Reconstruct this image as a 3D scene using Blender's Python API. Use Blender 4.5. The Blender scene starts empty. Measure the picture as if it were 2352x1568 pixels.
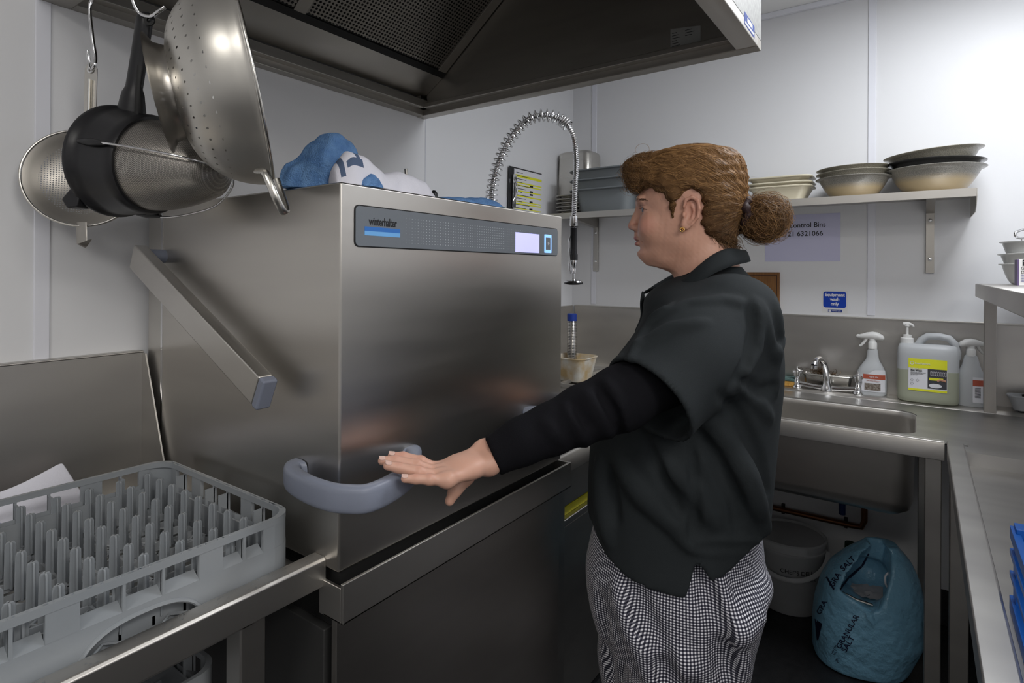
import bpy, bmesh, math, random
import numpy as np
from mathutils import Vector, Matrix, noise
random.seed(7); np.random.seed(7)
S = bpy.context.scene
COL = S.collection
# ---------------------------------------------------------------- camera
F, CY, CX = 1323.0, 622.0, 1176.0
YA, RO = math.radians(54.6), math.radians(0.3)
CAM = np.array([-.564, -.722, 1.378])
FW = np.array([math.sin(YA), math.cos(YA), 0.]); RT = np.array([math.cos(YA), -math.sin(YA), 0.]); UP = np.array([0, 0, 1.])
cd = bpy.data.cameras.new('camera'); cam = bpy.data.objects.new('camera', cd); COL.objects.link(cam)
cd.sensor_width = 36.0; cd.sensor_fit = 'HORIZONTAL'; cd.lens = 36.0 * F / 2352.0
cd.shift_y = -(784.0 - CY) / 2352.0
cd.clip_start = 0.02; cd.clip_end = 50
cr, sr = math.cos(RO), math.sin(RO)
vx = RT * cr + UP * sr; vy = UP * cr - RT * sr
cam.matrix_world = Matrix(((vx[0], vy[0], -FW[0], CAM[0]), (vx[1], vy[1], -FW[1], CAM[1]), (vx[2], vy[2], -FW[2], CAM[2]), (0, 0, 0, 1)))
S.camera = cam
# ---------------------------------------------------------------- colour management, world, lights
S.view_settings.view_transform = 'Standard'; S.view_settings.look = 'None'
S.view_settings.exposure = 0.0; S.view_settings.gamma = 1.0; S.view_settings.use_curve_mapping = False
w = bpy.data.worlds.new('world'); S.world = w; w.use_nodes = True
w.node_tree.nodes['Background'].inputs[0].default_value = (.75, .8, 1, 1)
w.node_tree.nodes['Background'].inputs[1].default_value = 0.05
CEIL = 2.49; FLOOR = 0.08
def area(name, loc, rot, sx, sy, power, col=(1, .97, .93), spread=180):
    l = bpy.data.lights.new(name, 'AREA'); l.shape = 'RECTANGLE'; l.size = sx; l.size_y = sy; l.energy = power; l.color = col
    l.spread = math.radians(spread)
    o = bpy.data.objects.new(name, l); COL.objects.link(o); o.location = loc; o.rotation_euler = rot; return o
area('ceiling_panel_light', (1.25, -1.0, CEIL - .045), (0, 0, 0), .58, .58, 17, (.93, .96, 1))
area('ceiling_panel_light', (-0.6, -1.9, CEIL - .045), (0, 0, 0), .58, .58, 20, (1, .96, .9))
area('ceiling_panel_light', (-1.8, -.6, CEIL - .045), (0, 0, 0), .58, .58, 12, (1, .96, .9))
# added fill lamp behind the camera, out of view, imitating bounced flash
area('fill_light', (-1.0, -2.2, 2.2), (math.radians(52), 0, math.radians(-32)), 1.8, 1.4, 19, (1, .98, .96))

# ---------------------------------------------------------------- pixel helpers (photo 2352 x 1568 -> place)
def ray(x, y):
    u, v = (x - CX) / F, (y - CY) / F
    u, v = cr * u + sr * v, -sr * u + cr * v
    return FW + u * RT - v * UP
def at(x, y, ax, val):
    d = ray(x, y); return Vector(CAM + (val - CAM[ax]) / d[ax] * d)
def dep(x, y, t): return Vector(CAM + t * ray(x, y))

# ---------------------------------------------------------------- materials
def mat(name, col, rough=.5, metal=0., spec=.5, bump=None, var=None, aniso=0., trans=0., ior=1.45, emit=None, coat=0., sss=0., stretch=None, alpha=1.0, rvar=0.):
    m = bpy.data.materials.new(name); m.use_nodes = True; nt = m.node_tree; b = nt.nodes['Principled BSDF']
    b.inputs['Base Color'].default_value = (*col, 1); b.inputs['Roughness'].default_value = rough; b.inputs['Metallic'].default_value = metal
    b.inputs['Specular IOR Level'].default_value = spec; b.inputs['IOR'].default_value = ior
    b.inputs['Transmission Weight'].default_value = trans; b.inputs['Coat Weight'].default_value = coat; b.inputs['Alpha'].default_value = alpha
    if sss: b.inputs['Subsurface Weight'].default_value = sss; b.inputs['Subsurface Radius'].default_value = (.012, .005, .003); b.inputs['Subsurface Scale'].default_value = 1
    if emit: b.inputs['Emission Color'].default_value = (*emit[0], 1); b.inputs['Emission Strength'].default_value = emit[1]
    tc = nt.nodes.new('ShaderNodeTexCoord'); mp = nt.nodes.new('ShaderNodeMapping'); nt.links.new(tc.outputs['Object'], mp.inputs[0])
    if stretch: mp.inputs['Scale'].default_value = stretch
    def nz(scale, detail=4):
        n = nt.nodes.new('ShaderNodeTexNoise'); n.inputs['Scale'].default_value = scale; n.inputs['Detail'].default_value = detail
        nt.links.new(mp.outputs[0], n.inputs['Vector']); return n
    if bump:
        n = nz(bump[0]); bp = nt.nodes.new('ShaderNodeBump'); bp.inputs['Strength'].default_value = bump[1]; bp.inputs['Distance'].default_value = bump[2] if len(bump) > 2 else .002
        nt.links.new(n.outputs[0], bp.inputs['Height']); nt.links.new(bp.outputs[0], b.inputs['Normal'])
    if var:     # (scale, colour2)
        n = nz(var[0], 2 if metal > .5 else 6); mx = nt.nodes.new('ShaderNodeMix'); mx.data_type = 'RGBA'
        rp = nt.nodes.new('ShaderNodeMapRange'); rp.inputs[1].default_value = .35; rp.inputs[2].default_value = .65
        nt.links.new(n.outputs[0], rp.inputs[0]); nt.links.new(rp.outputs[0], mx.inputs[0])
        mx.inputs[6].default_value = (*col, 1); mx.inputs[7].default_value = (*var[1], 1); nt.links.new(mx.outputs[2], b.inputs['Base Color'])
    if rvar:
        n = nz(2.5, 1); rp = nt.nodes.new('ShaderNodeMapRange'); rp.inputs[1].default_value = .3; rp.inputs[2].default_value = .7
        rp.inputs[3].default_value = max(0, rough - rvar); rp.inputs[4].default_value = rough + rvar
        nt.links.new(n.outputs[0], rp.inputs[0]); nt.links.new(rp.outputs[0], b.inputs['Roughness'])
    if aniso:
        b.inputs['Anisotropic'].default_value = abs(aniso); b.inputs['Anisotropic Rotation'].default_value = 0.25 if aniso < 0 else 0
        tg = nt.nodes.new('ShaderNodeTangent'); tg.direction_type = 'RADIAL'; tg.axis = 'Z'; nt.links.new(tg.outputs[0], b.inputs['Tangent'])
    return m
def steel(name, col, rough, aniso, stretch, bs=.03, var=None, rvar=.03):
    return mat(name, col, rough, 1.0, var=var, aniso=aniso, stretch=stretch, rvar=rvar)
M = {}
M['steel_v'] = steel('machine_stainless', (.60, .575, .535), .34, .75, (1.2, 1.2, 12), var=(1.2, (.56, .535, .50)), rvar=.02)
M['steel_h'] = steel('brushed_stainless_sheet', (.62, .60, .565), .40, .5, (2, 2, 6), var=(1.4, (.53, .51, .485)), rvar=0)
M['steel_top'] = steel('worn_stainless_top', (.56, .55, .53), .40, 0, (6, 1.5, 3), bs=.02, var=(1.5, (.46, .45, .44)), rvar=0)
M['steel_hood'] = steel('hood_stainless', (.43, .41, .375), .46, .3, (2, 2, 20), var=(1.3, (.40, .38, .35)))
M['steel_pol'] = mat('polished_steel', (.62, .60, .56), .26, 1, rvar=.06, stretch=(1, 1, 3), bump=(7, .12, .002))
M['steel_dull'] = mat('dull_steel', (.42, .4, .37), .33, 1, rvar=.06)
M['chrome'] = mat('chrome', (.75, .75, .76), .1, 1)
M['wall'] = mat('white_wall_cladding', (.74, .745, .765), .42, 0, .4, bump=(2.2, .06, .01), rvar=.05)
M['strip'] = mat('pvc_joint_strip', (.76, .77, .83), .35, 0, .5)
M['ceil'] = mat('ceiling_white', (.8, .8, .8), .6, 0, .3)
M['floor'] = mat('black_safety_floor', (.012, .012, .013), .38, 0, .5, bump=(260, .5, .002), var=(40, (.02, .02, .021)))
M['skirt'] = mat('black_coved_skirting', (.012, .012, .014), .45)
M['grey_pl'] = mat('wet_grey_plastic', (.235, .255, .275), .38, 0, .5, rvar=.08, var=(5, (.27, .285, .3)))
M['handle'] = mat('grey_blue_plastic', (.19, .21, .27), .42, 0, .5, bump=(900, .25, .0003))
M['panel'] = mat('control_panel_grey', (.16, .18, .205), .38, 0, .5, bump=(900, .1, .0003))
M['black'] = mat('black_plastic', (.012, .012, .014), .3, 0, .5, rvar=.08)
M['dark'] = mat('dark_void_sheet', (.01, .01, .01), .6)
M['white_pl'] = mat('white_plastic', (.72, .72, .71), .4, 0, .5)
M['paper'] = mat('paper_white', (.72, .72, .76), .5)
M['ink'] = mat('ink_black', (.012, .012, .014), .6)
M['blue_a'] = mat('logo_blue', (.03, .17, .55), .5)
M['blue_b'] = mat('logo_light_blue', (.17, .45, .85), .5)
M['dot'] = mat('dot_light_grey', (.5, .53, .57), .5)
M['lcd'] = mat('lcd_screen', (.4, .4, .8), .3, emit=((.55, .55, 1.0), .85))
M['lcdring'] = mat('button_glow', (.2, .4, .9), .3, emit=((.3, .62, 1.0), .9))
M['cloth_b'] = mat('blue_microfibre', (.12, .25, .52), .95, 0, .1, bump=(420, .9, .004), var=(60, (.18, .34, .62)))
M['cloth_w'] = mat('white_cotton', (.74, .74, .82), .95, 0, .1, bump=(300, .3, .002))
M['navy'] = mat('navy_print', (.09, .13, .22), .9)
M['blue_pl'] = mat('blue_crate_plastic', (.01, .13, .55), .35, 0, .5)
# ---------------------------------------------------------------- mesh building
class MB:
    def __init__(s): s.v = []; s.f = []; s.m = []; s.mats = []
    def mi(s, m):
        if m is None: return 0
        if m not in s.mats: s.mats.append(m)
        return s.mats.index(m)
    def add(s, vs, fs, m=None):
        k = len(s.v); s.v += [tuple(v) for v in vs]; i = s.mi(m)
        s.f += [tuple(a + k for a in f) for f in fs]; s.m += [i] * len(fs); return s
    def box(s, a, b, m=None, T=None):
        x0, y0, z0 = a; x1, y1, z1 = b
        x0, x1 = sorted((x0, x1)); y0, y1 = sorted((y0, y1)); z0, z1 = sorted((z0, z1))
        vs = [Vector(p) for p in ((x0, y0, z0), (x1, y0, z0), (x1, y1, z0), (x0, y1, z0), (x0, y0, z1), (x1, y0, z1), (x1, y1, z1), (x0, y1, z1))]
        if T: vs = [T @ v for v in vs]
        return s.add(vs, [(3, 2, 1, 0), (4, 5, 6, 7), (0, 1, 5, 4), (1, 2, 6, 5), (2, 3, 7, 6), (3, 0, 4, 7)], m)
    def loft(s, rings, cap0=True, cap1=True, m=None, closed=True, loop=False):
        n = len(rings[0]); vs = [p for r in rings for p in r]; fs = []
        for i in range(len(rings) - (0 if loop else 1)):
            i2 = (i + 1) % len(rings)
            for j in range(n if closed else n - 1):
                j2 = (j + 1) % n; fs.append((i * n + j, i * n + j2, i2 * n + j2, i2 * n + j))
        if cap0 and not loop: fs.append(tuple(range(n - 1, -1, -1)))
        if cap1 and not loop: fs.append(tuple((len(rings) - 1) * n + j for j in range(n)))
        return s.add(vs, fs, m)
    def tube(s, path, r, n=10, m=None, cap=True, loop=False, sq=None, upv=None):
        P = [Vector(p) for p in path]; N = len(P); rs = r if isinstance(r, (list, tuple)) else [r] * N
        rings = []; pn = None
        for i, p in enumerate(P):
            a = P[(i - 1) % N] if (i > 0 or loop) else p; b = P[(i + 1) % N] if (i < N - 1 or loop) else p
            t = (b - a).normalized()
            if upv is not None: nn = Vector(upv) - t * t.dot(Vector(upv)); nn.normalize()
            elif pn is None: nn = t.orthogonal().normalized()
            else: nn = (pn - t * pn.dot(t)).normalized()
            pn = nn; bn = t.cross(nn); ru, rv = (rs[i] * sq[0], rs[i] * sq[1]) if sq else (rs[i], rs[i])
            rings.append([p + nn * (ru * math.cos(2 * math.pi * k / n)) + bn * (rv * math.sin(2 * math.pi * k / n)) for k in range(n)])
        return s.loft(rings, cap, cap, m, loop=loop)
    def lathe(s, prof, T=None, n=32, m=None, cap0=False, cap1=False):
        T = T or Matrix.Identity(4)
        rings = [[T @ Vector((r * math.cos(2 * math.pi * k / n), r * math.sin(2 * math.pi * k / n), z)) for k in range(n)] for r, z in prof]
        return s.loft(rings, cap0, cap1, m)
    def prism(s, pts, off, m=None):           # closed polygon of 3d points extruded by vector off
        n = len(pts); off = Vector(off); a = [Vector(p) for p in pts]; b = [p + off for p in a]
        return s.add(a + b, [tuple(range(n - 1, -1, -1)), tuple(range(n, 2 * n))] + [(i, (i + 1) % n, (i + 1) % n + n, i + n) for i in range(n)], m)
    def sheet(s, P, nu, nv, m=None):            # P[i][j] grid
        fs = [(i * nv + j, i * nv + j + 1, (i + 1) * nv + j + 1, (i + 1) * nv + j) for i in range(nu - 1) for j in range(nv - 1)]
        return s.add([p for r in P for p in r], fs, m)
    def build(s, name, m=None, parent=None, smooth=None, bevel=0, sub=0, solid=0, seg=2, recalc=True):
        me = bpy.data.meshes.new(name); me.from_pydata(s.v, [], s.f)
        mats = s.mats if s.mats else []
        if m is not None and not s.mats: mats = [m]
        for q in mats: me.materials.append(q)
        if s.mats: me.polygons.foreach_set('material_index', s.m)
        if recalc:
            bm = bmesh.new(); bm.from_mesh(me); bmesh.ops.recalc_face_normals(bm, faces=bm.faces); bm.to_mesh(me); bm.free()
        o = bpy.data.objects.new(name, me); COL.objects.link(o)
        if smooth is None: smooth = 35 if not bevel else 35
        if smooth:
            me.polygons.foreach_set('use_smooth', [True] * len(me.polygons))
            try: me.set_sharp_from_angle(angle=math.radians(smooth))
            except Exception: pass
        if solid: q = o.modifiers.new('solidify', 'SOLIDIFY'); q.thickness = solid; q.offset = 0
        if bevel: q = o.modifiers.new('bevel', 'BEVEL'); q.width = bevel; q.segments = seg; q.limit_method = 'ANGLE'; q.angle_limit = math.radians(35); q.harden_normals = True
        if sub: q = o.modifiers.new('subsurf', 'SUBSURF'); q.levels = sub; q.render_levels = sub
        if parent is not None: par(o, parent)
        return o
def par(o, p):
    o.parent = p
    loc = Vector((0, 0, 0)); q = p
    while q is not None: loc += q.location; q = q.parent if q.type == 'EMPTY' else None
    o.matrix_parent_inverse = Matrix.Translation(-p.location) if p.type == 'EMPTY' else Matrix.Identity(4)
    return o
def tag(o, label, cat, group=None, kind=None):
    o['label'] = label; o['category'] = cat
    if group: o['group'] = group
    if kind: o['kind'] = kind
    return o
def thing(name, label, cat, loc=(0, 0, 0), group=None):
    o = bpy.data.objects.new(name, None); COL.objects.link(o); o.location = loc; o.empty_display_size = .02
    return tag(o, label, cat, group)
def struct(o, label=None):
    o['kind'] = 'structure'; return o
def kids(o): return [c for c in bpy.data.objects if c.parent == o]
def dup(root, d, label, rot=None):          # copy a thing (empty root) and each of its parts
    r = root.copy(); COL.objects.link(r); r.location = root.location + Vector(d); r['label'] = label
    if rot: r.rotation_euler = rot
    for c in kids(root):
        k = c.copy(); COL.objects.link(k); k.parent = r
        for g in kids(c):
            h = g.copy(); COL.objects.link(h); h.parent = k
    return r
def frame(o, u, v, w):                          # 4x4 from origin and axes
    u, v, w = Vector(u), Vector(v), Vector(w); o = Vector(o)
    return Matrix(((u.x, v.x, w.x, o.x), (u.y, v.y, w.y, o.y), (u.z, v.z, w.z, o.z), (0, 0, 0, 1)))
def text(name, body, T, size, m, parent, align='LEFT', ext=.0003, sx=1.0, spacing=1.0, bold=0.0):
    c = bpy.data.curves.new(name, 'FONT'); c.body = body; c.size = size; c.align_x = align; c.extrude = ext; c.space_character = spacing; c.resolution_u = 3
    c.offset = bold
    t = bpy.data.objects.new('tmp', c); COL.objects.link(t); bpy.context.view_layer.update()
    me = bpy.data.meshes.new_from_object(t.evaluated_get(bpy.context.evaluated_depsgraph_get()))
    bpy.data.objects.remove(t); me.transform(T @ Matrix.Diagonal((sx, 1, 1, 1))); me.materials.clear(); me.materials.append(m); me.name = name
    o = bpy.data.objects.new(name, me); COL.objects.link(o)
    if parent is not None: par(o, parent)
    return o
def rrect(w, h, r, n=4, cx=0, cy=0):          # rounded rectangle outline, ccw
    out = []
    for sx_, sy_, a0 in ((1, 1, 0), (-1, 1, 90), (-1, -1, 180), (1, -1, 270)):
        for k in range(n + 1):
            a = math.radians(a0 + 90 * k / n); out.append((cx + sx_ * (w / 2 - r) + r * math.cos(a), cy + sy_ * (h / 2 - r) + r * math.sin(a)))
    return out
FX = frame((0, 0, 0), (1, 0, 0), (0, 0, 1), (0, -1, 0))       # text on a plane facing -Y (reads left to right along +X)
def onY(x, y, z): return Matrix.Translation((x, y, z)) @ FX
def onX(x, y, z): return Matrix.Translation((x, y, z)) @ frame((0, 0, 0), (0, -1, 0), (0, 0, 1), (-1, 0, 0))   # plane facing -X
# ================================================================ THE ROOM
XC, YB, YWA = 2.10, .78, .68       # far wall plane, step-back wall plane, machine wall plane
YR, XL = -1.62, -2.9
struct(MB().box((XL, -3.4, FLOOR - .1), (XC + .1, 1.0, FLOOR)).build('floor', M['floor'], smooth=0))
cl = struct(MB().box((XL, -3.4, CEIL), (XC + .1, 1.0, CEIL + .1)).build('ceiling', M['ceil'], smooth=0))
struct(MB().box((XL, YWA, FLOOR), (.89, YWA + .32, CEIL)).build('wall_left', M['wall'], smooth=0))
struct(MB().box((.89, YB, FLOOR), (XC + .1, YB + .22, CEIL)).build('wall_corner', M['wall'], smooth=0))
struct(MB().box((XC, -3.4, FLOOR), (XC + .1, YB, CEIL)).build('wall_back', M['wall'], smooth=0))
struct(MB().box((.25, YR - .1, FLOOR), (XC, YR, CEIL)).build('wall_right', M['wall'], smooth=0))
struct(MB().box((XL - .1, -3.5, FLOOR), (XC + .1, -3.4, CEIL)).build('wall_behind', M['wall'], smooth=0))
struct(MB().box((XL - .1, -3.4, FLOOR), (XL, 1.0, CEIL)).build('wall_entrance', M['wall'], smooth=0))
def strip(n, x0, y0, x1, y1, z0, z1): struct(MB().box((x0, y0, z0), (x1, y1, z1)).build('trim_%d' % n, M['strip'], bevel=.002))
strip(1, -.192, YWA - .004, -.166, YWA, 1.2, CEIL)
strip(2, XC - .004, -.575, XC, -.548, 1.21, CEIL)
strip(3, XC - .004, .640, XC, .668, 1.21, CEIL)
strip(4, XC - .018, -3.4, XC, YB, CEIL - .022, CEIL)
strip(5, .885, YWA - .002, .889, YB, 1.2, CEIL)
sk = MB().box((XC - .012, -3.4, FLOOR), (XC, YB, FLOOR + .13)).box((.89, YB - .012, FLOOR), (XC - .012, YB, FLOOR + .13)).box((XL, YWA - .012, FLOOR), (.89, YWA, FLOOR + .13))
struct(sk.build('baseboard_back', M['skirt'], bevel=.003))
# ceiling tile grid bars (visible at the top right)
g = MB()
for k in range(9): g.box((XC - .35 - .6 * k, -3.4, CEIL - .003), (XC - .326 - .6 * k, 1.0, CEIL))
for k in range(8): g.box((XL, .45 - .6 * k, CEIL - .003), (XC, .474 - .6 * k, CEIL))
struct(g.build('trim_6', M['strip'], smooth=0))
for i, (x, y) in enumerate(((1.25, -1.0), (-.6, -1.9), (-1.8, -.6))):
    t = thing('ceiling_light', ['square ceiling light panel above the right hand table', 'square ceiling light panel behind the camera', 'square ceiling light panel left of the camera'][i], 'light', (x, y, CEIL - .03))
    MB().box((x - .3, y - .3, CEIL - .03), (x - .29, y + .3, CEIL)).box((x + .29, y - .3, CEIL - .03), (x + .3, y + .3, CEIL)).box((x - .29, y - .3, CEIL - .03), (x + .29, y - .29, CEIL)).box((x - .29, y + .29, CEIL - .03), (x + .29, y + .3, CEIL)).build('frame', M['white_pl'], t)
    MB().box((x - .29, y - .29, CEIL - .02), (x + .29, y + .29, CEIL - .012)).build('diffuser', mat('lamp_diffuser', (.9, .9, .9), .5, emit=((1, 1, 1), 3)), t)

# ================================================================ DISHWASHER
d = thing('dishwasher', 'tall stainless steel hood-type dishwasher with grey control panel and wrap-around handles', 'dishwasher', (.33, .3, FLOOR))
W_, D_, HT = .664, .585, 1.513
h = MB().box((0, 0, .915), (W_, D_, HT)).build('hood', M['steel_v'], d, bevel=.004, seg=3)
MB().box((.004, .59, FLOOR + .1), (W_ - .004, .66, 1.496)).build('rear_column', M['steel_h'], d, bevel=.002)
MB().box((.0, .584, 1.0), (.003, .592, 1.50)).build('column_trim', M['chrome'], d)
# dark tank body, front panel and tray lip
MB().box((.012, .012, .82), (W_ - .012, .575, .92)).build('wash_chamber', M['dark'], d)
MB().box((-.004, .0, .14), (W_ - .006, .012, .846)).build('front_panel', M['steel_v'], d, bevel=.002)
MB().box((-.004, .03, .14), (.012, .66, .82)).build('side_panel', mat('shade_dark_steel', (.03, .03, .03), .5), d, bevel=.002)  # steel panel; the shade under the table is put into its dark colour
lip = MB().box((-.006, -.018, .845), (.684, -.012, .906)).box((-.006, -.012, .845), (0, .04, .899)).box((.678, -.012, .885), (.684, .03, .906)).box((-.006, -.018, .845), (.684, .03, .849))
lip.build('tray_lip', M['steel_h'], d, bevel=.0012)
for k in range(4):
    x, y = (.05, .62)[k % 2], (.06, .55)[k // 2]
    MB().lathe([(.0, .0), (.02, 0), (.02, .02), (.012, .03), (.012, .07)], Matrix.Translation((x, y, FLOOR)), 16).build('foot', M['steel_dull'], d)
# control panel
def slab(pts2, x0, z0, y, th):  # outline on facing -Y plane
    return [(x0 + p[0], y, z0 + p[1]) for p in pts2]
pw, ph, pcx, pcz = .612, .063, .3335, 1.4475
MB().prism(slab(rrect(pw + .004, ph + .004, .009), pcx, pcz, -.0003, 0), (0, -.0006, 0)).build('panel_border', M['dark'], d)
cp = MB().prism(slab(rrect(pw, ph, .007), pcx, pcz, -.0009, 0), (0, -.0012, 0)).build('control_panel', M['panel'], d, bevel=.0004)
yy = -.00215
text('brand_lettering', 'winterhalter', onY(.0535, yy, 1.4505), .0185, M['ink'], cp, sx=.70, spacing=.93, bold=.00035)
MB().box((.045, yy - .0003, 1.4405), (.121, yy, 1.4475)).build('stripe', M['blue_a'], cp)
MB().box((.045, yy - .0003, 1.4335), (.121, yy, 1.4405)).build('stripe', M['blue_b'], cp)
dots = MB()
for i in range(54):
    for j in range(9):
        x, z = .135 + i * .0072, 1.425 + j * .0052
        e = min(1, (i + 1) / 8, (54 - i) / 7); r = .0007 * (.4 + .6 * e)
        dots.box((x - r, yy - .0003, z - r), (x + r, yy, z + r))
o = dots.build('dot_pattern', M['dot'], cp, smooth=0); o['kind'] = 'stuff'
MB().box((.4605, yy - .0006, 1.4195), (.557, yy, 1.4625)).build('display', M['lcd'], cp, bevel=.0004)
MB().prism(slab(rrect(.031, .043, .002), .5945, 1.4425, yy, 0), (0, -.0006, 0)).build('button_surround', M['lcdring'], cp)
bt = MB().prism(slab(rrect(.020, .029, .001), .5945, 1.4425, yy - .0007, 0), (0, -.0006, 0)).build('start_button', M['panel'], cp)
ic = MB()
for a, l, ox in ((25, .0085, .001), (5, .0075, -.0012), (45, .006, -.002), (-30, .006, .0025)):
    T = onY(.5945 + ox, yy - .0016, 1.4425) @ Matrix.Rotation(math.radians(a - 15), 4, 'Z')
    ic.box((-.0005, -l / 2, 0), (.0005, l / 2, .0003), T=T)
ic.build('button_icon', M['paper'], bt)
# small scratch on the front
# wrap-around handles
def handle(pts, name='handle', wid=.021, th=.0115):
    P = [Vector(p) for p in pts]
    # catmull-rom
    def cr_(p0, p1, p2, p3, t): return .5 * ((2 * p1) + (-p0 + p2) * t + (2 * p0 - 5 * p1 + 4 * p2 - p3) * t * t + (-p0 + 3 * p1 - 3 * p2 + p3) * t ** 3)
    out = []
    for i in range(len(P) - 1):
        a = P[max(i - 1, 0)]; b = P[i]; c = P[i + 1]; e = P[min(i + 2, len(P) - 1)]
        for k in range(8): out.append(cr_(a, b, c, e, k / 8))
    out.append(P[-1]); rings = []; N = len(out)
    for i, p in enumerate(out):
        t = (out[min(i + 1, N - 1)] - out[max(i - 1, 0)]).normalized(); up = Vector((0, 0, 1)); up = (up - t * up.dot(t)).normalized(); nn = t.cross(up)
        e = min(i, N - 1 - i) / (N / 2); wv = wid * (.95 - .12 * (1 - e) ** 4); tv = th * (.95 + .8 * (1 - e) ** 5)
        rings.append([p + nn * (tv * sgn(math.cos(a)) * abs(math.cos(a)) ** .55) + up * (wv * sgn(math.sin(a)) * abs(math.sin(a)) ** .55) for a in [2 * math.pi * k / 20 for k in range(20)]])
    return MB().loft(rings).build(name, M['handle'], d, smooth=50)
def sgn(x): return 1 if x >= 0 else -1
hz = 1.050
HP = [(0, .098, hz + .004), (-.014, .097, hz + .003), (-.026, .078, hz), (-.033, .030, hz - .002), (-.033, -.018, hz - .002), (-.024, -.047, hz - .002), (-.004, -.070, hz - .002), (.04, -.070, hz - .001), (.09, -.055, hz + .001), (.13, -.028, hz + .004), (.148, -.010, hz + .006), (.150, 0, hz + .006)]
handle(HP)
handle([(W_ - x, y, z) for x, y, z in HP][::-1])
# lift linkage bar on the left side
b0, b1 = Vector((-.045, .59, 1.404)), Vector((-.045, .135, 1.186))
u = (b1 - b0).normalized(); vv = Vector((1, 0, 0)).cross(u).normalized()
T = frame(b0, u, vv, (1, 0, 0)); L = (b1 - b0).length
bar = MB().box((0, -.026, -.012), (L, .026, .012), T=T).build('lift_bar', M['steel_h'], d, bevel=.003)
MB().box((L, -.027, -.013), (L + .016, .027, .013), T=T).build('end_cap', M['handle'], bar, bevel=.004)
MB().tube([(-.034, .575, 1.405), (0.006, .575, 1.405)], .014, 16).build('pivot', M['handle'], d)

# ================================================================ LEFT TABLE (racks side)
t = thing('dishwasher_table', 'stainless steel entry table left of the dishwasher with raised rim and back upstand', 'table', (-.5, .35, FLOOR))
TZ = .902
MB().box((-1.25, .07, TZ - .02), (-.004, .66, TZ)).build('tabletop', M['steel_top'], t)
rim = MB()
pr = [(.030, .888), (.030, .928), (.034, .932), (.058, .932), (.064, .926), (.07, TZ), (.07, TZ - .02), (.06, TZ - .02), (.056, .905), (.040, .905), (.036, .888)]
rim.loft([[(x, y, z) for y, z in pr] for x in (-1.25, .0)]); rim.build('front_rim', M['steel_h'], t, bevel=.0015)
MB().box((-1.25, .655, TZ), (-.006, .672, 1.2)).box((-1.25, .655, 1.195), (-.006, .68, 1.201)).build('upstand', M['steel_h'], t, bevel=.002)
MB().prism([(-.010, .655, 1.197), (-.010, .64, 1.196), (-.010, .545, .96), (-.010, .545, TZ), (-.010, .655, TZ)], (.003, 0, 0)).build('side_return', M['steel_h'], t)
for x in (-.09, -1.15):
    for y in (.10, .6):
        MB().box((x - .02, y - .02, FLOOR), (x + .02, y + .02, TZ - .02)).build('leg', M['steel_h'], t, bevel=.003)
MB().box((-1.15, .08, .855), (-.09, .12, .862)).build('rail', M['steel_h'], t)
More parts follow.
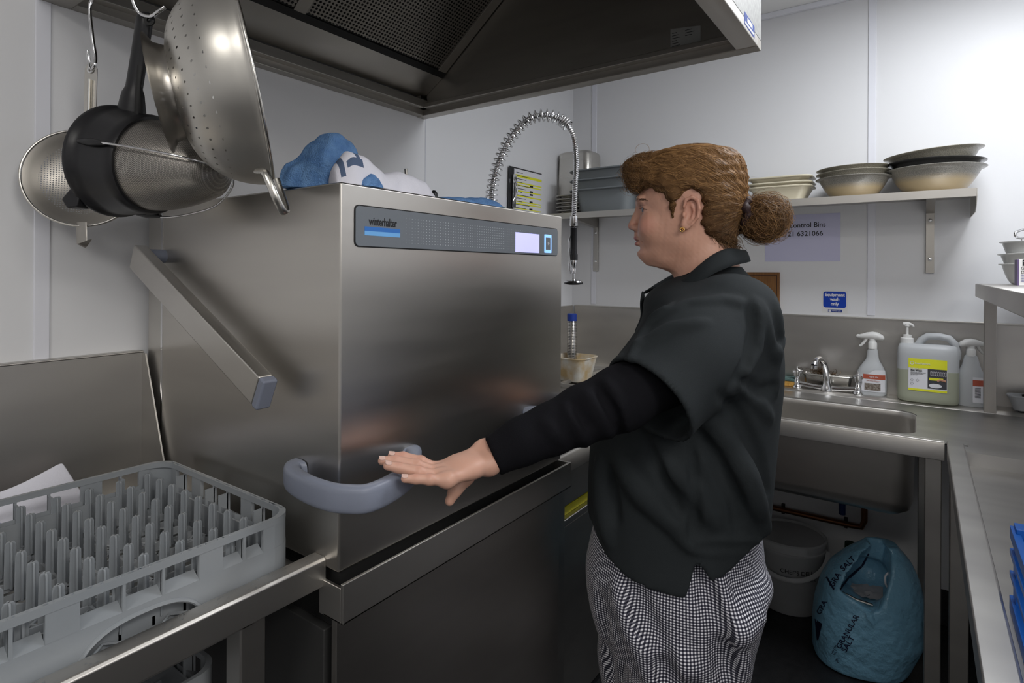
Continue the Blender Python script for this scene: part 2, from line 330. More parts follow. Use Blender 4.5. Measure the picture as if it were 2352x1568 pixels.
# ================================================================ DISH RACKS
def rack(name, label, x0, y0, zb, H=.1, L=.425, pegs=True, m=None, group=None):
    m = m or M['grey_pl']
    t = thing(name, label, 'dish rack', (x0 + L / 2, y0 + L / 2, zb), group)
    # walls: outline rounded square; rows bottom/top with windows
    def outl(off, z, n=5):
        return [(x0 + L / 2 + p[0], y0 + L / 2 + p[1], z) for p in rrect(L - 2 * off, L - 2 * off, .035, n)]
    wall = MB()
    def ringband(z0, z1, th, o0=0, o1=0):
        A = outl(o0, z0, 6); B = outl(o1, z1, 6); C = outl(o1 + th, z1, 6); D = outl(o0 + th, z0, 6)
        n = len(A)
        wall.add(A + B + C + D, [(i, (i + 1) % n, n + (i + 1) % n, n + i) for i in range(n)] + [(n + i, n + (i + 1) % n, 2 * n + (i + 1) % n, 2 * n + i) for i in range(n)] +
                 [(2 * n + i, 2 * n + (i + 1) % n, 3 * n + (i + 1) % n, 3 * n + i) for i in range(n)] + [(3 * n + i, 3 * n + (i + 1) % n, (i + 1) % n, i) for i in range(n)])
    zt = zb + H; w0, w1 = zb + .056, zb + .087
    ringband(zt - .010, zt, .007)                    # top rail
    # corner pieces and window mullions (straight part s in 0..L)
    solid = [(0, .075), (.165, .215), (.285, .288), (.355, .405), (.49, .5)]
    segs_f = [(0.0, .075), (.11, .113), (.15, .215), (.26, .263), (.305, .309), (.355, .42), (.455, .459), (.488, .5)]
    segs_f = [(0, .0525), (.081, .0845), (.1125, .145), (.1885, .1920), (.2335, .2370), (.28, .3125), (.3415, .345), (.3725, .425)]
    T4 = [Matrix.Translation((x0, y0, 0)), frame((x0 + L, y0, 0), (0, 1, 0), (-1, 0, 0), (0, 0, 1)), frame((x0 + L, y0 + L, 0), (-1, 0, 0), (0, -1, 0), (0, 0, 1)), frame((x0, y0 + L, 0), (0, -1, 0), (1, 0, 0), (0, 0, 1))]
    for T in T4:
        for a, b in segs_f:
            a2, b2 = max(a, .034), min(b, L - .034)
            if b2 > a2: wall.box((a2, 0.0005, w0 - .001), (b2, .006, w1 + .004), T=T)
            if b - a < .01: wall.box((a, .004, w0 - .002), (b, .02, w0 + .03), T=T)
        # sloped sill behind windows
        for a, b in zip(segs_f[:-1], segs_f[1:]):
            pa, pb = a[1], b[0]
            vs = [T @ Vector(p) for p in ((pa, .0005, w0), (pb, .0005, w0), (pb, .016, w0 + .010), (pa, .016, w0 + .010), (pa, .0005, w0 - .01), (pb, .0005, w0 - .01), (pb, .016, w0 - .01), (pa, .016, w0 - .01))]
            wall.add(vs, [(0, 1, 2, 3), (4, 7, 6, 5), (0, 4, 5, 1), (1, 5, 6, 2), (2, 6, 7, 3), (3, 7, 4, 0)])
    # rounded corners between sill and rail
    for ci, (cx, cy, a0) in enumerate(((x0 + L - .035, y0 + L - .035, 0), (x0 + .035, y0 + L - .035, 90), (x0 + .035, y0 + .035, 180), (x0 + L - .035, y0 + .035, 270))):
        P = []
        for z in (w0 - .004, w1 + .004):
            P.append([(cx + .0345 * math.cos(math.radians(a0 + 90 * k / 6)), cy + .0345 * math.sin(math.radians(a0 + 90 * k / 6)), z) for k in range(7)])
        for z in (w1 + .004, w0 - .004):
            P.append([(cx + .0305 * math.cos(math.radians(a0 + 90 * k / 6)), cy + .0305 * math.sin(math.radians(a0 + 90 * k / 6)), z) for k in range(7)])
        wall.sheet(P, 4, 7)
    # lower band with arched cut-out at the middle of each side
    for T in T4:
        xs = [.034 + (L - .068) * k / 48 for k in range(49)]
        def arch(s): 
            q = (s - L / 2) / .073
            return zb + (.045 * math.sqrt(max(0, 1 - abs(q) ** 2.6)) if abs(q) < 1 else 0)
        o_, i_ = [], []
        for s_ in xs: o_.append((s_, arch(s_)))
        vs = []
        for s_, z_ in o_: vs += [T @ Vector((s_, 0, z_)), T @ Vector((s_, 0, w0)), T @ Vector((s_, .005, z_)), T @ Vector((s_, .005, w0))]
        fs = []
        for i in range(48):
            k = 4 * i; fs += [(k, k + 4, k + 5, k + 1), (k + 2, k + 3, k + 7, k + 6), (k, k + 2, k + 6, k + 4)]
        wall.add(vs, fs)
        # moulded lip round the arch and inner lower wall
        wall.tube([T @ Vector((s_, -.001, z_ + .002)) for s_, z_ in o_ if abs(s_ - L / 2) < .075], .0028, 6)
        wall.box((.05, .02, zb + .001), (L - .05, .023, zb + .060), T=T)
    ringcorner = MB()
    for (cx, cy, a0) in ((x0 + L - .035, y0 + L - .035, 0), (x0 + .035, y0 + L - .035, 90), (x0 + .035, y0 + .035, 180), (x0 + L - .035, y0 + .035, 270)):
        P = []
        for r_, z in ((.035, zb), (.035, w0), (.030, w0), (.030, zb), (.035, zb)):
            P.append([(cx + r_ * math.cos(math.radians(a0 + 90 * k / 6)), cy + r_ * math.sin(math.radians(a0 + 90 * k / 6)), z) for k in range(7)])
        wall.sheet(P, 5, 7)
    wall.build('wall', m, t, smooth=30, bevel=0, recalc=True)
    gr = MB(); st = L / 11
    for k in range(1, 11):
        c = k * st
        gr.box((x0 + c - .0018, y0 + .02, zb + .012), (x0 + c + .0018, y0 + L - .02, zb + .024))
        gr.box((x0 + .02, y0 + c - .0018, zb + .012), (x0 + L - .02, y0 + c + .0018, zb + .024))
    for k in range(10):
        for j in range(10):
            if (k + j) % 2: continue
            a, b = Vector((x0 + (k + .5) * st, y0 + (j + .5) * st, zb + .018)), .022
            gr.tube([a + Vector((-b, -b, 0)), a + Vector((b, b, 0))], .002, 5); gr.tube([a + Vector((-b, b, 0)), a + Vector((b, -b, 0))], .002, 5)
    gr.build('base_grid', m, t, smooth=0)
    if pegs:
        rows, cols = 9, 8; first = None
        for i in range(cols):
            for j in range(rows):
                px, py = x0 + .0507 + i * .0475, y0 + .025 + j * .0475
                if first is None:
                    p = MB(); hh = .067
                    for a in (0, 90):
                        R = Matrix.Translation((px, py, 0)) @ Matrix.Rotation(math.radians(a), 4, 'Z')
                        pts = [R @ Vector(q) for q in ((-.0074, -.0014, zb + .02), (.0074, -.0014, zb + .02), (.0064, -.0014, zb + .016 + hh), (.0045, -.0014, zb + .019 + hh), (-.0045, -.0014, zb + .019 + hh), (-.0064, -.0014, zb + .016 + hh))]
                        p.prism(pts, R.to_3x3() @ Vector((0, .0028, 0)))
                    first = p.build('peg', m, t, bevel=.0006, seg=1); fp = (px, py)
                else:
                    q = first.copy(); COL.objects.link(q); q.location = (px - fp[0], py - fp[1], 0)
    return t
r1 = rack('dish_rack', 'grey plastic peg rack, wet, standing on the table left of the dishwasher', -.4545, .068, .904)
# water drops on the rack and table rim
wd = MB(); 
def drop(p, r, T=None):
    vs = []; n = 6
    for k in range(3):
        a = math.pi / 2 * k / 3
        for j in range(n): vs.append(Vector(p) + Vector((r * math.cos(a) * math.cos(2 * math.pi * j / n), r * math.cos(a) * math.sin(2 * math.pi * j / n), r * .6 * math.sin(a))))
    vs.append(Vector(p) + Vector((0, 0, .6 * r)))
    fs = [(i * n + j, i * n + (j + 1) % n, (i + 1) * n + (j + 1) % n, (i + 1) * n + j) for i in range(2) for j in range(n)] + [(2 * n + j, 2 * n + (j + 1) % n, 3 * n) for j in range(n)]
    wd.add(vs, fs)
for k in range(260):
    s = random.random() * .365 + .03; side = random.choice('fbrr'); r = random.uniform(.0007, .0018)
    z = 1.0038
    if side == 'f': drop((-.4545 + s, .071, z), r)
    if side == 'b': drop((-.4545 + s, .490, z), r)
    if side == 'r': drop((-.0335, .068 + s, z), r)
for k in range(160):
    s = random.random() * .62; r = random.uniform(.0007, .002); drop((-.62 + s, random.uniform(.036, .056), .932), r)
wm = mat('water', (.9, .95, 1), .02, 0, .5, trans=1, ior=1.33)
w_o = wd.build('water_drops', wm, None, smooth=60); tag(w_o, 'tiny water drops beaded along the wet rack rim and table edge', 'water', kind='stuff')
rack('dish_rack', 'grey plastic rack stored under the entry table, only its rounded corner showing', -.500, .20, .640, pegs=False)
# shelf carrying the lower rack
t = thing('rack_shelf', 'dark tubular rack runners under the entry table', 'shelf', (-.5, .35, .62))
for y in (.16, .58): MB().box((-1.13, y, .622), (-.11, y + .03, .639)).build('runner', M['steel_dull'], t)

# ================================================================ TEA TOWEL behind the rack
def towel():
    P = []; nu, nv = 26, 14
    a, b = Vector((-.47, .575, .972)), Vector((-.165, .61, 1.004)); c, e = Vector((-.50, .555, .903)), Vector((-.12, .56, .903))
    for i in range(nu):
        u_ = i / (nu - 1); r = []
        for j in range(nv):
            v_ = j / (nv - 1); p = a.lerp(b, u_).lerp(c.lerp(e, u_), v_)
            p = p + Vector((0, -.012 * math.sin(9 * u_ + 3 * v_) * (.3 + v_), .010 * math.sin(7 * u_) * (1 - v_)))
            r.append(p)
        P.append(r)
    return P, nu, nv
P, nu, nv = towel(); mb = MB(); mb.mi(M['cloth_w']); mb.sheet(P, nu, nv, M['cloth_w'])
for q in range(len(mb.f)):
    i = q // (nv - 1)
    if 12 <= i <= 13 or i in (10, 15): mb.m[q] = mb.mi(M['navy'])
o = mb.build('tea_towel', None, None, solid=.002, sub=1); tag(o, 'white tea towel with navy stripes bunched behind the grey rack', 'towel')
# ================================================================ EXTRACTION HOOD
hd = thing('extraction_hood', 'large stainless steel extractor canopy with perforated filter panel over the dishwasher', 'extractor hood', (.36, .14, 1.9))
X0, X1, Y0, Y1, HZ = -.192, .882, -.412, .68, 1.900
mh = M['steel_hood']
# outer skins
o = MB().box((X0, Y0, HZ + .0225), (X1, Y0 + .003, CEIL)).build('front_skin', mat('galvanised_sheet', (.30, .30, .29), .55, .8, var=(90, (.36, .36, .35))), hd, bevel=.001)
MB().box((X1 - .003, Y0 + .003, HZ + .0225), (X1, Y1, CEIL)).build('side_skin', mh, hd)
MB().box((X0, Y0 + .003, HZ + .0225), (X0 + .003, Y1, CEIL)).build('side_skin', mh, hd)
# bottom lips
def Lp(n, a, b, m=mh): return MB().box(a, b).build(n, m, hd, bevel=.002)
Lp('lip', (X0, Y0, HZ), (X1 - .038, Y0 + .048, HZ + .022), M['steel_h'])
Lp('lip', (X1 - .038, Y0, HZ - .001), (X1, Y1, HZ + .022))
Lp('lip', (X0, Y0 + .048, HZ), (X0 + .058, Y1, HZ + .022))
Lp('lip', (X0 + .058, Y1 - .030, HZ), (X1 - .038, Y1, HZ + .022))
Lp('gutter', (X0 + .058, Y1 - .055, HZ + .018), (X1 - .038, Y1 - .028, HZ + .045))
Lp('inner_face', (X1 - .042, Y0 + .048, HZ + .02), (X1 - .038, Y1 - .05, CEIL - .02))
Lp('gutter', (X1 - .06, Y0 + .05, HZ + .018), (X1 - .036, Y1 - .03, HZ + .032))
# sloped baffle and perforated filter rising from the wall towards the room
xa, xb = X0 + .01, X1 - .043
A = (Y1 - .04, HZ + .055); B = (.552, 2.012); Cc = (.10, 2.36); 
MB().prism([(xa, A[0], A[1]), (xb, A[0], A[1]), (xb, B[0], B[1]), (xa, B[0], B[1])], (0, .003, .003)).build('baffle', M['steel_h'], hd)
def perf():
    mm = mat('perforated_filter', (.30, .285, .26), .4, 1.0)
    nt = mm.node_tree; b = nt.nodes['Principled BSDF']; out = nt.nodes['Material Output']
    tc = nt.nodes.new('ShaderNodeTexCoord'); v = nt.nodes.new('ShaderNodeTexVoronoi'); v.voronoi_dimensions = '2D'; v.inputs['Randomness'].default_value = 0
    mp = nt.nodes.new('ShaderNodeMapping'); mp.inputs['Scale'].default_value = (1, 1, 1)
    nt.links.new(tc.outputs['UV'], mp.inputs[0]); nt.links.new(mp.outputs[0], v.inputs['Vector']); v.inputs['Scale'].default_value = 1
    gt = nt.nodes.new('ShaderNodeMath'); gt.operation = 'GREATER_THAN'; gt.inputs[1].default_value = .33; nt.links.new(v.outputs['Distance'], gt.inputs[0])
    nt.links.new(gt.outputs[0], b.inputs['Alpha'])
    return mm
pm = perf()
q = MB(); q.add([(xa, B[0] - .012, B[1] + .012), (xb - .035, B[0] - .012, B[1] + .012), (xb - .035, Cc[0], Cc[1]), (xa, Cc[0], Cc[1])], [(0, 1, 2, 3)])
o = q.build('perforated_filter', pm, hd, smooth=0, recalc=False)
uv = o.data.uv_layers.new(name='UVMap'); Lf = math.hypot(B[0] - Cc[0], B[1] - Cc[1]); P_ = .0105
for li, c in enumerate(((0, 0), (xb - .035 - xa, 0), (xb - .035 - xa, Lf), (0, Lf))): uv.data[li].uv = (c[0] / P_, c[1] / P_)
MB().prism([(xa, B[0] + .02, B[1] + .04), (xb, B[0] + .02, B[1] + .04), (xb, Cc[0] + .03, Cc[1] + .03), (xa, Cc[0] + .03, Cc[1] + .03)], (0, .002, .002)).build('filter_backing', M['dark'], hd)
sl = (Vector((0, Cc[0], Cc[1])) - Vector((0, B[0], B[1]))).normalized(); nn = Vector((0, sl.z, -sl.y))
for x in (xb - .036, .28): MB().prism([Vector((x, B[0], B[1])) + sl * 0, Vector((x + .034, B[0], B[1])), Vector((x + .034, Cc[0], Cc[1])), Vector((x, Cc[0], Cc[1]))], -nn * -.014).build('filter_frame', mh, hd, bevel=.001)
MB().prism([(xa, B[0] + .006, B[1] - .006), (xb, B[0] + .006, B[1] - .006), Vector((xb, B[0], B[1])) + sl * .012, Vector((xa, B[0], B[1])) + sl * .012], nn * .006).build('filter_edge', M['dark'], hd)
MB().box((xa, Y0 + .01, 2.40), (xb, .2, 2.403)).build('plenum_top', mh, hd)
MB().box((xb - .03, Y1 - .052, HZ + .02), (xb - .028, Y1 - .03, HZ + .055)).build('bracket', M['steel_h'], hd)
# data plate and maker's sticker
xp = X1 - .0425
dp = MB().prism([(xp, -.208, 1.934), (xp, -.283, 1.930), (xp, -.283, 1.976), (xp, -.208, 1.985)], (-.0006, 0, 0)).build('data_plate', mat('plate_grey', (.30, .30, .29), .5), hd)
ln = MB()
for k in range(6):
    z = 1.972 - k * .0065; ln.box((xp - .0009, -.212, z), (xp - .0006, -.212 - .012 - .008 * (k % 3) / 2, z + .0014))
    if k < 3: ln.box((xp - .0009, -.245, z), (xp - .0006, -.262 - .006 * (k % 2), z + .0014))
ln.build('plate_print', M['ink'], dp, smooth=0)
st = MB().prism([(.722, Y0, 1.908), (.812, Y0, 1.906), (.812, Y0, 1.932), (.722, Y0, 1.934)], (0, -.0006, 0)).build('maker_sticker', mat('sticker_blue', (.05, .09, .33), .4), hd)
MB().box((.726, Y0 - .0009, 1.910), (.806, Y0 - .0006, 1.915)).box((.746, Y0 - .0009, 1.919), (.792, Y0 - .0006, 1.929)).build('sticker_print', M['paper'], st)

# ================================================================ COUNTERS ALONG THE FAR WALL
CT = .90
def hole_top(mb, x0, x1, y0, y1, hx0, hx1, hy0, hy1, r, z, th, m=None):
    # flat top with rounded hole
    inner = [(p[0], p[1]) for p in rrect(hx1 - hx0, hy1 - hy0, r, 6, (hx0 + hx1) / 2, (hy0 + hy1) / 2)]
    n = len(inner); outer = []
    for px, py in inner:
        cx_, cy_ = (hx0 + hx1) / 2, (hy0 + hy1) / 2
        dx, dy = px - cx_, py - cy_
        sx_, sy_ = (hx1 - hx0) / 2 - r, (hy1 - hy0) / 2 - r
        # project outwards on the outer rectangle
        if abs(dx) >= sx_ and abs(dy) >= sy_: 
            ox = x1 if dx > 0 else x0; oy = y1 if dy > 0 else y0
        outer.append(((x1 if dx > 0 else x0), (y1 if dy > 0 else y0)))
    # collapse: corner fans
    vs = [(a, b, z) for a, b in inner] + [(x1, y1, z), (x0, y1, z), (x0, y0, z), (x1, y0, z)]
    fs = []; q = n // 4
    for c in range(4):
        for k in range(q - 1): fs.append((c * q + k, c * q + k + 1, n + c))
        a, b = c * q + q - 1, ((c + 1) * q) % n
        fs.append((a, b, n + (c + 1) % 4, n + c))
    k0 = len(vs); vs2 = [(a, b, c - th) for a, b, c in vs]
    mb.add(vs + vs2, fs + [tuple(i + k0 for i in f[::-1]) for f in fs] + [(i, (i + 1) % n, (i + 1) % n + k0, i + k0) for i in range(n)], m)
    return inner
def bowl(mb, hx0, hx1, hy0, hy1, r, z, depth):
    rings = []
    prof = [(0, 0), (.003, -.004), (.004, -.02), (.008, -depth + .05), (.016, -depth + .022), (.035, -depth + .006), (.07, -depth), (.15, -depth - .003)]
    for off, dz in prof:
        w2, h2 = hx1 - hx0 - 2 * off, hy1 - hy0 - 2 * off
        rings.append([(p[0], p[1], z + dz) for p in rrect(w2, h2, max(.012, r - off * .4), 6, (hx0 + hx1) / 2, (hy0 + hy1) / 2)])
    mb.loft(rings, False, True)
su = thing('sink_unit', 'stainless steel sink table along the far wall with a deep bowl and splashback', 'sink', (1.75, -.35, FLOOR))
tp = MB(); hx0, hx1, hy0, hy1 = 1.505, 1.86, -.712, .02
hole_top(tp, 1.462, 1.986, -.829, .34, hx0, hx1, hy0, hy1, .06, CT, .004)
tp.build('sink_top', M['steel_top'], su, smooth=20)
MB().loft([[(x, y, z) for x, z in ((1.452, .852), (1.452, .898), (1.456, .905), (1.478, .905), (1.484, .9), (1.484, .885), (1.462, .885), (1.456, .852))] for y in (-.778, .34)]).build('front_edge', M['steel_h'], su, bevel=.0015)
bw = MB(); bowl(bw, hx0, hx1, hy0, hy1, .06, CT - .003, .26); bw.build('sink_bowl', M['steel_h'], su, smooth=60, solid=.0016, recalc=True)
# raised back ledge and splashback
MB().loft([[(x, y, z) for x, z in ((1.985, .9), (1.997, .909), (2.012, .911), (2.092, .911), (2.092, .88), (1.985, .88))] for y in (-1.55, .72)]).build('back_ledge', M['steel_h'], su, bevel=.001)
MB().box((2.088, -1.55, .905), (2.0995, .76, 1.200)).box((2.082, -1.55, 1.196), (2.0995, .76, 1.203)).build('splashback', M['steel_h'], su, bevel=.0015)
for x, y in ((1.51, -.752), (1.51, .32), (2.04, -.735), (2.04, .32)):
    lg = MB().box((x - .02, y - .02, FLOOR + .07), (x + .02, y + .02, .885)).build('leg', M['steel_h'], su, bevel=.003)
    MB().lathe([(.0, FLOOR), (.021, FLOOR), (.021, FLOOR + .015), (.014, FLOOR + .03), (.014, FLOOR + .072)], Matrix.Translation((x, y, 0)), 16).build('foot', M['chrome'], lg)
MB().lathe([(.0, -.262), (.03, -.262), (.036, -.256), (.036, -.250)], Matrix.Translation((1.68, -.35, CT)), 24).build('drain', M['chrome'], su)
# counter between the dishwasher and the far wall
ct = thing('prep_counter', 'stainless steel pre-rinse counter between the dishwasher and the corner with a sunken bowl', 'counter', (1.2, .4, FLOOR))
tp = MB(); tp.box((.70, .045, CT - .008), (.89, .675, CT - .004)); hole_top(tp, .89, 1.985, .045, .755, .93, 1.42, .13, .56, .03, CT - .004, .004); tp.build('counter_top', M['steel_top'], ct, smooth=20)
MB().loft([[(x, y, z) for y, z in ((.022, .855), (.022, .9), (.026, .906), (.05, .906), (.056, .9), (.056, .88), (.03, .88), (.028, .855))] for x in (.69, 1.45)]).build('front_edge', M['steel_h'], ct, bevel=.0015)
bw = MB(); bowl(bw, .93, 1.42, .13, .56, .03, CT - .006, .2); bw.build('sunken_bowl', M['steel_h'], ct, smooth=60, solid=.0016)
MB().box((.74, .07, .735), (1.44, .078, .87)).build('apron_panel', M['steel_h'], ct, bevel=.001)
MB().box((.895, .765, .9), (2.08, .778, 1.2)).build('splashback', M['steel_h'], ct, bevel=.001)
rl = MB()
for a, b in (((1.50, .50, .9), (1.96, .512, .915)), ((1.50, .28, .9), (1.96, .292, .915)), ((1.5, .28, .9), (1.512, .512, .915))): rl.box(a, b)
rl.build('raised_edge', M['steel_h'], ct, bevel=.002)
for x, y in ((.735, .06), (1.42, .075), (.735, .64)):
    MB().box((x - .02, y - .02, FLOOR), (x + .02, y + .02, .88)).build('leg', M['steel_h'], ct, bevel=.003)

# ================================================================ RIGHT HAND TABLE AND GANTRY SHELF
rt_ = thing('side_table', 'long stainless steel table on the right with a raised rolled front edge', 'table', (.9, -1.15, FLOOR))
MB().box((-.25, -1.55, .850), (1.40, -.829, .864)).box((1.40, -1.55, .850), (1.985, -.829, .9)).box((1.40, -.829, .855), (1.470, -.8215, .9)).build('tabletop', M['steel_top'], rt_)
rim = MB().loft([[(x, y, z) for y, z in ((-.782, .862), (-.782, .902), (-.784, .904), (-.818, .904), (-.821, .901), (-.828, .866), (-.828, .852), (-.79, .852))] for x in (-.25, 1.478)])
rim.build('rolled_rim', M['steel_top'], rt_, bevel=.0008)
for x in (1.50, .1):
    for y in (-.812, -1.5):
        lg = MB().box((x - .022, y - .022, FLOOR), (x + .022, y + .022, .872)).build('leg', M['steel_h'], rt_, bevel=.003)
gs = thing('gantry_shelf', 'raised stainless steel shelf on a square post over the right hand table', 'shelf', (1.3, -1.1, .884))
MB().box((.2, -1.35, 1.298), (1.955, -.872, 1.343)).build('shelf_board', M['steel_h'], gs, bevel=.003)
MB().box((1.935, -.928, .911), (1.965, -.895, 1.30)).build('post', M['steel_dull'], gs, bevel=.002)
MB().box((.3, -1.32, .886), (.33, -1.29, 1.30)).build('post', M['steel_dull'], gs, bevel=.002)
MB().box((1.935, -1.32, .911), (1.965, -1.29, 1.30)).build('post', M['steel_dull'], gs, bevel=.002)

# ================================================================ WALL SHELF
ws = thing('wall_shelf', 'stainless steel wall shelf on two brackets along the far wall', 'shelf', (1.95, 0, 1.63))
MB().loft([[(x, y, z) for x, z in ((1.8, 1.626), (1.8, 1.653), (2.099, 1.653), (2.099, 1.650), (1.803, 1.650), (1.803, 1.629), (1.815, 1.629), (1.815, 1.626))] for y in (-.865, .775)]).build('shelf_board', M['steel_h'], ws)
MB().prism([(1.802, -.8675, 1.6275), (1.802, -.8675, 1.652), (2.098, -.8675, 1.652), (2.098, -.8675, 1.58), (1.87, -.8675, 1.58), (1.83, -.8675, 1.6)], (0, .002, 0)).build('end_flange', M['steel_h'], ws)
for y in (-.748, .64):
    b = MB().box((2.09, y - .013, 1.378), (2.0995, y + .013, 1.648)).prism([(2.098, y - .013, 1.65), (1.83, y - .013, 1.65), (1.83, y - .013, 1.63), (2.098, y - .013, 1.60)], (0, .026, 0)).build('bracket', M['steel_dull'], ws, bevel=.001)
    for z in (1.43, 1.575): MB().lathe([(0, .004), (.004, .0035), (.0065, .001), (.007, 0)], Matrix.Translation((2.0905, y, z)) @ frame((0, 0, 0), (0, 1, 0), (0, 0, -1), (-1, 0, 0)), 14).build('bolt', M['chrome'], b)
# ================================================================ THINGS ON THE WALL SHELF
SZ = 1.653
def stone(name, c1, c2, rim_z0, rim_z1):
    m = mat(name, c1, .33, 0, .5, coat=.3); nt = m.node_tree; b = nt.nodes['Principled BSDF']
    tc = nt.nodes.new('ShaderNodeTexCoord'); sp = nt.nodes.new('ShaderNodeSeparateXYZ'); nt.links.new(tc.outputs['UV'], sp.inputs[0])
    n = nt.nodes.new('ShaderNodeTexNoise'); n.inputs['Scale'].default_value = 650; nt.links.new(tc.outputs['Object'], n.inputs['Vector'])
    rp = nt.nodes.new('ShaderNodeMapRange'); rp.inputs[1].default_value = rim_z0; rp.inputs[2].default_value = rim_z1; nt.links.new(sp.outputs[1], rp.inputs[0])
    n2 = nt.nodes.new('ShaderNodeMapRange'); n2.inputs[1].default_value = .35; n2.inputs[2].default_value = .65; nt.links.new(n.outputs[0], n2.inputs[0])
    mx = nt.nodes.new('ShaderNodeMix'); mx.data_type = 'RGBA'; nt.links.new(n2.outputs[0], mx.inputs[0]); mx.inputs[6].default_value = (*c2, 1); mx.inputs[7].default_value = (c2[0] * 2.6, c2[1] * 2.6, c2[2] * 2.5, 1)
    m2 = nt.nodes.new('ShaderNodeMix'); m2.data_type = 'RGBA'; nt.links.new(rp.outputs[0], m2.inputs[0]); m2.inputs[6].default_value = (*c1, 1); nt.links.new(mx.outputs[2], m2.inputs[7]); nt.links.new(m2.outputs[2], b.inputs['Base Color'])
    return m
M['stone'] = stone('speckled_stoneware', (.42, .33, .20), (.13, .125, .115), .45, .7)
M['stone_top'] = stone('speckled_stoneware_grey', (.30, .25, .17), (.16, .15, .125), .1, .45)
M['blk_cer'] = mat('black_ceramic', (.012, .012, .013), .25, coat=.3)
def bowl_ceramic(label, cx, cy, z, R, H, m, tiltx=0, tilty=0, group=None, name='stoneware_bowl', base=.40):
    pr = [(.001, .006), (R * base - .006, .006), (R * base, 0), (R * base + .004, .002)]
    for k in range(1, 11):
        a = k / 10; pr.append((R * (base + (.90 - base) * a ** .62), H * a ** 1.15 * .93))
    pr += [(R * .985, H * .965), (R, H * .985), (R, H), (R * .985, H * 1.01), (R * .93, H * .97)]
    for k in range(9, -1, -1):
        a = k / 10; pr.append((max(.001, (R * (base + (.88 - base) * a ** .62) - .006) * (1 if k else 0)), H * a ** 1.15 * .93 + .010))
    T = Matrix.Translation((cx, cy, z)) @ Matrix.Rotation(tilty, 4, 'Y') @ Matrix.Rotation(tiltx, 4, 'X')
    n = 48; mb = MB(); mb.lathe(pr, T, n); o = mb.build(name, m, None, smooth=50)
    uv = o.data.uv_layers.new(name='UVMap'); vz = [p[1] / H for p in pr]
    for l in o.data.loops: uv.data[l.index].uv = ((l.vertex_index % n) / n, vz[l.vertex_index // n])
    return tag(o, label, 'bowl', group)
cy_, cx_ = -.757, 1.955
bowl_ceramic('large beige stoneware bowl at the bottom of the right hand stack on the wall shelf', cx_, cy_, SZ, .148, .090, M['stone'])
bowl_ceramic('black bowl sandwiched in the middle of the right hand bowl stack', cx_, cy_, SZ + .028, .145, .085, M['blk_cer'], .02, 0)
bowl_ceramic('speckled brown bowl tilted on top of the right hand bowl stack', cx_, cy_, SZ + .062, .146, .085, M['stone_top'], -.07, -.03)
cy_ = -.512
bowl_ceramic('smaller beige stoneware bowl at the bottom of the middle stack on the wall shelf', cx_ - .01, cy_, SZ, .126, .078, M['stone'])
bowl_ceramic('speckled brown bowl in the middle of the smaller bowl stack', cx_ - .01, cy_, SZ + .024, .124, .074, M['stone_top'], -.015, 0)
bowl_ceramic('pale-rimmed speckled bowl on top of the smaller bowl stack', cx_ - .01, cy_, SZ + .044, .123, .070, M['stone_top'], -.02, 0)
M['cream'] = mat('cream_stoneware', (.60, .55, .42), .35, coat=.3)
def gnpan(name, label, cat, cx, cy, z, L, Wd, H, m, rim=.018, r=.035, rot=0, taper=.018, group=None, lug=0, wall=.003, rr=None):
    # rectangular pan, long axis Y
    t = None; mb = MB(); T = Matrix.Translation((cx, cy, z)) @ Matrix.Rotation(rot, 4, 'Z')
    def ring(w2, l2, zz, rad, lugs=0):
        out = []
        for p in rrect(w2, l2, rad, 5):
            y = p[1] + (lug * lugs * (1 if p[1] > 0 else -1) if abs(p[0]) < w2 * .42 else 0)
            out.append(T @ Vector((p[0], y, zz)))
        return out
    tp = taper
    rings = [ring(Wd - 2 * tp - .03, L - 2 * tp - .03, 0, r * .8), ring(Wd - 2 * tp - .008, L - 2 * tp - .008, .006, r), ring(Wd - 2 * tp, L - 2 * tp, .02, r), ring(Wd, L, H - .006, r),
             ring(Wd + 2 * rim, L + 2 * rim, H - .004, r + rim), ring(Wd + 2 * rim + .002, L + 2 * rim + .002, H - .001, r + rim), ring(Wd + 2 * rim - .002, L + 2 * rim - .002, H + .002, r + rim),
             ring(Wd + .004, L + .004, H + .002, r), ring(Wd - 2 * wall, L - 2 * wall, H - .004, r - .002), ring(Wd - 2 * tp - 2 * wall, L - 2 * tp - 2 * wall, .022, r - .002), ring(Wd - 2 * tp - .034, L - 2 * tp - .034, .005, r * .7)]
    mb.loft(rings, True, True)
    o = mb.build(name, m, None, smooth=40); return tag(o, label, cat, group)
nm = ['bottom', 'middle', 'top']
for k in range(3):
    gnpan('oven_dish', 'cream stoneware oven dish with side lugs, %s of its stack beside the middle bowls' % nm[k], 'baking dish', 1.955, -.262, SZ + .022 * k, .215, .15, .055 if k else .062, M['cream'], rim=.010, r=.03, taper=.018)
for k in range(3):
    gnpan('oven_dish', 'pale stoneware dish, %s of the stack half hidden behind the woman\'s hair' % nm[k], 'baking dish', 1.97, -.02, SZ + .022 * k, .19, .15, .055, mat('pale_stoneware', (.62, .62, .6), .35), rim=.010, r=.03)
gl = MB().lathe([(.0, 0), (.028, 0), (.034, .09), (.032, .09), (.026, .004), (0, .004)], Matrix.Translation((2.02, -.15, SZ + .065)), 24)
M['tub'] = mat('grey_tub_plastic', (.20, .22, .235), .4, 0, .5)
M['tub_l'] = mat('light_grey_tub_plastic', (.40, .44, .50), .4, 0, .5)
for k in range(3):
    gnpan('bus_tub', 'dark grey plastic tub with wide rim, %s of the stack on the wall shelf' % nm[k], 'tub', 1.945, .49, SZ + .046 * k, .30, .215, .108, M['tub'], rim=.024, r=.045, taper=.014)
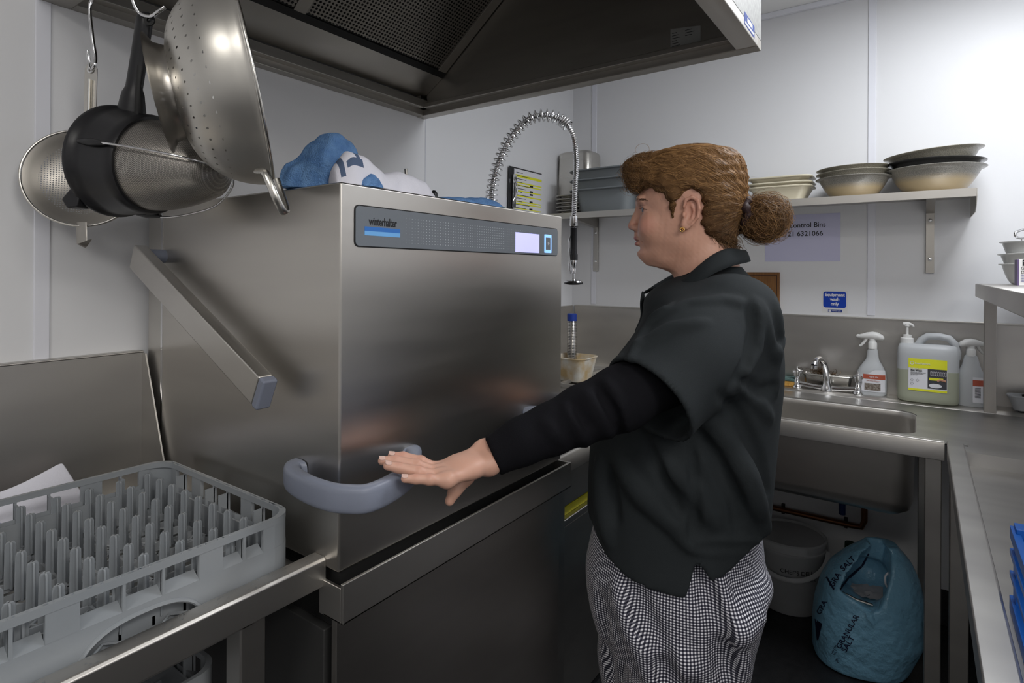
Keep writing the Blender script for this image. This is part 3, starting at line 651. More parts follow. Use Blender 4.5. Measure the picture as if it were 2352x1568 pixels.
for k in range(2):
    gnpan('bus_tub', 'pale grey plastic tub, %s of the pair standing right of the dark grey stack' % ['lower', 'upper'][k], 'tub', 1.98, .22, SZ + .046 * k, .15, .2, .108, M['tub_l'], rim=.012, r=.035, taper=.012)
for k in range(5):
    gnpan('steel_tray', 'shallow stainless steel tray, %s of the stack left of the grey tubs' % ['bottom', 'second', 'third', 'fourth', 'topmost'][k], 'tray', 1.925, .665, SZ + .018 * k, .10, .19, .016, M['steel_dull'], rim=.016, r=.03, taper=.004, wall=.0015)
# steel container standing on end against the wall
gb = MB(); rings = []
c0 = Vector((2.0, .685, SZ + .08)); 
for k, (w2, l2, zz) in enumerate(((.16, .19, -.08), (.155, .185, .10), (.15, .18, .222), (.14, .17, .235), (.12, .15, .24))):
    rings.append([(c0.x + p[0], c0.y + p[1], c0.z + zz) for p in rrect(w2, l2, .035, 6)])
gb.loft(rings, True, True); o = gb.build('steel_container', M['steel_pol'], None, smooth=60); tag(o, 'tall stainless steel container turned upside down behind the grey tubs', 'container')
# clipboard
t = thing('clipboard', 'black clipboard holding a yellow-striped checklist at the left end of the wall shelf', 'clipboard', (1.70, .775, 1.66))
ux = (at(1245, 400, 1, .77) - at(1182, 388, 1, .77)); 
bx0, bx1 = 1.50, 1.76
T = frame((bx0, .768, 1.63), (1, -.02, 0), (.04, 0, 1), (0, -1, 0))
MB().box((0, 0, -.004), (bx1 - bx0, .215, 0), T=T).build('board', M['black'], t, bevel=.002)
MB().box((.035, .012, 0), (bx1 - bx0 - .002, .208, .002), T=T).build('paper', M['paper'], t)
M['yel'] = mat('highlight_yellow', (.75, .75, .03), .6)
yl = MB(); 
for v, h_ in ((.172, .012), (.145, .006), (.133, .006), (.108, .006), (.085, .006), (.06, .005), (.05, .005), (.028, .004)): yl.box((.045, v, .002), (bx1 - bx0 - .004, v + h_, .0023), T=T)
yl.build('highlighted_rows', M['yel'], t, smooth=0)
pk = MB()
for k in range(13): pk.box((.05, .018 + .0145 * k, .0024), (.05 + .05 + .03 * ((k * 7) % 3), .0205 + .0145 * k, .0026), T=T)
for v in (.137, .112, .098, .064, .03): pk.box((.16, v, .0024), (.185, v + .008, .0026), T=T)
pk.build('print', M['ink'], t, smooth=0)
cp_ = MB().tube([T @ Vector(p) for p in ((.028, .05, .006), (.03, .075, .018), (.03, .105, .022), (.03, .135, .018), (.028, .16, .006))], .006, 8).box((.022, .03, .003), (.045, .18, .009), T=T)
cp_.build('clip', M['chrome'], t, bevel=.001)
# sign card on the stepped wall
t = thing('wall_notice', 'small white notice with green lettering on the wall behind the spray hose', 'sign', (1.43, YB, 1.66))
MB().box((1.355, YB - .002, 1.62), (1.505, YB, 1.705)).build('card', M['paper'], t)
M['green'] = mat('green_print', (.05, .35, .12), .6)
text('notice_lettering', 'InnuScience', onY(1.425, YB - .0024, 1.652), .016, M['green'], t, sx=.9)
MB().lathe([(.009, 0), (.009, .0006), (.006, .0006), (.006, 0)], onY(1.408, YB - .002, 1.658), 16).build('logo', M['green'], t)
# laminated notice
t = thing('laminated_notice', 'laminated sheet reading Mailbox Control Bins taped under the wall shelf', 'sign', (XC, -.3, 1.53))
MB().box((XC - .0015, -.455, 1.424), (XC, -.171, 1.620)).build('sheet', mat('laminated_paper', (.60, .60, .80), .22, coat=.4), t)
text('notice_lettering', 'Mailbox Control Bins', onX(XC - .0018, -.168, 1.566), .0285, M['ink'], t, sx=.95, bold=.0002)
text('notice_lettering', '0121 6321066', onX(XC - .0018, -.232, 1.530), .0285, M['ink'], t, sx=.98, bold=.0002)
t = thing('hygiene_sign', 'blue sign reading Equipment wash only above the splashback', 'sign', (XC, -.436, 1.24))
sg = MB().prism([(XC - .0012, -.436 + p[0], 1.2685 + p[1]) for p in rrect(.082, .066, .009)], (.0012, 0, 0)).build('sign_plate', mat('sign_blue', (.005, .05, .42), .35), t)
MB().box((XC - .0006, -.482, 1.214), (XC, -.390, 1.306)).build('backing', M['white_pl'], t)
for k, (s_, w_) in enumerate((('Equipment', 0), ('wash', 0), ('only', 0))):
    text('sign_lettering', s_, onX(XC - .0016, -.436, 1.2825 - k * .0185), .0178, M['paper'], sg, 'CENTER', sx=.92, bold=.0006)
MB().box((XC - .0012, -.462, 1.2175), (XC - .0006, -.412, 1.2285)).build('small_strip', mat('strip_blue', (.01, .04, .25), .4), t)
text('strip_lettering', 'Advice Line', onX(XC - .0016, -.427, 1.2215), .0065, M['paper'], t)
MB().box((XC - .0016, -.424, 1.2185), (XC - .0012, -.414, 1.2275)).build('strip_mark', M['paper'], t)
# wooden board hanging on the wall
wd_ = mat('oak_board', (.23, .105, .032), .5, stretch=(1, 14, 1), var=(14, (.16, .07, .02)), bump=(30, .1, .001))
t = thing('wooden_board', 'brown wooden board with routed border standing on the splashback behind the woman', 'board', (2.09, -.16, 1.205))
MB().box((XC - .014, -.231, 1.205), (XC, -.04, 1.378)).build('panel', wd_, t, bevel=.002)
gv = MB(); gv.box((XC - .0146, -.222, 1.21), (XC - .014, -.219, 1.366)).box((XC - .0146, -.219, 1.363), (XC - .014, -.05, 1.366)); gv.build('groove', mat('groove_dark', (.05, .02, .01), .7), t)

# ================================================================ THINGS ON THE SINK LEDGE
LZ = .911
def loftz(prof, cx, cy, rot=0, n=28, ex=2.4):
    rings = []
    for row in prof:
        z, a, b = row[:3]; ox = row[3] if len(row) > 3 else 0; e = row[4] if len(row) > 4 else ex
        r = []
        for k in range(n):
            t_ = 2 * math.pi * k / n; c, s = math.cos(t_), math.sin(t_)
            x = a * math.copysign(abs(c) ** (2 / e), c); y = b * math.copysign(abs(s) ** (2 / e), s) + ox
            r.append((cx + x * math.cos(rot) - y * math.sin(rot), cy + x * math.sin(rot) + y * math.cos(rot), z))
        rings.append(r)
    return rings
M['hdpe'] = mat('translucent_bottle', (.62, .64, .66), .35, 0, .5, trans=.25, ior=1.3)
M['liq'] = mat('pale_green_detergent', (.42, .44, .34), .35, 0, .5, trans=.15, ior=1.3)
M['red'] = mat('label_red', (.42, .09, .05), .5)
def trigger_head(t, cx, cy, z, s=1, ang=0, nozzle=1):
    # head points along local +y direction (towards image left when nozzle=1)
    R = Matrix.Translation((cx, cy, z)) @ Matrix.Rotation(ang, 4, 'Z')
    def pt(y, zz): return R @ Vector((0, y * s, zz * s))
    MB().lathe([(.0, -.001), (.0135 * s, -.001), (.0135 * s, .02 * s), (.011 * s, .024 * s), (0, .024 * s)], R, 20).build('cap', M['white_pl'], t)
    b = MB(); rings = []
    for y, zc, hw, hh in ((-.034, .036, .004, .004), (-.030, .038, .011, .009), (-.015, .043, .014, .013), (.0, .044, .013, .014), (.018, .043, .011, .011), (.030, .041, .009, .008), (.036, .040, .008, .0075)):
        rings.append([R @ Vector((hw * s * math.cos(a), y * s, zc * s + hh * s * math.sin(a))) for a in [2 * math.pi * k / 16 for k in range(16)]])
    b.loft(rings); b.loft([[R @ Vector((.009 * s * math.cos(a), .010 * s * math.sin(a) * w_, zz * s)) for a in [2 * math.pi * k / 12 for k in range(12)]] for zz, w_ in ((.02, 1), (.036, 1.2))])
    b.build('spray_body', M['white_pl'], t, smooth=60)
    MB().lathe([(0, 0), (.006 * s, 0), (.0065 * s, .008 * s), (.004 * s, .012 * s), (0, .012 * s)], R @ Matrix.Translation((0, .036 * s, .040 * s)) @ Matrix.Rotation(-math.pi / 2, 4, 'X'), 14).build('nozzle', M['white_pl'], t)
    MB().tube([pt(.018, .034), pt(.024, .022), pt(.031, .012), pt(.038, .006)], [.005 * s, .0045 * s, .004 * s, .003 * s], 8, sq=(1.3, .7)).build('trigger', M['white_pl'], t, smooth=60)
# spray bottle 1
b1 = thing('spray_bottle', 'white trigger spray bottle with red label beside the tap', 'spray bottle', (2.055, -.567, LZ))
zs = [(0, .9), (.004, .98), (.02, 1), (.06, 1.0), (.085, .93), (.105, .76), (.122, .56), (.135, .42), (.150, .38), (.168, .34), (.176, .27)]
cxb, cyb = 2.05, -.566
MB().loft(loftz([(LZ + z, .030 * min(1, k + .12), .051 * k, -.007 * (1 - k)) for z, k in zs], cxb, cyb)).build('bottle', M['hdpe'], b1, smooth=60)
trigger_head(b1, cxb, cyb - .004, LZ + .176, 1.12)
def label_on(t, cx, cy, zlo, zhi, yl, yr, hw, hb, name='label', m=None, off=.0006, top=None, e=2.4):
    """curved label on the -X side of a superellipse bottle (half widths hw (x), hb (y))"""
    P = []; nu = 12
    for j in range(2):
        row = []
        for i in range(nu + 1):
            y = yl + (yr - yl) * i / nu; q = min(.999, abs(y / hb)); x = -hw * (1 - q ** e) ** (1 / e) - off
            zt = zhi if top is None else top(i / nu)
            row.append((cx + x, cy + y, zlo if j == 0 else zt))
        P.append(row)
    return MB().sheet(P, 2, nu + 1).build(name, m or M['white_pl'], t, smooth=60, recalc=False)
l = label_on(b1, cxb, cyb, LZ + .014, LZ + .1, .030, -.046, .0302, .0515, 'label', M['paper'], top=lambda u: LZ + .062 + .036 * min(1, (u * 1.7)) ** .8)
label_on(b1, cxb, cyb, LZ + .062, LZ + .08, .024, -.0465, .0306, .052, 'label_band', M['red'])
text('label_lettering', 'H&H 104', onX(cxb - .0314, cyb + .006, LZ + .068), .008, M['paper'], b1)
text('label_lettering', '104 Oven Cleaner', onX(cxb - .0312, cyb + .014, LZ + .054), .006, M['red'], b1)
phm = mat('label_photo', (.10, .07, .05), .5, var=(160, (.30, .27, .24)))
label_on(b1, cxb, cyb, LZ + .019, LZ + .046, .020, -.032, .0306, .052, 'label_picture', phm)
# jerrycan with pump
jc = thing('detergent_jerrycan', 'five litre translucent can of pot wash liquid with yellow label and white pump', 'jerrycan', (2.03, -.74, LZ))
jx, jy, jw, jd = 2.035, -.742, .092, .050
LB = [(LZ, .9, .94), (LZ + .006, .97, .985), (LZ + .02, 1, 1), (LZ + .115, 1, 1)]
UB = [(LZ + .115, 1, 1), (LZ + .17, 1, 1), (LZ + .19, .97, .985), (LZ + .203, .85, .94), (LZ + .208, .7, .85)]
MB().loft(loftz([(z, jd * a, jw * b, 0, 4.5) for z, a, b in LB], jx, jy)).build('lower_body', M['liq'], jc, smooth=60)
MB().loft(loftz([(z, jd * a, jw * b, 0, 4.5) for z, a, b in UB], jx, jy)).build('upper_body', M['hdpe'], jc, smooth=60)
MB().tube([(jx, jy + .028, LZ + .203), (jx, jy + .018, LZ + .222), (jx, jy - .0, LZ + .236), (jx, jy - .035, LZ + .238), (jx, jy - .062, LZ + .232), (jx, jy - .080, LZ + .212), (jx, jy - .086, LZ + .185), (jx, jy - .084, LZ + .16)], .0125, 14, sq=(1.25, 1), upv=(1, 0, 0)).build('carry_handle', M['hdpe'], jc, smooth=60)
pk = (jx - .0, jy + .062)
MB().lathe([(0, .0), (.021, 0), (.021, .022), (.014, .025), (.014, .034), (.0045, .036), (.0045, .065), (.008, .066), (.008, .074), (0, .075)], Matrix.Translation((pk[0], pk[1], LZ + .203)), 24).build('pump', M['white_pl'], jc)
MB().tube([(pk[0], pk[1] + .012, LZ + .277), (pk[0], pk[1] - .004, LZ + .279), (pk[0], pk[1] - .016, LZ + .274), (pk[0], pk[1] - .020, LZ + .268)], [.007, .007, .0045, .003], 12).build('pump_spout', M['white_pl'], jc, smooth=60)
jl = label_on(jc, jx, jy, LZ + .042, LZ + .158, .057, -.056, jd, jw, 'label', M['paper'], e=4.5)
label_on(jc, jx, jy, LZ + .124, LZ + .158, .057, -.056, jd, jw, 'label_header', M['yel'], .001, e=4.5)
label_on(jc, jx, jy, LZ + .042, LZ + .050, .057, -.056, jd, jw, 'label_footer', M['yel'], .001, e=4.5)
label_on(jc, jx, jy, LZ + .054, LZ + .124, .0, -.055, jd, jw, 'label_picture', mat('label_photo_dark', (.05, .05, .06), .5), .001, e=4.5)
pl = MB()
for k in range(9):
    for s_ in (0,): pl.lathe([(.0085, 0), (.0072, .0003)], Matrix.Translation((jx - jd - .0014, jy - .010 - k * .0052, LZ + .108)) @ frame((0, 0, 0), (0, .35, 0), (0, 0, 1), (-1, 0, 0)), 14)
pl.lathe([(0, 0.0004), (.019, 0)], Matrix.Translation((jx - jd - .0014, jy - .022, LZ + .065)) @ frame((0, 0, 0), (0, 1, 0), (0, 0, .42), (-1, 0, 0)), 20)
pl.build('picture_plates', M['paper'], jc)
MB().box((jx - jd - .0016, jy - .045, LZ + .084), (jx - jd - .0011, jy - .004, LZ + .093)).build('picture_table', M['yel'], jc)
MB().tube([(jx - jd - .0018, jy - .052, LZ + .084), (jx - jd - .0018, jy - .036, LZ + .088), (jx - jd - .0018, jy - .028, LZ + .082)], .0035, 8, sq=(.3, 1), upv=(1, 0, 0)).build('picture_hand', mat('print_skin', (.5, .25, .16), .6), jc)
text('label_lettering', 'InnuScience', onX(jx - jd - .0016, jy + .038, LZ + .138), .0095, M['paper'], jc)
text('label_lettering', 'Pot Wash', onX(jx - jd - .0014, jy + .050, LZ + .1125), .0085, M['ink'], jc, bold=.0003)
text('label_lettering', 'NU-KLEEN', onX(jx - jd - .0014, jy + .050, LZ + .119), .007, M['yel'], jc)
text('label_lettering', 'Manual dish washing liquid\nConcentrated formula\nDo not mix', onX(jx - jd - .0014, jy + .050, LZ + .107), .0042, M['ink'], jc)
MB().lathe([(.0045, 0), (.006, .0003)], onX(jx - jd - .0014, jy + .046, LZ + .141), 18).build('logo', M['paper'], jc)
icn = MB()
for a, b in ((.046, .08), (.03, .08), (.046, .067)): icn.lathe([(.0042, 0), (.005, .0002)], onX(jx - jd - .0014, jy + a, LZ + b), 4)
icn.build('label_icons', M['ink'], jc)
# second spray bottle
b2 = thing('spray_bottle', 'slim white spray bottle with red label partly behind the shelf post', 'spray bottle', (2.04, -.868, LZ))
cx2, cy2 = 2.035, -.866
MB().loft(loftz([(LZ + z, .026 * a, .0385 * a, 0, 3) for z, a in ((0, .93), (.004, 1), (.11, .95), (.12, .88), (.145, .65), (.17, .52), (.178, .42))], cx2, cy2)).build('bottle', M['hdpe'], b2, smooth=60)
trigger_head(b2, cx2, cy2, LZ + .176, 1.05, math.radians(200))
label_on(b2, cx2, cy2, LZ + .016, LZ + .105, -.004, -.036, .0255, .038, 'label', M['paper'], e=3)
label_on(b2, cx2, cy2, LZ + .074, LZ + .095, -.004, -.0362, .0257, .0382, 'label_band', M['red'], e=3)
ll = MB()
for k in range(9): ll.box((cx2 - .0262, cy2 - .026, LZ + .034 + k * .004), (cx2 - .0258, cy2 - .010, LZ + .0355 + k * .004))
ll.build('label_lettering', M['ink'], b2, smooth=0)
# sponge
sp_ = thing('sponge', 'yellow sponge with green scouring pad left of the tap', 'sponge', (2.045, -.28, LZ))
MB().box((2.015, -.305, LZ), (2.075, -.21, LZ + .022)).build('foam', mat('sponge_yellow', (.60, .36, .10), .95, bump=(200, 1, .004), var=(80, (.5, .26, .05))), sp_, bevel=.004)
MB().box((2.013, -.307, LZ + .022), (2.077, -.208, LZ + .034)).build('scouring_pad', mat('scourer_green', (.10, .17, .16), .95, bump=(220, 1, .006)), sp_, bevel=.004)
# small steel pan behind the tap holding a scourer
o = gnpan('small_steel_pan', 'small stainless steel pan behind the mixer tap', 'pan', 2.065, -.415, LZ, .17, .032, .055, M['steel_pol'], rim=.005, r=.012, taper=.004, wall=.001)
sc = MB(); rnd = random.Random(4)
for k in range(70):
    c = Vector((2.065 + rnd.gauss(0, .007), -.395 + rnd.gauss(0, .022), LZ + .058 + rnd.gauss(0, .007))); ph = rnd.random() * 6; r_ = rnd.uniform(.006, .016)
    ax = Vector((rnd.gauss(0, 1), rnd.gauss(0, 1), rnd.gauss(0, 1))).normalized(); u1 = ax.orthogonal().normalized(); v1 = ax.cross(u1)
    sc.tube([c + u1 * r_ * math.cos(a + ph) + v1 * r_ * math.sin(a + ph) for a in [k2 * .6 for k2 in range(9)]], .0007, 4)
o = sc.build('wire_scourer', mat('bronze_wire', (.16, .10, .055), .35, 1), None, smooth=0); tag(o, 'tangled bronze wire scourer lying in the small steel pan behind the tap', 'scourer')
# mixer tap
tp_ = thing('mixer_tap', 'chrome bridge mixer tap with curved spout behind the sink', 'tap', (2.03, -.42, LZ))
ty = [-.312, -.525]; tx = 2.022; cyt = -.418
def smoothpath(P, k=6):
    P = [Vector(p) for p in P]; out = []
    for i in range(len(P) - 1):
        a = P[max(i - 1, 0)]; b = P[i]; c = P[i + 1]; e = P[min(i + 2, len(P) - 1)]
        for j in range(k):
            t_ = j / k; out.append(.5 * ((2 * b) + (-a + c) * t_ + (2 * a - 5 * b + 4 * c - e) * t_ * t_ + (-a + 3 * b - 3 * c + e) * t_ ** 3))
    return out + [P[-1]]
MB().tube(smoothpath([(tx, ty[0], LZ + .018), (tx, cyt + .03, LZ + .010), (tx, cyt, LZ + .014), (tx, cyt - .03, LZ + .010), (tx, ty[1], LZ + .018)], 5), .009, 14, sq=(1.1, 1)).build('bridge', M['chrome'], tp_, smooth=60)
MB().lathe([(.0, 0), (.022, 0), (.020, .012), (.014, .028), (.0125, .045), (.0, .05)], Matrix.Translation((tx, cyt, LZ)), 24).build('body', M['chrome'], tp_)
MB().tube(smoothpath([(tx, cyt, LZ + .03), (tx - .006, cyt + .002, LZ + .075), (tx - .03, cyt + .008, LZ + .112), (tx - .075, cyt + .016, LZ + .132), (tx - .118, cyt + .024, LZ + .128), (tx - .132, cyt + .027, LZ + .114)]), [.0125] * 11 + [.0115] * 10 + [.011] * 10, 16).build('spout', M['chrome'], tp_, smooth=60)
MB().lathe([(.0, 0), (.0125, 0), (.013, .006), (.0125, .014), (0, .014)], Matrix.Translation((tx - .132, cyt + .027, LZ + .100)), 18).build('aerator', M['chrome'], tp_)
for y in ty:
    v = MB().lathe([(0, 0), (.019, 0), (.018, .006), (.013, .012), (.012, .03), (.009, .034), (.0085, .046), (.015, .048), (.015, .070), (.010, .074), (.004, .076), (.004, .084), (0, .086)], Matrix.Translation((tx, y, LZ)), 20).build('valve', M['chrome'], tp_)
    q = MB()
    for a in range(4):
        an = math.radians(45 + 90 * a); q.tube([(tx, y, LZ + .064), (tx + .022 * math.cos(an), y + .022 * math.sin(an), LZ + .064)], .0042, 8)
    q.build('cross_handle', M['chrome'], v, smooth=60)
# plastic tub behind the post, right
gnpan('food_tub', 'translucent plastic food tub on the ledge at the right edge of the picture', 'tub', 2.02, -1.03, LZ, .13, .06, .055, M['hdpe'], rim=.004, r=.02, taper=.010, wall=.002)
o = MB().loft(loftz([(LZ + .03, .02, .035), (LZ + .058, .022, .04), (LZ + .066, .012, .02)], 2.02, -1.04)).build('black_cloth', mat('black_cloth', (.01, .01, .012), .95), None, smooth=60); tag(o, 'crumpled black cloth lying inside the food tub at the right edge', 'cloth')
# ================================================================ ON THE GANTRY SHELF
GZ = 1.343
M['wcer'] = mat('white_glazed_bowl', (.50, .50, .49), .35, coat=.3, bump=(1, 0, .001))
for k, tl in ((0, 0), (1, .0), (2, .0)):
    bowl_ceramic('white ribbed bowl, %s of the stack on the gantry shelf' % nm[k], 1.895, -1.01, GZ + .036 * k, .083 - .001 * k, .066, M['wcer'], (0, -.06, -.01)[k], 0, name='white_bowl', base=.55)
bx = thing('carton', 'small white carton with black band and purple edge on the gantry shelf', 'box', (1.7, -1.0, GZ))
MB().box((1.70, -1.09, GZ), (1.76, -.955, GZ + .078)).build('carton_body', M['white_pl'], bx, bevel=.001)
MB().box((1.699, -.958, GZ), (1.76, -.954, GZ + .077)).build('edge_panel', mat('purple_print', (.10, .07, .16), .5), bx)
MB().box((1.6990, -1.085, GZ + .058), (1.6998, -.966, GZ + .076)).build('black_band', M['ink'], bx)
text('box_lettering', 'TX', onX(1.6986, -.968, GZ + .061), .015, M['paper'], bx)
text('box_lettering', 'GDS\nDIS', onX(1.6992, -.962, GZ + .047), .012, M['ink'], bx)
text('box_lettering', 'llllll\nllllll\nllllll', onX(1.6992, -.962, GZ + .026), .008, mat('ink_blue', (.03, .03, .2), .5), bx)
ct_ = thing('strainer', 'polished steel tea strainer resting in the topmost white bowl on the gantry shelf', 'strainer', (1.87, -1.0, GZ + .13))
MB().lathe([(.04, .03), (.034, .028), (.020, .012), (.018, 0), (.0, -.004)], Matrix.Translation((1.87, -1.035, GZ + .155)), 24).build('cup', M['chrome'], ct_, solid=.001, smooth=60)
MB().tube(smoothpath([(1.862, -.985, GZ + .175), (1.85, -.965, GZ + .165), (1.85, -.968, GZ + .15), (1.86, -.985, GZ + .147)]), .004, 8).build('ring_handle', M['chrome'], ct_, smooth=60)
MB().tube([(1.86, -.982, GZ + .15), (1.858, -.982, GZ + .115)], .003, 8).build('clip', M['chrome'], ct_, smooth=60)
# ================================================================ THINGS IN THE CORNER: tub with steel perforated cylinder
tb = gnpan('stained_tub', 'stained white plastic tub standing on the prep counter beside the dishwasher', 'tub', 1.66, .52, .90, .16, .16, .105, mat('stained_plastic', (.62, .60, .54), .45, var=(18, (.50, .36, .18))), rim=.004, r=.03, taper=.014, wall=.003)
cy1 = thing('steel_brush_pot', 'perforated steel cylinder with a blue top standing in the stained tub', 'cylinder', (1.70, .555, .91))
def hole_mat():
    mm = mat('perforated_tube', (.5, .48, .45), .25, 1.0); nt = mm.node_tree; b = nt.nodes['Principled BSDF']
    tc = nt.nodes.new('ShaderNodeTexCoord'); v = nt.nodes.new('ShaderNodeTexVoronoi'); v.voronoi_dimensions = '2D'; v.inputs['Randomness'].default_value = 0; v.inputs['Scale'].default_value = 1; v.distance = 'CHEBYCHEV'
    nt.links.new(tc.outputs['UV'], v.inputs['Vector']); gt = nt.nodes.new('ShaderNodeMath'); gt.operation = 'LESS_THAN'; gt.inputs[1].default_value = .30; nt.links.new(v.outputs['Distance'], gt.inputs[0])
    mx = nt.nodes.new('ShaderNodeMix'); mx.data_type = 'RGBA'; nt.links.new(gt.outputs[0], mx.inputs[0]); mx.inputs[6].default_value = (.5, .48, .45, 1); mx.inputs[7].default_value = (.01, .01, .01, 1); nt.links.new(mx.outputs[2], b.inputs['Base Color'])
    return mm
c_ = MB(); n = 30; pr = [(.021, .905), (.021, 1.155), (.018, 1.158), (0, 1.158)]
c_.lathe(pr, Matrix.Translation((1.70, .555, 0)), n); o = c_.build('perforated_tube', hole_mat(), cy1, smooth=50)
uv = o.data.uv_layers.new(name='UVMap')
for poly in o.data.polygons:
    us = [(o.data.loops[i].vertex_index % n) for i in poly.loop_indices]; wrap = max(us) - min(us) > 2
    for i in poly.loop_indices:
        vi = o.data.loops[i].vertex_index; u_ = vi % n
        if wrap and u_ == 0: u_ = n
        uv.data[i].uv = (u_ * 20 / n, pr[vi // n][1] / .0068)
MB().lathe([(.0215, 1.156), (.0215, 1.185), (.019, 1.188), (0, 1.188)], Matrix.Translation((1.70, .555, 0)), 30).build('blue_top', mat('blue_cap', (.01, .04, .28), .4), cy1)
# ================================================================ PRE-RINSE SPRAY
pr_ = thing('pre_rinse_spray', 'chrome pre-rinse spray hose with coil spring and black grip arching over the counter', 'spray hose', (.875, .37, .90))
dd = [1.80, 1.80, 1.79, 1.78, 1.77, 1.765, 1.76, 1.755, 1.75, 1.75]
arc = [dep(x, y, q) for (x, y), q in zip([(1128, 470), (1132, 420), (1147, 368), (1172, 318), (1205, 280), (1235, 266), (1264, 266), (1290, 276), (1306, 291)], dd)]
low = [Vector((arc[0].x, arc[0].y, .90)), Vector((arc[0].x, arc[0].y, 1.2)), Vector((arc[0].x, arc[0].y, 1.5))]
MB().tube(low[:2] + [low[2]], .011, 16).build('riser', M['chrome'], pr_, smooth=60)
MB().lathe([(0, 0), (.03, 0), (.028, .012), (.018, .03), (.018, .08), (0, .085)], Matrix.Translation((low[0].x, low[0].y, .90)), 24).build('riser_base', M['chrome'], pr_)
hose = smoothpath([low[2]] + arc + [dep(1318, 318, 1.75), dep(1323, 370, 1.75), dep(1321, 430, 1.75), dep(1319, 500, 1.75)], 10)
# resample
def resample(P, step):
    out = [P[0]]; acc = 0
    for a, b in zip(P[:-1], P[1:]):
        L_ = (b - a).length; q = step - acc
        while q <= L_: out.append(a.lerp(b, q / L_)); q += step
        acc = (acc + L_) % step if L_ else acc
    return out
hp = resample(hose, .0022); rr = [.0085 if (k // 1) % 3 else .0070 for k in range(len(hp))]
MB().tube(hp, rr, 12).build('hose', M['chrome'], pr_, smooth=0)
sp_path = smoothpath([low[2] + Vector((0, 0, -.0))] + arc, 14); sp_path = resample(sp_path, .0016)
hel = []; turns = 0; pn = Vector((1, 0, 0))
for i, p in enumerate(sp_path):
    t_ = (sp_path[min(i + 1, len(sp_path) - 1)] - sp_path[max(i - 1, 0)]).normalized(); pn = (pn - t_ * pn.dot(t_)).normalized(); bn = t_.cross(pn)
    s_ = i / len(sp_path); pitch = .0045 if s_ < .08 else (.0165 if s_ < .93 else .008); turns += .0016 / pitch
    R_ = .0165 if s_ < .08 else .0178
    for sub in range(1):
        a = 2 * math.pi * turns; hel.append(p + pn * R_ * math.cos(a) + bn * R_ * math.sin(a))
def densify(P, k): 
    return smoothpath(P, k)
MB().tube(densify(hel, 2), .0023, 6).build('spring', M['chrome'], pr_, smooth=60)
gx = dep(1318, 500, 1.75); A0 = Matrix.Translation((gx.x, gx.y, 0))
def zz(py): return dep(1318, py, 1.75).z
MB().lathe([(0, zz(497)), (.012, zz(497)), (.0125, zz(517)), (.011, zz(519)), (.0115, zz(523)), (0, zz(524))], A0, 16).build('collar', M['chrome'], pr_)
MB().lathe([(0, zz(520)), (.0135, zz(520)), (.0105, zz(524)), (.0105, zz(583)), (.0125, zz(584)), (.0125, zz(597)), (0, zz(598))], A0, 20).build('grip', M['black'], pr_)
MB().lathe([(0, zz(597)), (.010, zz(598)), (.011, zz(606)), (.007, zz(614)), (.008, zz(618)), (.0075, zz(628)), (.005, zz(630)), (.005, zz(640)), (.009, zz(642)), (.026, zz(645)), (.028, zz(648)), (0, zz(648.5))], A0, 28).build('nozzle', M['chrome'], pr_)
MB().lathe([(0, zz(648)), (.0285, zz(648)), (.0285, zz(652)), (.012, zz(654)), (0, zz(654))], A0, 28).build('spray_face', M['black'], pr_)
lv = [dep(1309, 542, 1.74), dep(1306, 560, 1.735), dep(1308, 580, 1.735), dep(1309, 597, 1.74), dep(1307, 610, 1.74), dep(1310, 628, 1.745)]
MB().tube(smoothpath(lv), .0028, 8, sq=(1.8, .7)).build('trigger_lever', M['chrome'], pr_, smooth=60)
# ================================================================ ON TOP OF THE DISHWASHER
def blob_cloth(name, label, m, pts, R, z0, seed, amp=.01, freq=14, nu=40, nv=20, flat=.5, cat='cloth', stripes=None, group=None):
    """crumpled cloth: a fold-wrinkled mound following the spine pts (x, y, height, half width)"""
    sp = smoothpath([(p[0], p[1], 0) for p in pts], 8); hs = np.interp(np.linspace(0, 1, len(sp)), np.linspace(0, 1, len(pts)), [p[2] for p in pts]); ws_ = np.interp(np.linspace(0, 1, len(sp)), np.linspace(0, 1, len(pts)), [p[3] for p in pts])
    rings = []
    for i, c in enumerate(sp):
        t_ = (sp[min(i + 1, len(sp) - 1)] - sp[max(i - 1, 0)]).normalized(); nrm = Vector((-t_.y, t_.x, 0)); r = []
        for k in range(nv * 2):
            a = 2 * math.pi * k / (nv * 2); cx_, cz_ = math.cos(a), math.sin(a)
            p = c + nrm * (ws_[i] * cx_) + Vector((0, 0, z0 + (hs[i] * (.02 + cz_) if cz_ > 0 else .001)))
            q = p * freq + Vector((seed, seed, seed)); f = noise.noise(q) + .5 * noise.noise(q * 2.3) + .35 * abs(noise.noise(q * 4.1))
            if cz_ > 0: p += (nrm * cx_ + Vector((0, 0, cz_))) * (amp * f * min(1, hs[i] * 40))
            p.z = max(p.z, z0 + .0005); r.append(p)
        rings.append(r)
    mb = MB(); mb.loft(rings, True, True, m)
    if stripes:
        mb.mi(stripes[0])
        n2 = nv * 2
        for q in range(len(mb.f)):
            i, k = divmod(q, n2)
            if stripes[1](i / len(sp), k / n2): mb.m[q] = mb.mi(stripes[0])
    o = mb.build(name, None, None, smooth=80, sub=1); return tag(o, label, cat, group)
TOPZ = HT + .0005
blob_cloth('blue_cloth', 'crumpled blue microfibre cloth heaped on the top left of the dishwasher', M['cloth_b'], [(-.012 + .03, .16, .03, .02), (.03, .135, .075, .035), (.06, .115, .098, .05), (.10, .10, .08, .045), (.125, .09, .035, .03), (.14, .08, .01, .015)], .1, TOPZ, 3.1, .016, 22)
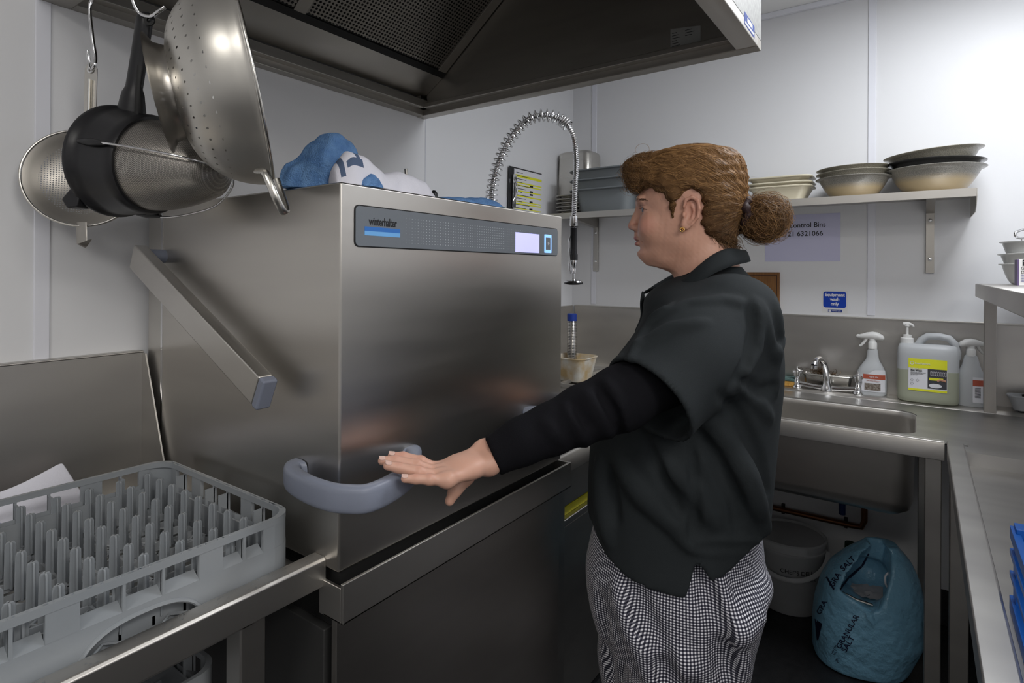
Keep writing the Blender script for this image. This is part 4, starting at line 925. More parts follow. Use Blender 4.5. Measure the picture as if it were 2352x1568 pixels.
blob_cloth('white_cloth', 'white cotton cloth with navy print draped in front of the blue cloth on the dishwasher', M['cloth_w'], [(.022, .05, .02, .015), (.045, .045, .058, .03), (.075, .045, .055, .034), (.11, .045, .032, .034), (.16, .05, .040, .036), (.21, .055, .034, .036), (.25, .06, .012, .02)], .1, TOPZ, 8.7, .006, 20,
           stripes=(M['navy'], lambda u_, v_: (.12 < u_ < .26 and .33 < v_ < .40) or (.05 < u_ < .09 and .08 < v_ < .45) or (.20 < u_ < .23 and .12 < v_ < .33)))
blob_cloth('blue_cloth', 'flat blue microfibre cloth lying along the top right of the dishwasher', M['cloth_b'], [(.27, .05, .006, .02), (.31, .06, .014, .03), (.37, .06, .017, .035), (.42, .06, .022, .035), (.455, .055, .016, .03), (.48, .05, .004, .02)], .1, TOPZ, 5.5, .006, 30)
blob_cloth('blue_cloth', 'small turned-up corner of blue cloth poking out beneath the white cloth', M['cloth_b'], [(.052, .012, .003, .004), (.058, .014, .014, .009), (.072, .014, .022, .010), (.086, .014, .016, .009), (.094, .012, .004, .005)], .1, TOPZ, 6.1, .003, 60)
t = thing('thermometer_probe', 'thin grey and yellow stick standing up behind the white cloth', 'stick', (.26, .14, TOPZ))
A_, B_ = Vector((.262, .12, TOPZ)), Vector((.252, .12, TOPZ + .068))
MB().tube([A_, B_], .0035, 8).build('rod', M['dull'] if 'dull' in M else M['steel_dull'], t, smooth=60)
MB().tube([A_.lerp(B_, .1) + Vector((.003, -.001, 0)), A_.lerp(B_, .75) + Vector((.003, -.001, 0))], .0016, 6).build('yellow_stripe', M['yel'], t, smooth=60)
for k, (x, y, hh, lab) in enumerate(((.335, .12, .034, 'black plastic knob standing behind the flat blue cloth'), (.47, .11, .018, 'small black cap behind the right end of the flat blue cloth'))):
    o = MB().loft([[(x + r * math.cos(a), y + .6 * r * math.sin(a), TOPZ + z) for a in [2 * math.pi * q / 14 for q in range(14)]] for z, r in ((0, .009), (hh * .5, .010), (hh * .85, .009), (hh, .004))]).build('black_stopper', M['black'], None, smooth=70); tag(o, lab, 'stopper')

# ================================================================ HANGING UTENSILS (left lip of the canopy)
def shook(t, top, bot, r=.0025, rt=.014, rb=.014, tip=.04, side=Vector((0, 1, 0)), name='s_hook'):
    """S hook from the lip (top) down to bot"""
    top, bot = Vector(top), Vector(bot); up = Vector((0, 0, 1)); P = []
    for k in range(9): a = math.pi * k / 8; P.append(top + side * (-rt + rt * math.cos(math.pi - a) * -1 - 0) * 0 + side * (-rt - rt * math.cos(a)) * -1 + up * (rt * math.sin(a)))
    P = P[::-1]
    Q = []
    for k in range(9): a = math.pi * k / 8; Q.append(bot + side * (-rb + rb * math.cos(a)) + up * (-rb * math.sin(a)))
    return MB().tube(smoothpath([top + side * 2 * rt + up * -.012] + P[::-1][::1][0:0] + [top + side * 2 * rt, top + side * rt + up * rt, top, bot] + Q[2::2] + [bot - side * 2 * rb * 1.1 + up * tip], 5), r, 8).build(name, M['chrome'], t, smooth=70)
CL = FW    # camera forward helper for tilts
# --- skimmer: flat perforated round with long handle, near the wall
sk_ = thing('skimmer', 'round perforated steel skimmer with long flat handle hanging nearest the wall', 'strainer', (-.13, .55, 1.45))
DQ = 1.10
c = dep(187, 409, DQ); 
px_ = DQ / F
R_ = 111 * px_
nrm = Vector((-.45, -.86, .10)).normalized(); e1 = Vector((0, 0, 1)); e1 = (e1 - nrm * e1.dot(nrm)).normalized(); e2 = e1.cross(nrm)
TT = frame(c, e2, e1, nrm)
pf = mat('skimmer_perforated', (.36, .34, .31), .36, 1.0); nt = pf.node_tree; b = nt.nodes['Principled BSDF']
tc = nt.nodes.new('ShaderNodeTexCoord'); v = nt.nodes.new('ShaderNodeTexVoronoi'); v.voronoi_dimensions = '2D'; v.inputs['Randomness'].default_value = 0; v.inputs['Scale'].default_value = 1
nt.links.new(tc.outputs['UV'], v.inputs['Vector']); g1 = nt.nodes.new('ShaderNodeMath'); g1.operation = 'LESS_THAN'; g1.inputs[1].default_value = .30; nt.links.new(v.outputs['Distance'], g1.inputs[0])
vl = nt.nodes.new('ShaderNodeVectorMath'); vl.operation = 'LENGTH'; nt.links.new(tc.outputs['UV'], vl.inputs[0])
g2 = nt.nodes.new('ShaderNodeMath'); g2.operation = 'LESS_THAN'; g2.inputs[1].default_value = 16; nt.links.new(vl.outputs['Value'], g2.inputs[0])
g3 = nt.nodes.new('ShaderNodeMath'); g3.operation = 'MULTIPLY'; nt.links.new(g1.outputs[0], g3.inputs[0]); nt.links.new(g2.outputs[0], g3.inputs[1])
g4 = nt.nodes.new('ShaderNodeMath'); g4.operation = 'SUBTRACT'; g4.inputs[0].default_value = 1; nt.links.new(g3.outputs[0], g4.inputs[1]); nt.links.new(g4.outputs[0], b.inputs['Alpha'])
n = 64; prof = [(.0001, -.022), (R_ * .25, -.021), (R_ * .5, -.017), (R_ * .7, -.011), (R_ * .86, -.004), (R_ * .97, .0)]
o = MB().lathe(prof, TT, n).build('perforated_disc', pf, sk_, smooth=80, recalc=False)
uv = o.data.uv_layers.new(name='UVMap')
for l in o.data.loops:
    vi = l.vertex_index; r_ = prof[vi // n][0]; a = 2 * math.pi * (vi % n) / n; uv.data[l.index].uv = (r_ * math.cos(a) / .0042, r_ * math.sin(a) / .0042)
MB().tube([TT @ Vector((R_ * math.cos(a), R_ * math.sin(a), 0)) for a in [2 * math.pi * k / 64 for k in range(64)]], .0025, 8, loop=True).build('rim', M['steel_pol'], sk_, smooth=80)
ht, hb = dep(209, 146, 1.08), dep(205, 318, 1.09)
w2 = .0125
mbh = MB(); up_ = (ht - hb).normalized(); sd = Vector((.5, -.86, 0)); 
hp_ = [hb + sd * -w2, hb + sd * w2, ht + sd * w2 - up_ * .01, ht + sd * (w2 * .6), ht - sd * (w2 * .6), ht - sd * w2 - up_ * .01]
mbh.prism(hp_, Vector((.86, .5, 0)) * .0015)
mbh.tube([hb + Vector((-.003, -.003, 0)), ht - up_ * .03 + Vector((-.003, -.003, 0))], .004, 8, sq=(1, .5)); mbh.build('handle', M['steel_pol'], sk_, smooth=40)
MB().lathe([(.0035, 0), (.006, 0), (.006, .0006), (.0035, .0006)], frame(ht - up_ * .012 + Vector((-.0016, -.001, 0)), sd, up_, (-.86, -.5, 0)), 20).build('hanging_eye', M['wall'], sk_)
cb = dep(187, 520, 1.09); ce = dep(188, 556, 1.085)
MB().tube([cb + Vector((0, 0, .008)), cb, cb.lerp(ce, .6), ce, ce + Vector((.012, .004, -.002))], .011, 12, sq=(.12, 1), upv=(.86, .5, 0)).build('rest_clip', M['steel_dull'], sk_, smooth=60)
hk = thing('s_hook', 'thin steel hook holding the skimmer handle', 'hook', tuple(dep(205, -20, 1.06)))
e_ = dep(209, 152, 1.075)
MB().tube(smoothpath([Vector((-.165, .515, 1.899)), Vector((-.155, .525, 1.93)), Vector((-.138, .52, 1.905)), dep(207, 10, 1.07), dep(212, 80, 1.07), dep(219, 130, 1.07), dep(217, 150, 1.068), dep(210, 158, 1.072), dep(204, 140, 1.066), dep(201, 116, 1.064)], 5), .0032, 8).build('wire', M['chrome'], hk, smooth=70)
# --- chinois: black handle and collar with mesh cone pointing right
ch = thing('chinois', 'black-handled conical mesh strainer hanging with its steel mesh cone pointing right', 'strainer', (-.1, .4, 1.5))
DC = .98
a0 = dep(272, 372, .985); tip = dep(512, 402, .93)   # axis from collar mouth to cone tip
ax = (tip - a0).normalized()
ax = (ax + Vector((0, 0, .02))).normalized()
u1 = (Vector((0, 0, 1)) - ax * ax.z).normalized(); v1 = ax.cross(u1)
TC = frame(a0, u1, v1, ax)
S1 = DC / F; RC = 122 * S1
Lc = (tip - a0).length
c0 = -.004
MB().lathe([(RC * 1.0, c0), (RC * 1.04, c0 + .002), (RC * 1.04, c0 + .010), (RC * .99, c0 + .014), (RC * .97, c0 + .03), (RC * .91, .060), (RC * .92, .072), (RC * .88, .080), (RC * .82, .080), (RC * .86, .06), (RC * .93, c0 + .012), (RC * .97, c0)], TC, 56).build('collar', M['black'], ch, smooth=50)
def mesh_mat():
    mm = mat('woven_mesh', (.38, .36, .33), .38, 1.0); nt = mm.node_tree; b = nt.nodes['Principled BSDF']
    tc = nt.nodes.new('ShaderNodeTexCoord'); br = nt.nodes.new('ShaderNodeTexBrick'); nt.links.new(tc.outputs['UV'], br.inputs['Vector']); br.inputs['Scale'].default_value = 1
    br.inputs['Brick Width'].default_value = 1.0; br.inputs['Row Height'].default_value = .45; br.inputs['Mortar Size'].default_value = .11; br.inputs['Color1'].default_value = (.08, .075, .07, 1); br.inputs['Color2'].default_value = (.11, .1, .09, 1); br.inputs['Mortar'].default_value = (.62, .59, .54, 1); br.inputs['Mortar Smooth'].default_value = .4
    nt.links.new(br.outputs[0], b.inputs['Base Color']); bp = nt.nodes.new('ShaderNodeBump'); bp.inputs['Strength'].default_value = .5; bp.inputs['Distance'].default_value = .001; nt.links.new(br.outputs['Fac'], bp.inputs['Height']); nt.links.new(bp.outputs[0], b.inputs['Normal']); return mm
prof = [(RC * .84, .07)]
for k in range(1, 15):
    q = k / 14; prof.append((RC * (.84 - .46 * q ** 1.7) * (1 if q < .86 else math.sqrt(max(0.0, 1 - ((q - .86) / .14) ** 2)) * .98 + .004), .07 + (Lc - .07) * q * 1.0))
n = 72; o = MB().lathe(prof, TC, n).build('mesh_cone', mesh_mat(), ch, smooth=80, recalc=False)
uv = o.data.uv_layers.new(name='UVMap')
for poly in o.data.polygons:
    us = [(o.data.loops[i].vertex_index % n) for i in poly.loop_indices]; wrap = max(us) - min(us) > 2
    for i in poly.loop_indices:
        vi = o.data.loops[i].vertex_index; u_ = vi % n
        if wrap and u_ == 0: u_ = n
        uv.data[i].uv = (prof[vi // n][1] / .0042, u_ * 130 / n)
# guard wires
def TP(x, y, z): return TC @ Vector((x, y, z))
for k, an in enumerate((78, 198, 318)):
    a = math.radians(an); ca, sa = math.cos(a), math.sin(a)
    MB().tube(smoothpath([TP(RC * .98 * ca, RC * .98 * sa, .045), TP(RC * .98 * ca, RC * .98 * sa, .08), TP(RC * .86 * ca, RC * .86 * sa, Lc * .62), TP(RC * .62 * ca, RC * .62 * sa, Lc * .9), TP(RC * .25 * ca, RC * .25 * sa, Lc + .014), TP(0, 0, Lc + .018)], 5), .0018, 8).build('guard_wire', M['chrome'], ch, smooth=70)
    MB().tube([TP(RC * .97 * ca, RC * .97 * sa, .02), TP(RC * .97 * ca, RC * .97 * sa, .045), TP(RC * .97 * ca, RC * .97 * sa, .072)], [.004, .0065, .003], 8).build('wire_socket', M['black'], ch, smooth=60)
# handle, up from collar
h0 = dep(300, 268, DC - .01); h1 = dep(336, 30, DC - .03)
hm = smoothpath([dep(284, 292, DC - .005), h0, dep(306, 215, DC - .015), dep(318, 140, DC - .02), dep(330, 60, DC - .03), dep(333, 30, DC - .03)], 5)
nh = len(hm); MB().tube(hm, [(.034 - .017 * min(1, k / (nh * .42)) if k < nh * .42 else .0145 - .001 * (k / nh)) * (1 if k < nh - 2 else .6) for k in range(nh)], 18, sq=(.62, 1), upv=(-.815, -.579, 0)).build('handle', M['black'], ch, smooth=60)
gr_ = dep(314, 215, DC - .04); MB().tube([dep(313, 262, DC - .035), dep(316, 200, DC - .04), dep(320, 150, DC - .04)], .004, 8, sq=(.4, 1), upv=(-.815, -.579, 0)).build('handle_groove', M['dark'], ch)
MB().lathe([(.004, 0), (.0085, 0), (.0085, .003), (.004, .003)], frame(dep(345, 48, DC - .045), RT, UP, -FW), 18).build('hanging_eye', M['dark'], ch)
# rest lug, bottom
lg0 = dep(170, 455, DC - .01)
MB().prism([dep(162, 430, .925), dep(180, 428, .925), dep(184, 445, .925), dep(176, 476, .925), dep(152, 478, .925), dep(139, 457, .925)], Vector(FW) * .03).build('rest_lug', M['black'], ch, bevel=.003)
hk = thing('s_hook', 'large bent wire hook through the end of the black handle', 'hook', tuple(dep(345, 0, DC - .04)))
MB().tube(smoothpath([Vector((-.17, .33, 1.895)), Vector((-.165, .33, 1.93)), Vector((-.14, .33, 1.91)), dep(305, -30, DC - .05), dep(307, 5, DC - .05), dep(322, 30, DC - .045), dep(345, 38, DC - .05), dep(362, 28, DC - .06), dep(379, 16, DC - .06)], 5), .003, 8).build('wire', M['chrome'], hk, smooth=70)
# --- colander
co = thing('colander', 'big stainless steel colander hanging sideways on the left with foot ring and loop handle', 'colander', (-.03, .15, 1.7))
# rim plane: rim visible edge-on from (530,-15) to (640,480); axis points to the image left
DK = .86
rt0, rt1 = dep(528, -20, DK), dep(628, 420, DK - .0)
rc = rt0.lerp(rt1, .5); up_r = (rt0 - rt1).normalized(); RR = (rt0 - rt1).length / 2 * 1.0
vw = (rc - Vector(CAM)).normalized(); axk = up_r.cross(vw).normalized()
if axk.dot(Vector(RT)) > 0: axk = -axk
axk = (axk - vw * .05).normalized(); axk = (axk - up_r * axk.dot(up_r)).normalized(); wv = axk.cross(up_r).normalized()
TK = frame(rc, up_r, wv, axk)
dpt = .100
prof = [(RR * 1.015, -.002), (RR * 1.02, .001), (RR * 1.0, .004)]
for k in range(1, 17):
    q = k / 16; a = q * math.pi / 2; prof.append((RR * (math.cos(a) ** .62 * .985) if q < 1 else .002, .004 + dpt * math.sin(a) ** 1.15))
inn = [(max(.001, r - .0012), z - .0012) for r, z in prof[::-1]]
def holes_mat():
    mm = mat('colander_steel', (.60, .58, .54), .42, 1.0, rvar=.08, stretch=(1, 1, 1)); nt = mm.node_tree; b = nt.nodes['Principled BSDF']
    tc = nt.nodes.new('ShaderNodeTexCoord'); v = nt.nodes.new('ShaderNodeTexVoronoi'); v.voronoi_dimensions = '2D'; v.inputs['Randomness'].default_value = 0; v.inputs['Scale'].default_value = 1
    nt.links.new(tc.outputs['UV'], v.inputs['Vector']); g1 = nt.nodes.new('ShaderNodeMath'); g1.operation = 'GREATER_THAN'; g1.inputs[1].default_value = .1; nt.links.new(v.outputs['Distance'], g1.inputs[0])
    sp = nt.nodes.new('ShaderNodeSeparateXYZ'); nt.links.new(tc.outputs['UV'], sp.inputs[0])
    lo = nt.nodes.new('ShaderNodeMath'); lo.operation = 'LESS_THAN'; lo.inputs[1].default_value = 3.0; nt.links.new(sp.outputs[1], lo.inputs[0])
    mx_ = nt.nodes.new('ShaderNodeMath'); mx_.operation = 'MAXIMUM'; nt.links.new(g1.outputs[0], mx_.inputs[0]); nt.links.new(lo.outputs[0], mx_.inputs[1]); nt.links.new(mx_.outputs[0], b.inputs['Alpha']); return mm
n = 96; o = MB().lathe(prof, TK, n).build('bowl', holes_mat(), co, smooth=80, recalc=False)
uv = o.data.uv_layers.new(name='UVMap'); cum = [0]
for a, b in zip(prof[:-1], prof[1:]): cum.append(cum[-1] + math.hypot(a[0] - b[0], a[1] - b[1]))
for poly in o.data.polygons:
    us = [(o.data.loops[i].vertex_index % n) for i in poly.loop_indices]; wrap = max(us) - min(us) > 2
    for i in poly.loop_indices:
        vi = o.data.loops[i].vertex_index; u_ = vi % n
        if wrap and u_ == 0: u_ = n
        uy = cum[vi // n] / .0195; uv.data[i].uv = (u_ * 44 / n + uy * .35, uy)
MB().tube([TK @ Vector((RR * 1.01 * math.cos(a), RR * 1.01 * math.sin(a), 0)) for a in [2 * math.pi * k / 96 for k in range(96)]], .0028, 8, loop=True).build('rim', M['steel_pol'], co, smooth=80)
zf = dpt * .955; rf = RR * .50
MB().lathe([(rf * .86, zf - .012), (rf * .87, zf + .006), (rf * .93, zf + .018), (rf * 1.10, zf + .025), (rf * 1.12, zf + .027), (rf * 1.09, zf + .027), (rf * .91, zf + .021), (rf * .84, zf + .008)], TK, 64).build('foot_ring', M['steel_dull'], co, smooth=60)
# loop handle at the lower rim
g0, g1_, g2_ = dep(588, 398, DK - .13), dep(632, 405, DK - .12), dep(656, 482, DK - .08)
lp = smoothpath([dep(590, 392, DK - .10), dep(606, 394, DK - .115), dep(616, 412, DK - .12), dep(632, 450, DK - .12), dep(648, 482, DK - .11), dep(656, 488, DK - .10), dep(657, 478, DK - .09), dep(646, 445, DK - .06), dep(634, 412, DK - .05)], 5)
MB().tube(lp, .0052, 10, sq=(1, .6)).build('loop_handle', M['steel_pol'], co, smooth=70)
hk = thing('s_hook', 'steel hook holding the colander above the top edge of the picture', 'hook', (-.15, .12, 1.9))
tpk = TK @ Vector((RR * 1.01, 0, 0))
MB().tube(smoothpath([Vector((-.17, .10, 1.895)), Vector((-.165, .10, 1.93)), Vector((-.14, .10, 1.91)), Vector((-.12, .10, 1.885)), tpk + Vector((0, 0, .012)), tpk + Vector((.006, 0, -.002)), tpk + Vector((0, 0, -.008))], 5), .003, 8).build('wire', M['chrome'], hk, smooth=70)

# ================================================================ UNDER THE COUNTER
M['pail'] = mat('white_pail', (.52, .53, .54), .4, 0, .5, var=(3, (.46, .47, .48)))
pl_ = thing('mayonnaise_bucket', 'white plastic mayonnaise bucket with lid and folded handle on the floor under the sink', 'bucket', (1.93, -.31, FLOOR))
px0, py0 = 1.93, -.30
MB().lathe([(0, 0), (.108, 0), (.112, .004), (.128, .225), (.131, .228), (.131, .236), (.128, .238), (.128, .258), (0, .258)], Matrix.Translation((px0, py0, FLOOR)), 48).build('pail', M['pail'], pl_, smooth=50)
MB().lathe([(.133, .25), (.134, .268), (.128, .272), (.122, .264), (0, .266)], Matrix.Translation((px0, py0, FLOOR)), 48).build('lid', M['pail'], pl_, smooth=40)
hpth = [Vector((px0 + .132 * math.cos(a), py0 + .132 * math.sin(a), FLOOR + .232 - .085 * math.sin((a - math.radians(100)) / math.radians(170) * math.pi) ** .8)) + Vector((math.cos(a), math.sin(a), 0)) * .006 for a in [math.radians(100 + 170 * k / 16) for k in range(17)]]
MB().tube(hpth, .007, 8, sq=(.35, 1.2)).build('handle', M['pail'], pl_, smooth=60)
def curved_text(body, size, cx, cy, R, a_mid, z, m, parent, tilt=0):
    o = text('bucket_lettering', body, Matrix.Identity(4), size, m, parent, 'CENTER', ext=0)
    for v in o.data.vertices:
        x, y = v.co.x, v.co.y; a = a_mid + x / R; v.co = (cx + (R + .0012) * math.cos(a), cy + (R + .0012) * math.sin(a), z + y + tilt * x)
    o.name = 'bucket_lettering'; return o
am = math.radians(180 + 22)
curved_text("CHEF'S DELI", .0215, px0, py0, .1245, am, FLOOR + .165, M['ink'], pl_, 0)
curved_text("MAYONNAISE  10L e", .0165, px0, py0, .1238, am, FLOOR + .140, M['ink'], pl_, 0)
# bin liner of dark skirting: pipes
pp = thing('copper_pipe', 'tarnished copper pipe running along the wall under the sink bowl', 'pipe', (2.07, -.4, .5))
cu = mat('copper_tarnished', (.28, .12, .06), .4, 1)
zp = at(1990, 1215, 0, 2.07).z
MB().tube([(2.075, .5, zp + .0), (2.075, -.50, zp), (2.07, -.535, zp + .004), (2.07, -.545, zp + .03), (2.07, -.545, zp + .12)], .011, 12).build('pipe', cu, pp, smooth=60)
for y in (-.25, -.48): MB().box((2.085, y - .006, zp - .02), (2.099, y + .006, zp + .02)).build('clip', M['ink'], pp)
o = MB().tube([(2.06, -.47, .42), (2.06, -.47, .80)], .012, 12).build('blue_pipe', mat('blue_pipe', (.005, .03, .14), .5), None, smooth=60); tag(o, 'dark blue vertical water pipe behind the sink bowl', 'pipe')
o = MB().tube([(2.05, -.50, .26), (2.05, -.50, .32)], [.022, .020], 12).build('green_cap', mat('green_cap', (.004, .03, .01), .6), None, smooth=60); tag(o, 'small dark green container behind the salt bag', 'container')
# --- pedal bin and carton between the dishwasher and the woman
bn = thing('waste_bin', 'dark stainless steel bin under the prep counter beside the dishwasher', 'bin', (.98, .25, FLOOR))
MB().box((.845, .10, FLOOR + .03), (1.16, .50, .655)).build('body', M['steel_h'], bn, bevel=.006)
MB().box((.84, .095, .655), (1.165, .505, .675)).build('lid_frame', M['steel_h'], bn, bevel=.003)
MB().box((.87, .11, FLOOR), (1.15, .49, FLOOR + .03)).build('plinth', M['ink'], bn)
o = MB().box((.86, .11, .6755), (1.10, .31, .700)).build('carton', mat('yellow_carton', (.6, .55, .02), .5), None, bevel=.002); tag(o, 'flat yellow printed packet on the bin lid', 'packet')
text('packet_lettering', 'GLOVES', Matrix.Translation((.8595, .235, .681)) @ frame((0, 0, 0), (0, -1, 0), (0, 0, 1), (-1, 0, 0)), .018, M['ink'], o)
o = MB().loft(loftz([(.7005, .07, .08, 0, 4), (.71, .085, .09, 0, 4), (.735, .08, .085, 0, 4), (.742, .06, .07, 0, 4)], .96, .21)).build('red_package', mat('red_plastic_film', (.16, .012, .012), .25), None, smooth=60); tag(o, 'dark red plastic package on top of the yellow packet', 'package')
# --- blue crate on the right hand table
bc = thing('blue_crate', 'bright blue plastic glass crate at the right edge, standing on the table', 'crate', (.40, -1.04, .864))
cx0 = at(2318, 1400, 2, .90); bx_, by_ = .195, -.838
w3, l3, h3 = .40, .40, .135
zc = .8645
def cr_box(n, a, b): return MB().box(a, b).build(n, M['blue_pl'], bc, bevel=.0015)
for i, (x, y) in enumerate(((bx_, by_), (bx_ + w3 - .03, by_), (bx_, by_ - l3 + .03), (bx_ + w3 - .03, by_ - l3 + .03))):
    cr_box('corner_post', (x, y - .03, zc), (x + .03, y, zc + h3))
for z0_, z1_ in ((.0, .022), (.052, .060), (.085, .094), (.110, .128)):
    bnd = MB().box((bx_ - .004, by_ - .006, zc + z0_), (bx_ + w3 + .004, by_ + .004, zc + z1_)).box((bx_ - .004, by_ - l3 - .004, zc + z0_), (bx_ + w3 + .004, by_ - l3 + .006, zc + z1_)).box((bx_ - .004, by_ - l3, zc + z0_), (bx_ + .006, by_, zc + z1_)).box((bx_ + w3 - .006, by_ - l3, zc + z0_), (bx_ + w3 + .004, by_, zc + z1_))
    bnd.build('band', M['blue_pl'], bc, bevel=.001)
cg = MB()
for k in range(12): cg.box((bx_ + .03 * k + .02, by_ - l3, zc + .002), (bx_ + .03 * k + .024, by_, zc + .01)); cg.box((bx_, by_ - .03 * k - .02, zc + .002), (bx_ + w3, by_ - .03 * k - .024, zc + .01))
cg.build('base_grid', M['blue_pl'], bc, smooth=0)
# ================================================================ THE WOMAN (surfaces grown from smooth-blended volumes)
Q0 = np.array([.676, -.308, 0.]); Vd = np.array([.951, .309, 0.]); Vd /= np.linalg.norm(Vd)
Fd = np.array([-Vd[1], Vd[0], 0.]); Nd = -Vd                      # forward (she faces it) and her left side (towards the room)
def loc(p): q = np.array(p, float) - Q0; return np.array([q @ Fd, q @ Nd, q[2]])
def wld(q): return Vector(Q0 + q[0] * Fd + q[1] * Nd + np.array([0, 0, q[2]]))
def L(px, py, l=0.):                # photo position -> local point on the plane l metres to her left
    d = ray(px, py); t = ((Q0 + l * Nd - CAM) @ Vd) / (d @ Vd); return loc(CAM + t * d)
def LD(px, py, depth): return loc(CAM + depth * ray(px, py))
PX = np.linalg.norm(L(1600, 500) - L(1500, 500)) / 100           # metres per photo pixel at her mid plane
class Vol:
    def __init__(s, lo, hi, h):
        s.lo = np.array(lo, float); s.h = h; s.n = [int((b - a) / h) + 2 for a, b in zip(lo, hi)]
        s.ax = [(s.lo[i] + h * np.arange(s.n[i])).astype(np.float32) for i in range(3)]; s.f = np.full(s.n, .2, np.float32)
    def sl(s, lo, hi):
        out = []
        for i in range(3):
            a = max(0, int((lo[i] - s.lo[i]) / s.h)); b = min(s.n[i], int((hi[i] - s.lo[i]) / s.h) + 2); out.append(slice(a, max(a, b)))
        return tuple(out)
    def grid(s, q): return s.ax[0][q[0]][:, None, None], s.ax[1][q[1]][None, :, None], s.ax[2][q[2]][None, None, :]
    def _mix(s, q, d, k, sub):
        f = s.f[q]
        if sub: d = -d; f2 = np.maximum(f, d); 
        else: f2 = np.minimum(f, d)
        if k > 0:
            hh = np.maximum(k - np.abs(f - d), 0) / k; f2 = f2 + (hh * hh * k * .25) * (1 if sub else -1)
        s.f[q] = f2
    def ell(s, c, r, k=.01, sub=False, R=None):
        c = np.array(c, float); r = np.array(r, float); m = max(r) + k + 2 * s.h; q = s.sl(c - m, c + m); X, Y, Z = s.grid(q)
        if 0 in (len(s.ax[0][q[0]]), len(s.ax[1][q[1]]), len(s.ax[2][q[2]])): return
        x, y, z = X - c[0], Y - c[1], Z - c[2]
        if R is not None: x, y, z = (R[0][0] * x + R[0][1] * y + R[0][2] * z, R[1][0] * x + R[1][1] * y + R[1][2] * z, R[2][0] * x + R[2][1] * y + R[2][2] * z)
        k0 = np.sqrt((x / r[0]) ** 2 + (y / r[1]) ** 2 + (z / r[2]) ** 2); k1 = np.sqrt((x / r[0] ** 2) ** 2 + (y / r[1] ** 2) ** 2 + (z / r[2] ** 2) ** 2)
        s._mix(q, (k0 * (k0 - 1) / np.maximum(k1, 1e-6)).astype(np.float32), k, sub)
    def cap(s, a, b, ra, rb=None, k=.01, sub=False, sc=None):
        rb = ra if rb is None else rb; a = np.array(a, float); b = np.array(b, float); m = max(ra, rb) + k + 2 * s.h
        q = s.sl(np.minimum(a, b) - m, np.maximum(a, b) + m); X, Y, Z = s.grid(q)
        if 0 in (len(s.ax[0][q[0]]), len(s.ax[1][q[1]]), len(s.ax[2][q[2]])): return
        ba = b - a; x, y, z = X - a[0], Y - a[1], Z - a[2]
        t = np.clip((x * ba[0] + y * ba[1] + z * ba[2]) / max(1e-9, ba @ ba), 0, 1)
        dx, dy, dz = x - t * ba[0], y - t * ba[1], z - t * ba[2]
        if sc: dx, dy, dz = dx / sc[0], dy / sc[1], dz / sc[2]
        s._mix(q, (np.sqrt(dx * dx + dy * dy + dz * dz) - (ra + t * (rb - ra))).astype(np.float32), k, sub)
    def chain(s, P, r, k=.01, sub=False, sc=None):
        r = r if isinstance(r, (list, tuple)) else [r] * len(P)
        for i in range(len(P) - 1): s.cap(P[i], P[i + 1], r[i], r[i + 1], k, sub, sc)
    def stack(s, rows, k=.01, e=2.2, sub=False, yc=0.):       # rows: (z, f_back, f_front, half width)
        rows = sorted(rows); zz = [r[0] for r in rows]; X, Y, Z = s.grid((slice(None),) * 3); Y = Y - yc; z1 = s.ax[2]
        fb = np.interp(z1, zz, [r[1] for r in rows]); ff = np.interp(z1, zz, [r[2] for r in rows]); w = np.interp(z1, zz, [r[3] for r in rows])
        # light smoothing of the interpolated outline
        ker = np.ones(5) / 5
        for arr in (fb, ff, w): arr[2:-2] = np.convolve(arr, ker, 'valid')
        c = ((fb + ff) / 2)[None, None, :]; a = np.maximum((ff - fb) / 2, .002)[None, None, :]; w = np.maximum(w, .002)[None, None, :]
        d = ((np.abs((X - c) / a) ** e + np.abs(Y / w) ** e) ** (1 / e) - 1) * np.minimum(a, w)
        d = np.maximum(d, np.maximum(zz[0] - Z, Z - zz[-1])); s._mix((slice(None),) * 3, d.astype(np.float32), k, sub)
    def poly(s, P, keep=True, k=0., lmax=None):        # intersect (keep) with a polygon in the f-z plane
        P = np.array(P, float); X = s.ax[0][:, None]; Z = s.ax[2][None, :]; d = np.full((len(s.ax[0]), len(s.ax[2])), 1e9); sg = np.ones_like(d)
        n = len(P)
        for i in range(n):
            a, b = P[i], P[(i + 1) % n]; e = b - a; wx, wz = X - a[0], Z - a[1]; t = np.clip((wx * e[0] + wz * e[1]) / (e @ e), 0, 1)
            d = np.minimum(d, (wx - e[0] * t) ** 2 + (wz - e[1] * t) ** 2)
            c1 = Z >= a[1]; c2 = Z < b[1]; c3 = e[0] * wz > e[1] * wx; fl = (c1 & c2 & c3) | (~c1 & ~c2 & ~c3); sg = np.where(fl, -sg, sg)
        d = (np.sqrt(d) * sg).astype(np.float32)[:, None, :] * np.ones((1, s.n[1], 1), np.float32)
        s._mix((slice(None),) * 3, -d if keep else d, k, True)
    def plane(s, p, nrm, k=0.):                          # keep the side opposite to nrm
        nrm = np.array(nrm, float); nrm /= np.linalg.norm(nrm); X, Y, Z = s.grid((slice(None),) * 3)
        d = ((X - p[0]) * nrm[0] + (Y - p[1]) * nrm[1] + (Z - p[2]) * nrm[2]).astype(np.float32); s._mix((slice(None),) * 3, -d, k, True)
    def rough(s, amp, fr, seed=0):
        X, Y, Z = s.grid((slice(None),) * 3); rng = np.random.RandomState(seed); d = 0
        for k in range(7):
            v = rng.randn(3) * fr * (1 + k * .35); d = d + np.sin(X * v[0] + Y * v[1] + Z * v[2] + rng.rand() * 6) / (1 + .3 * k)
        s.f += (amp * .45 * d).astype(np.float32)
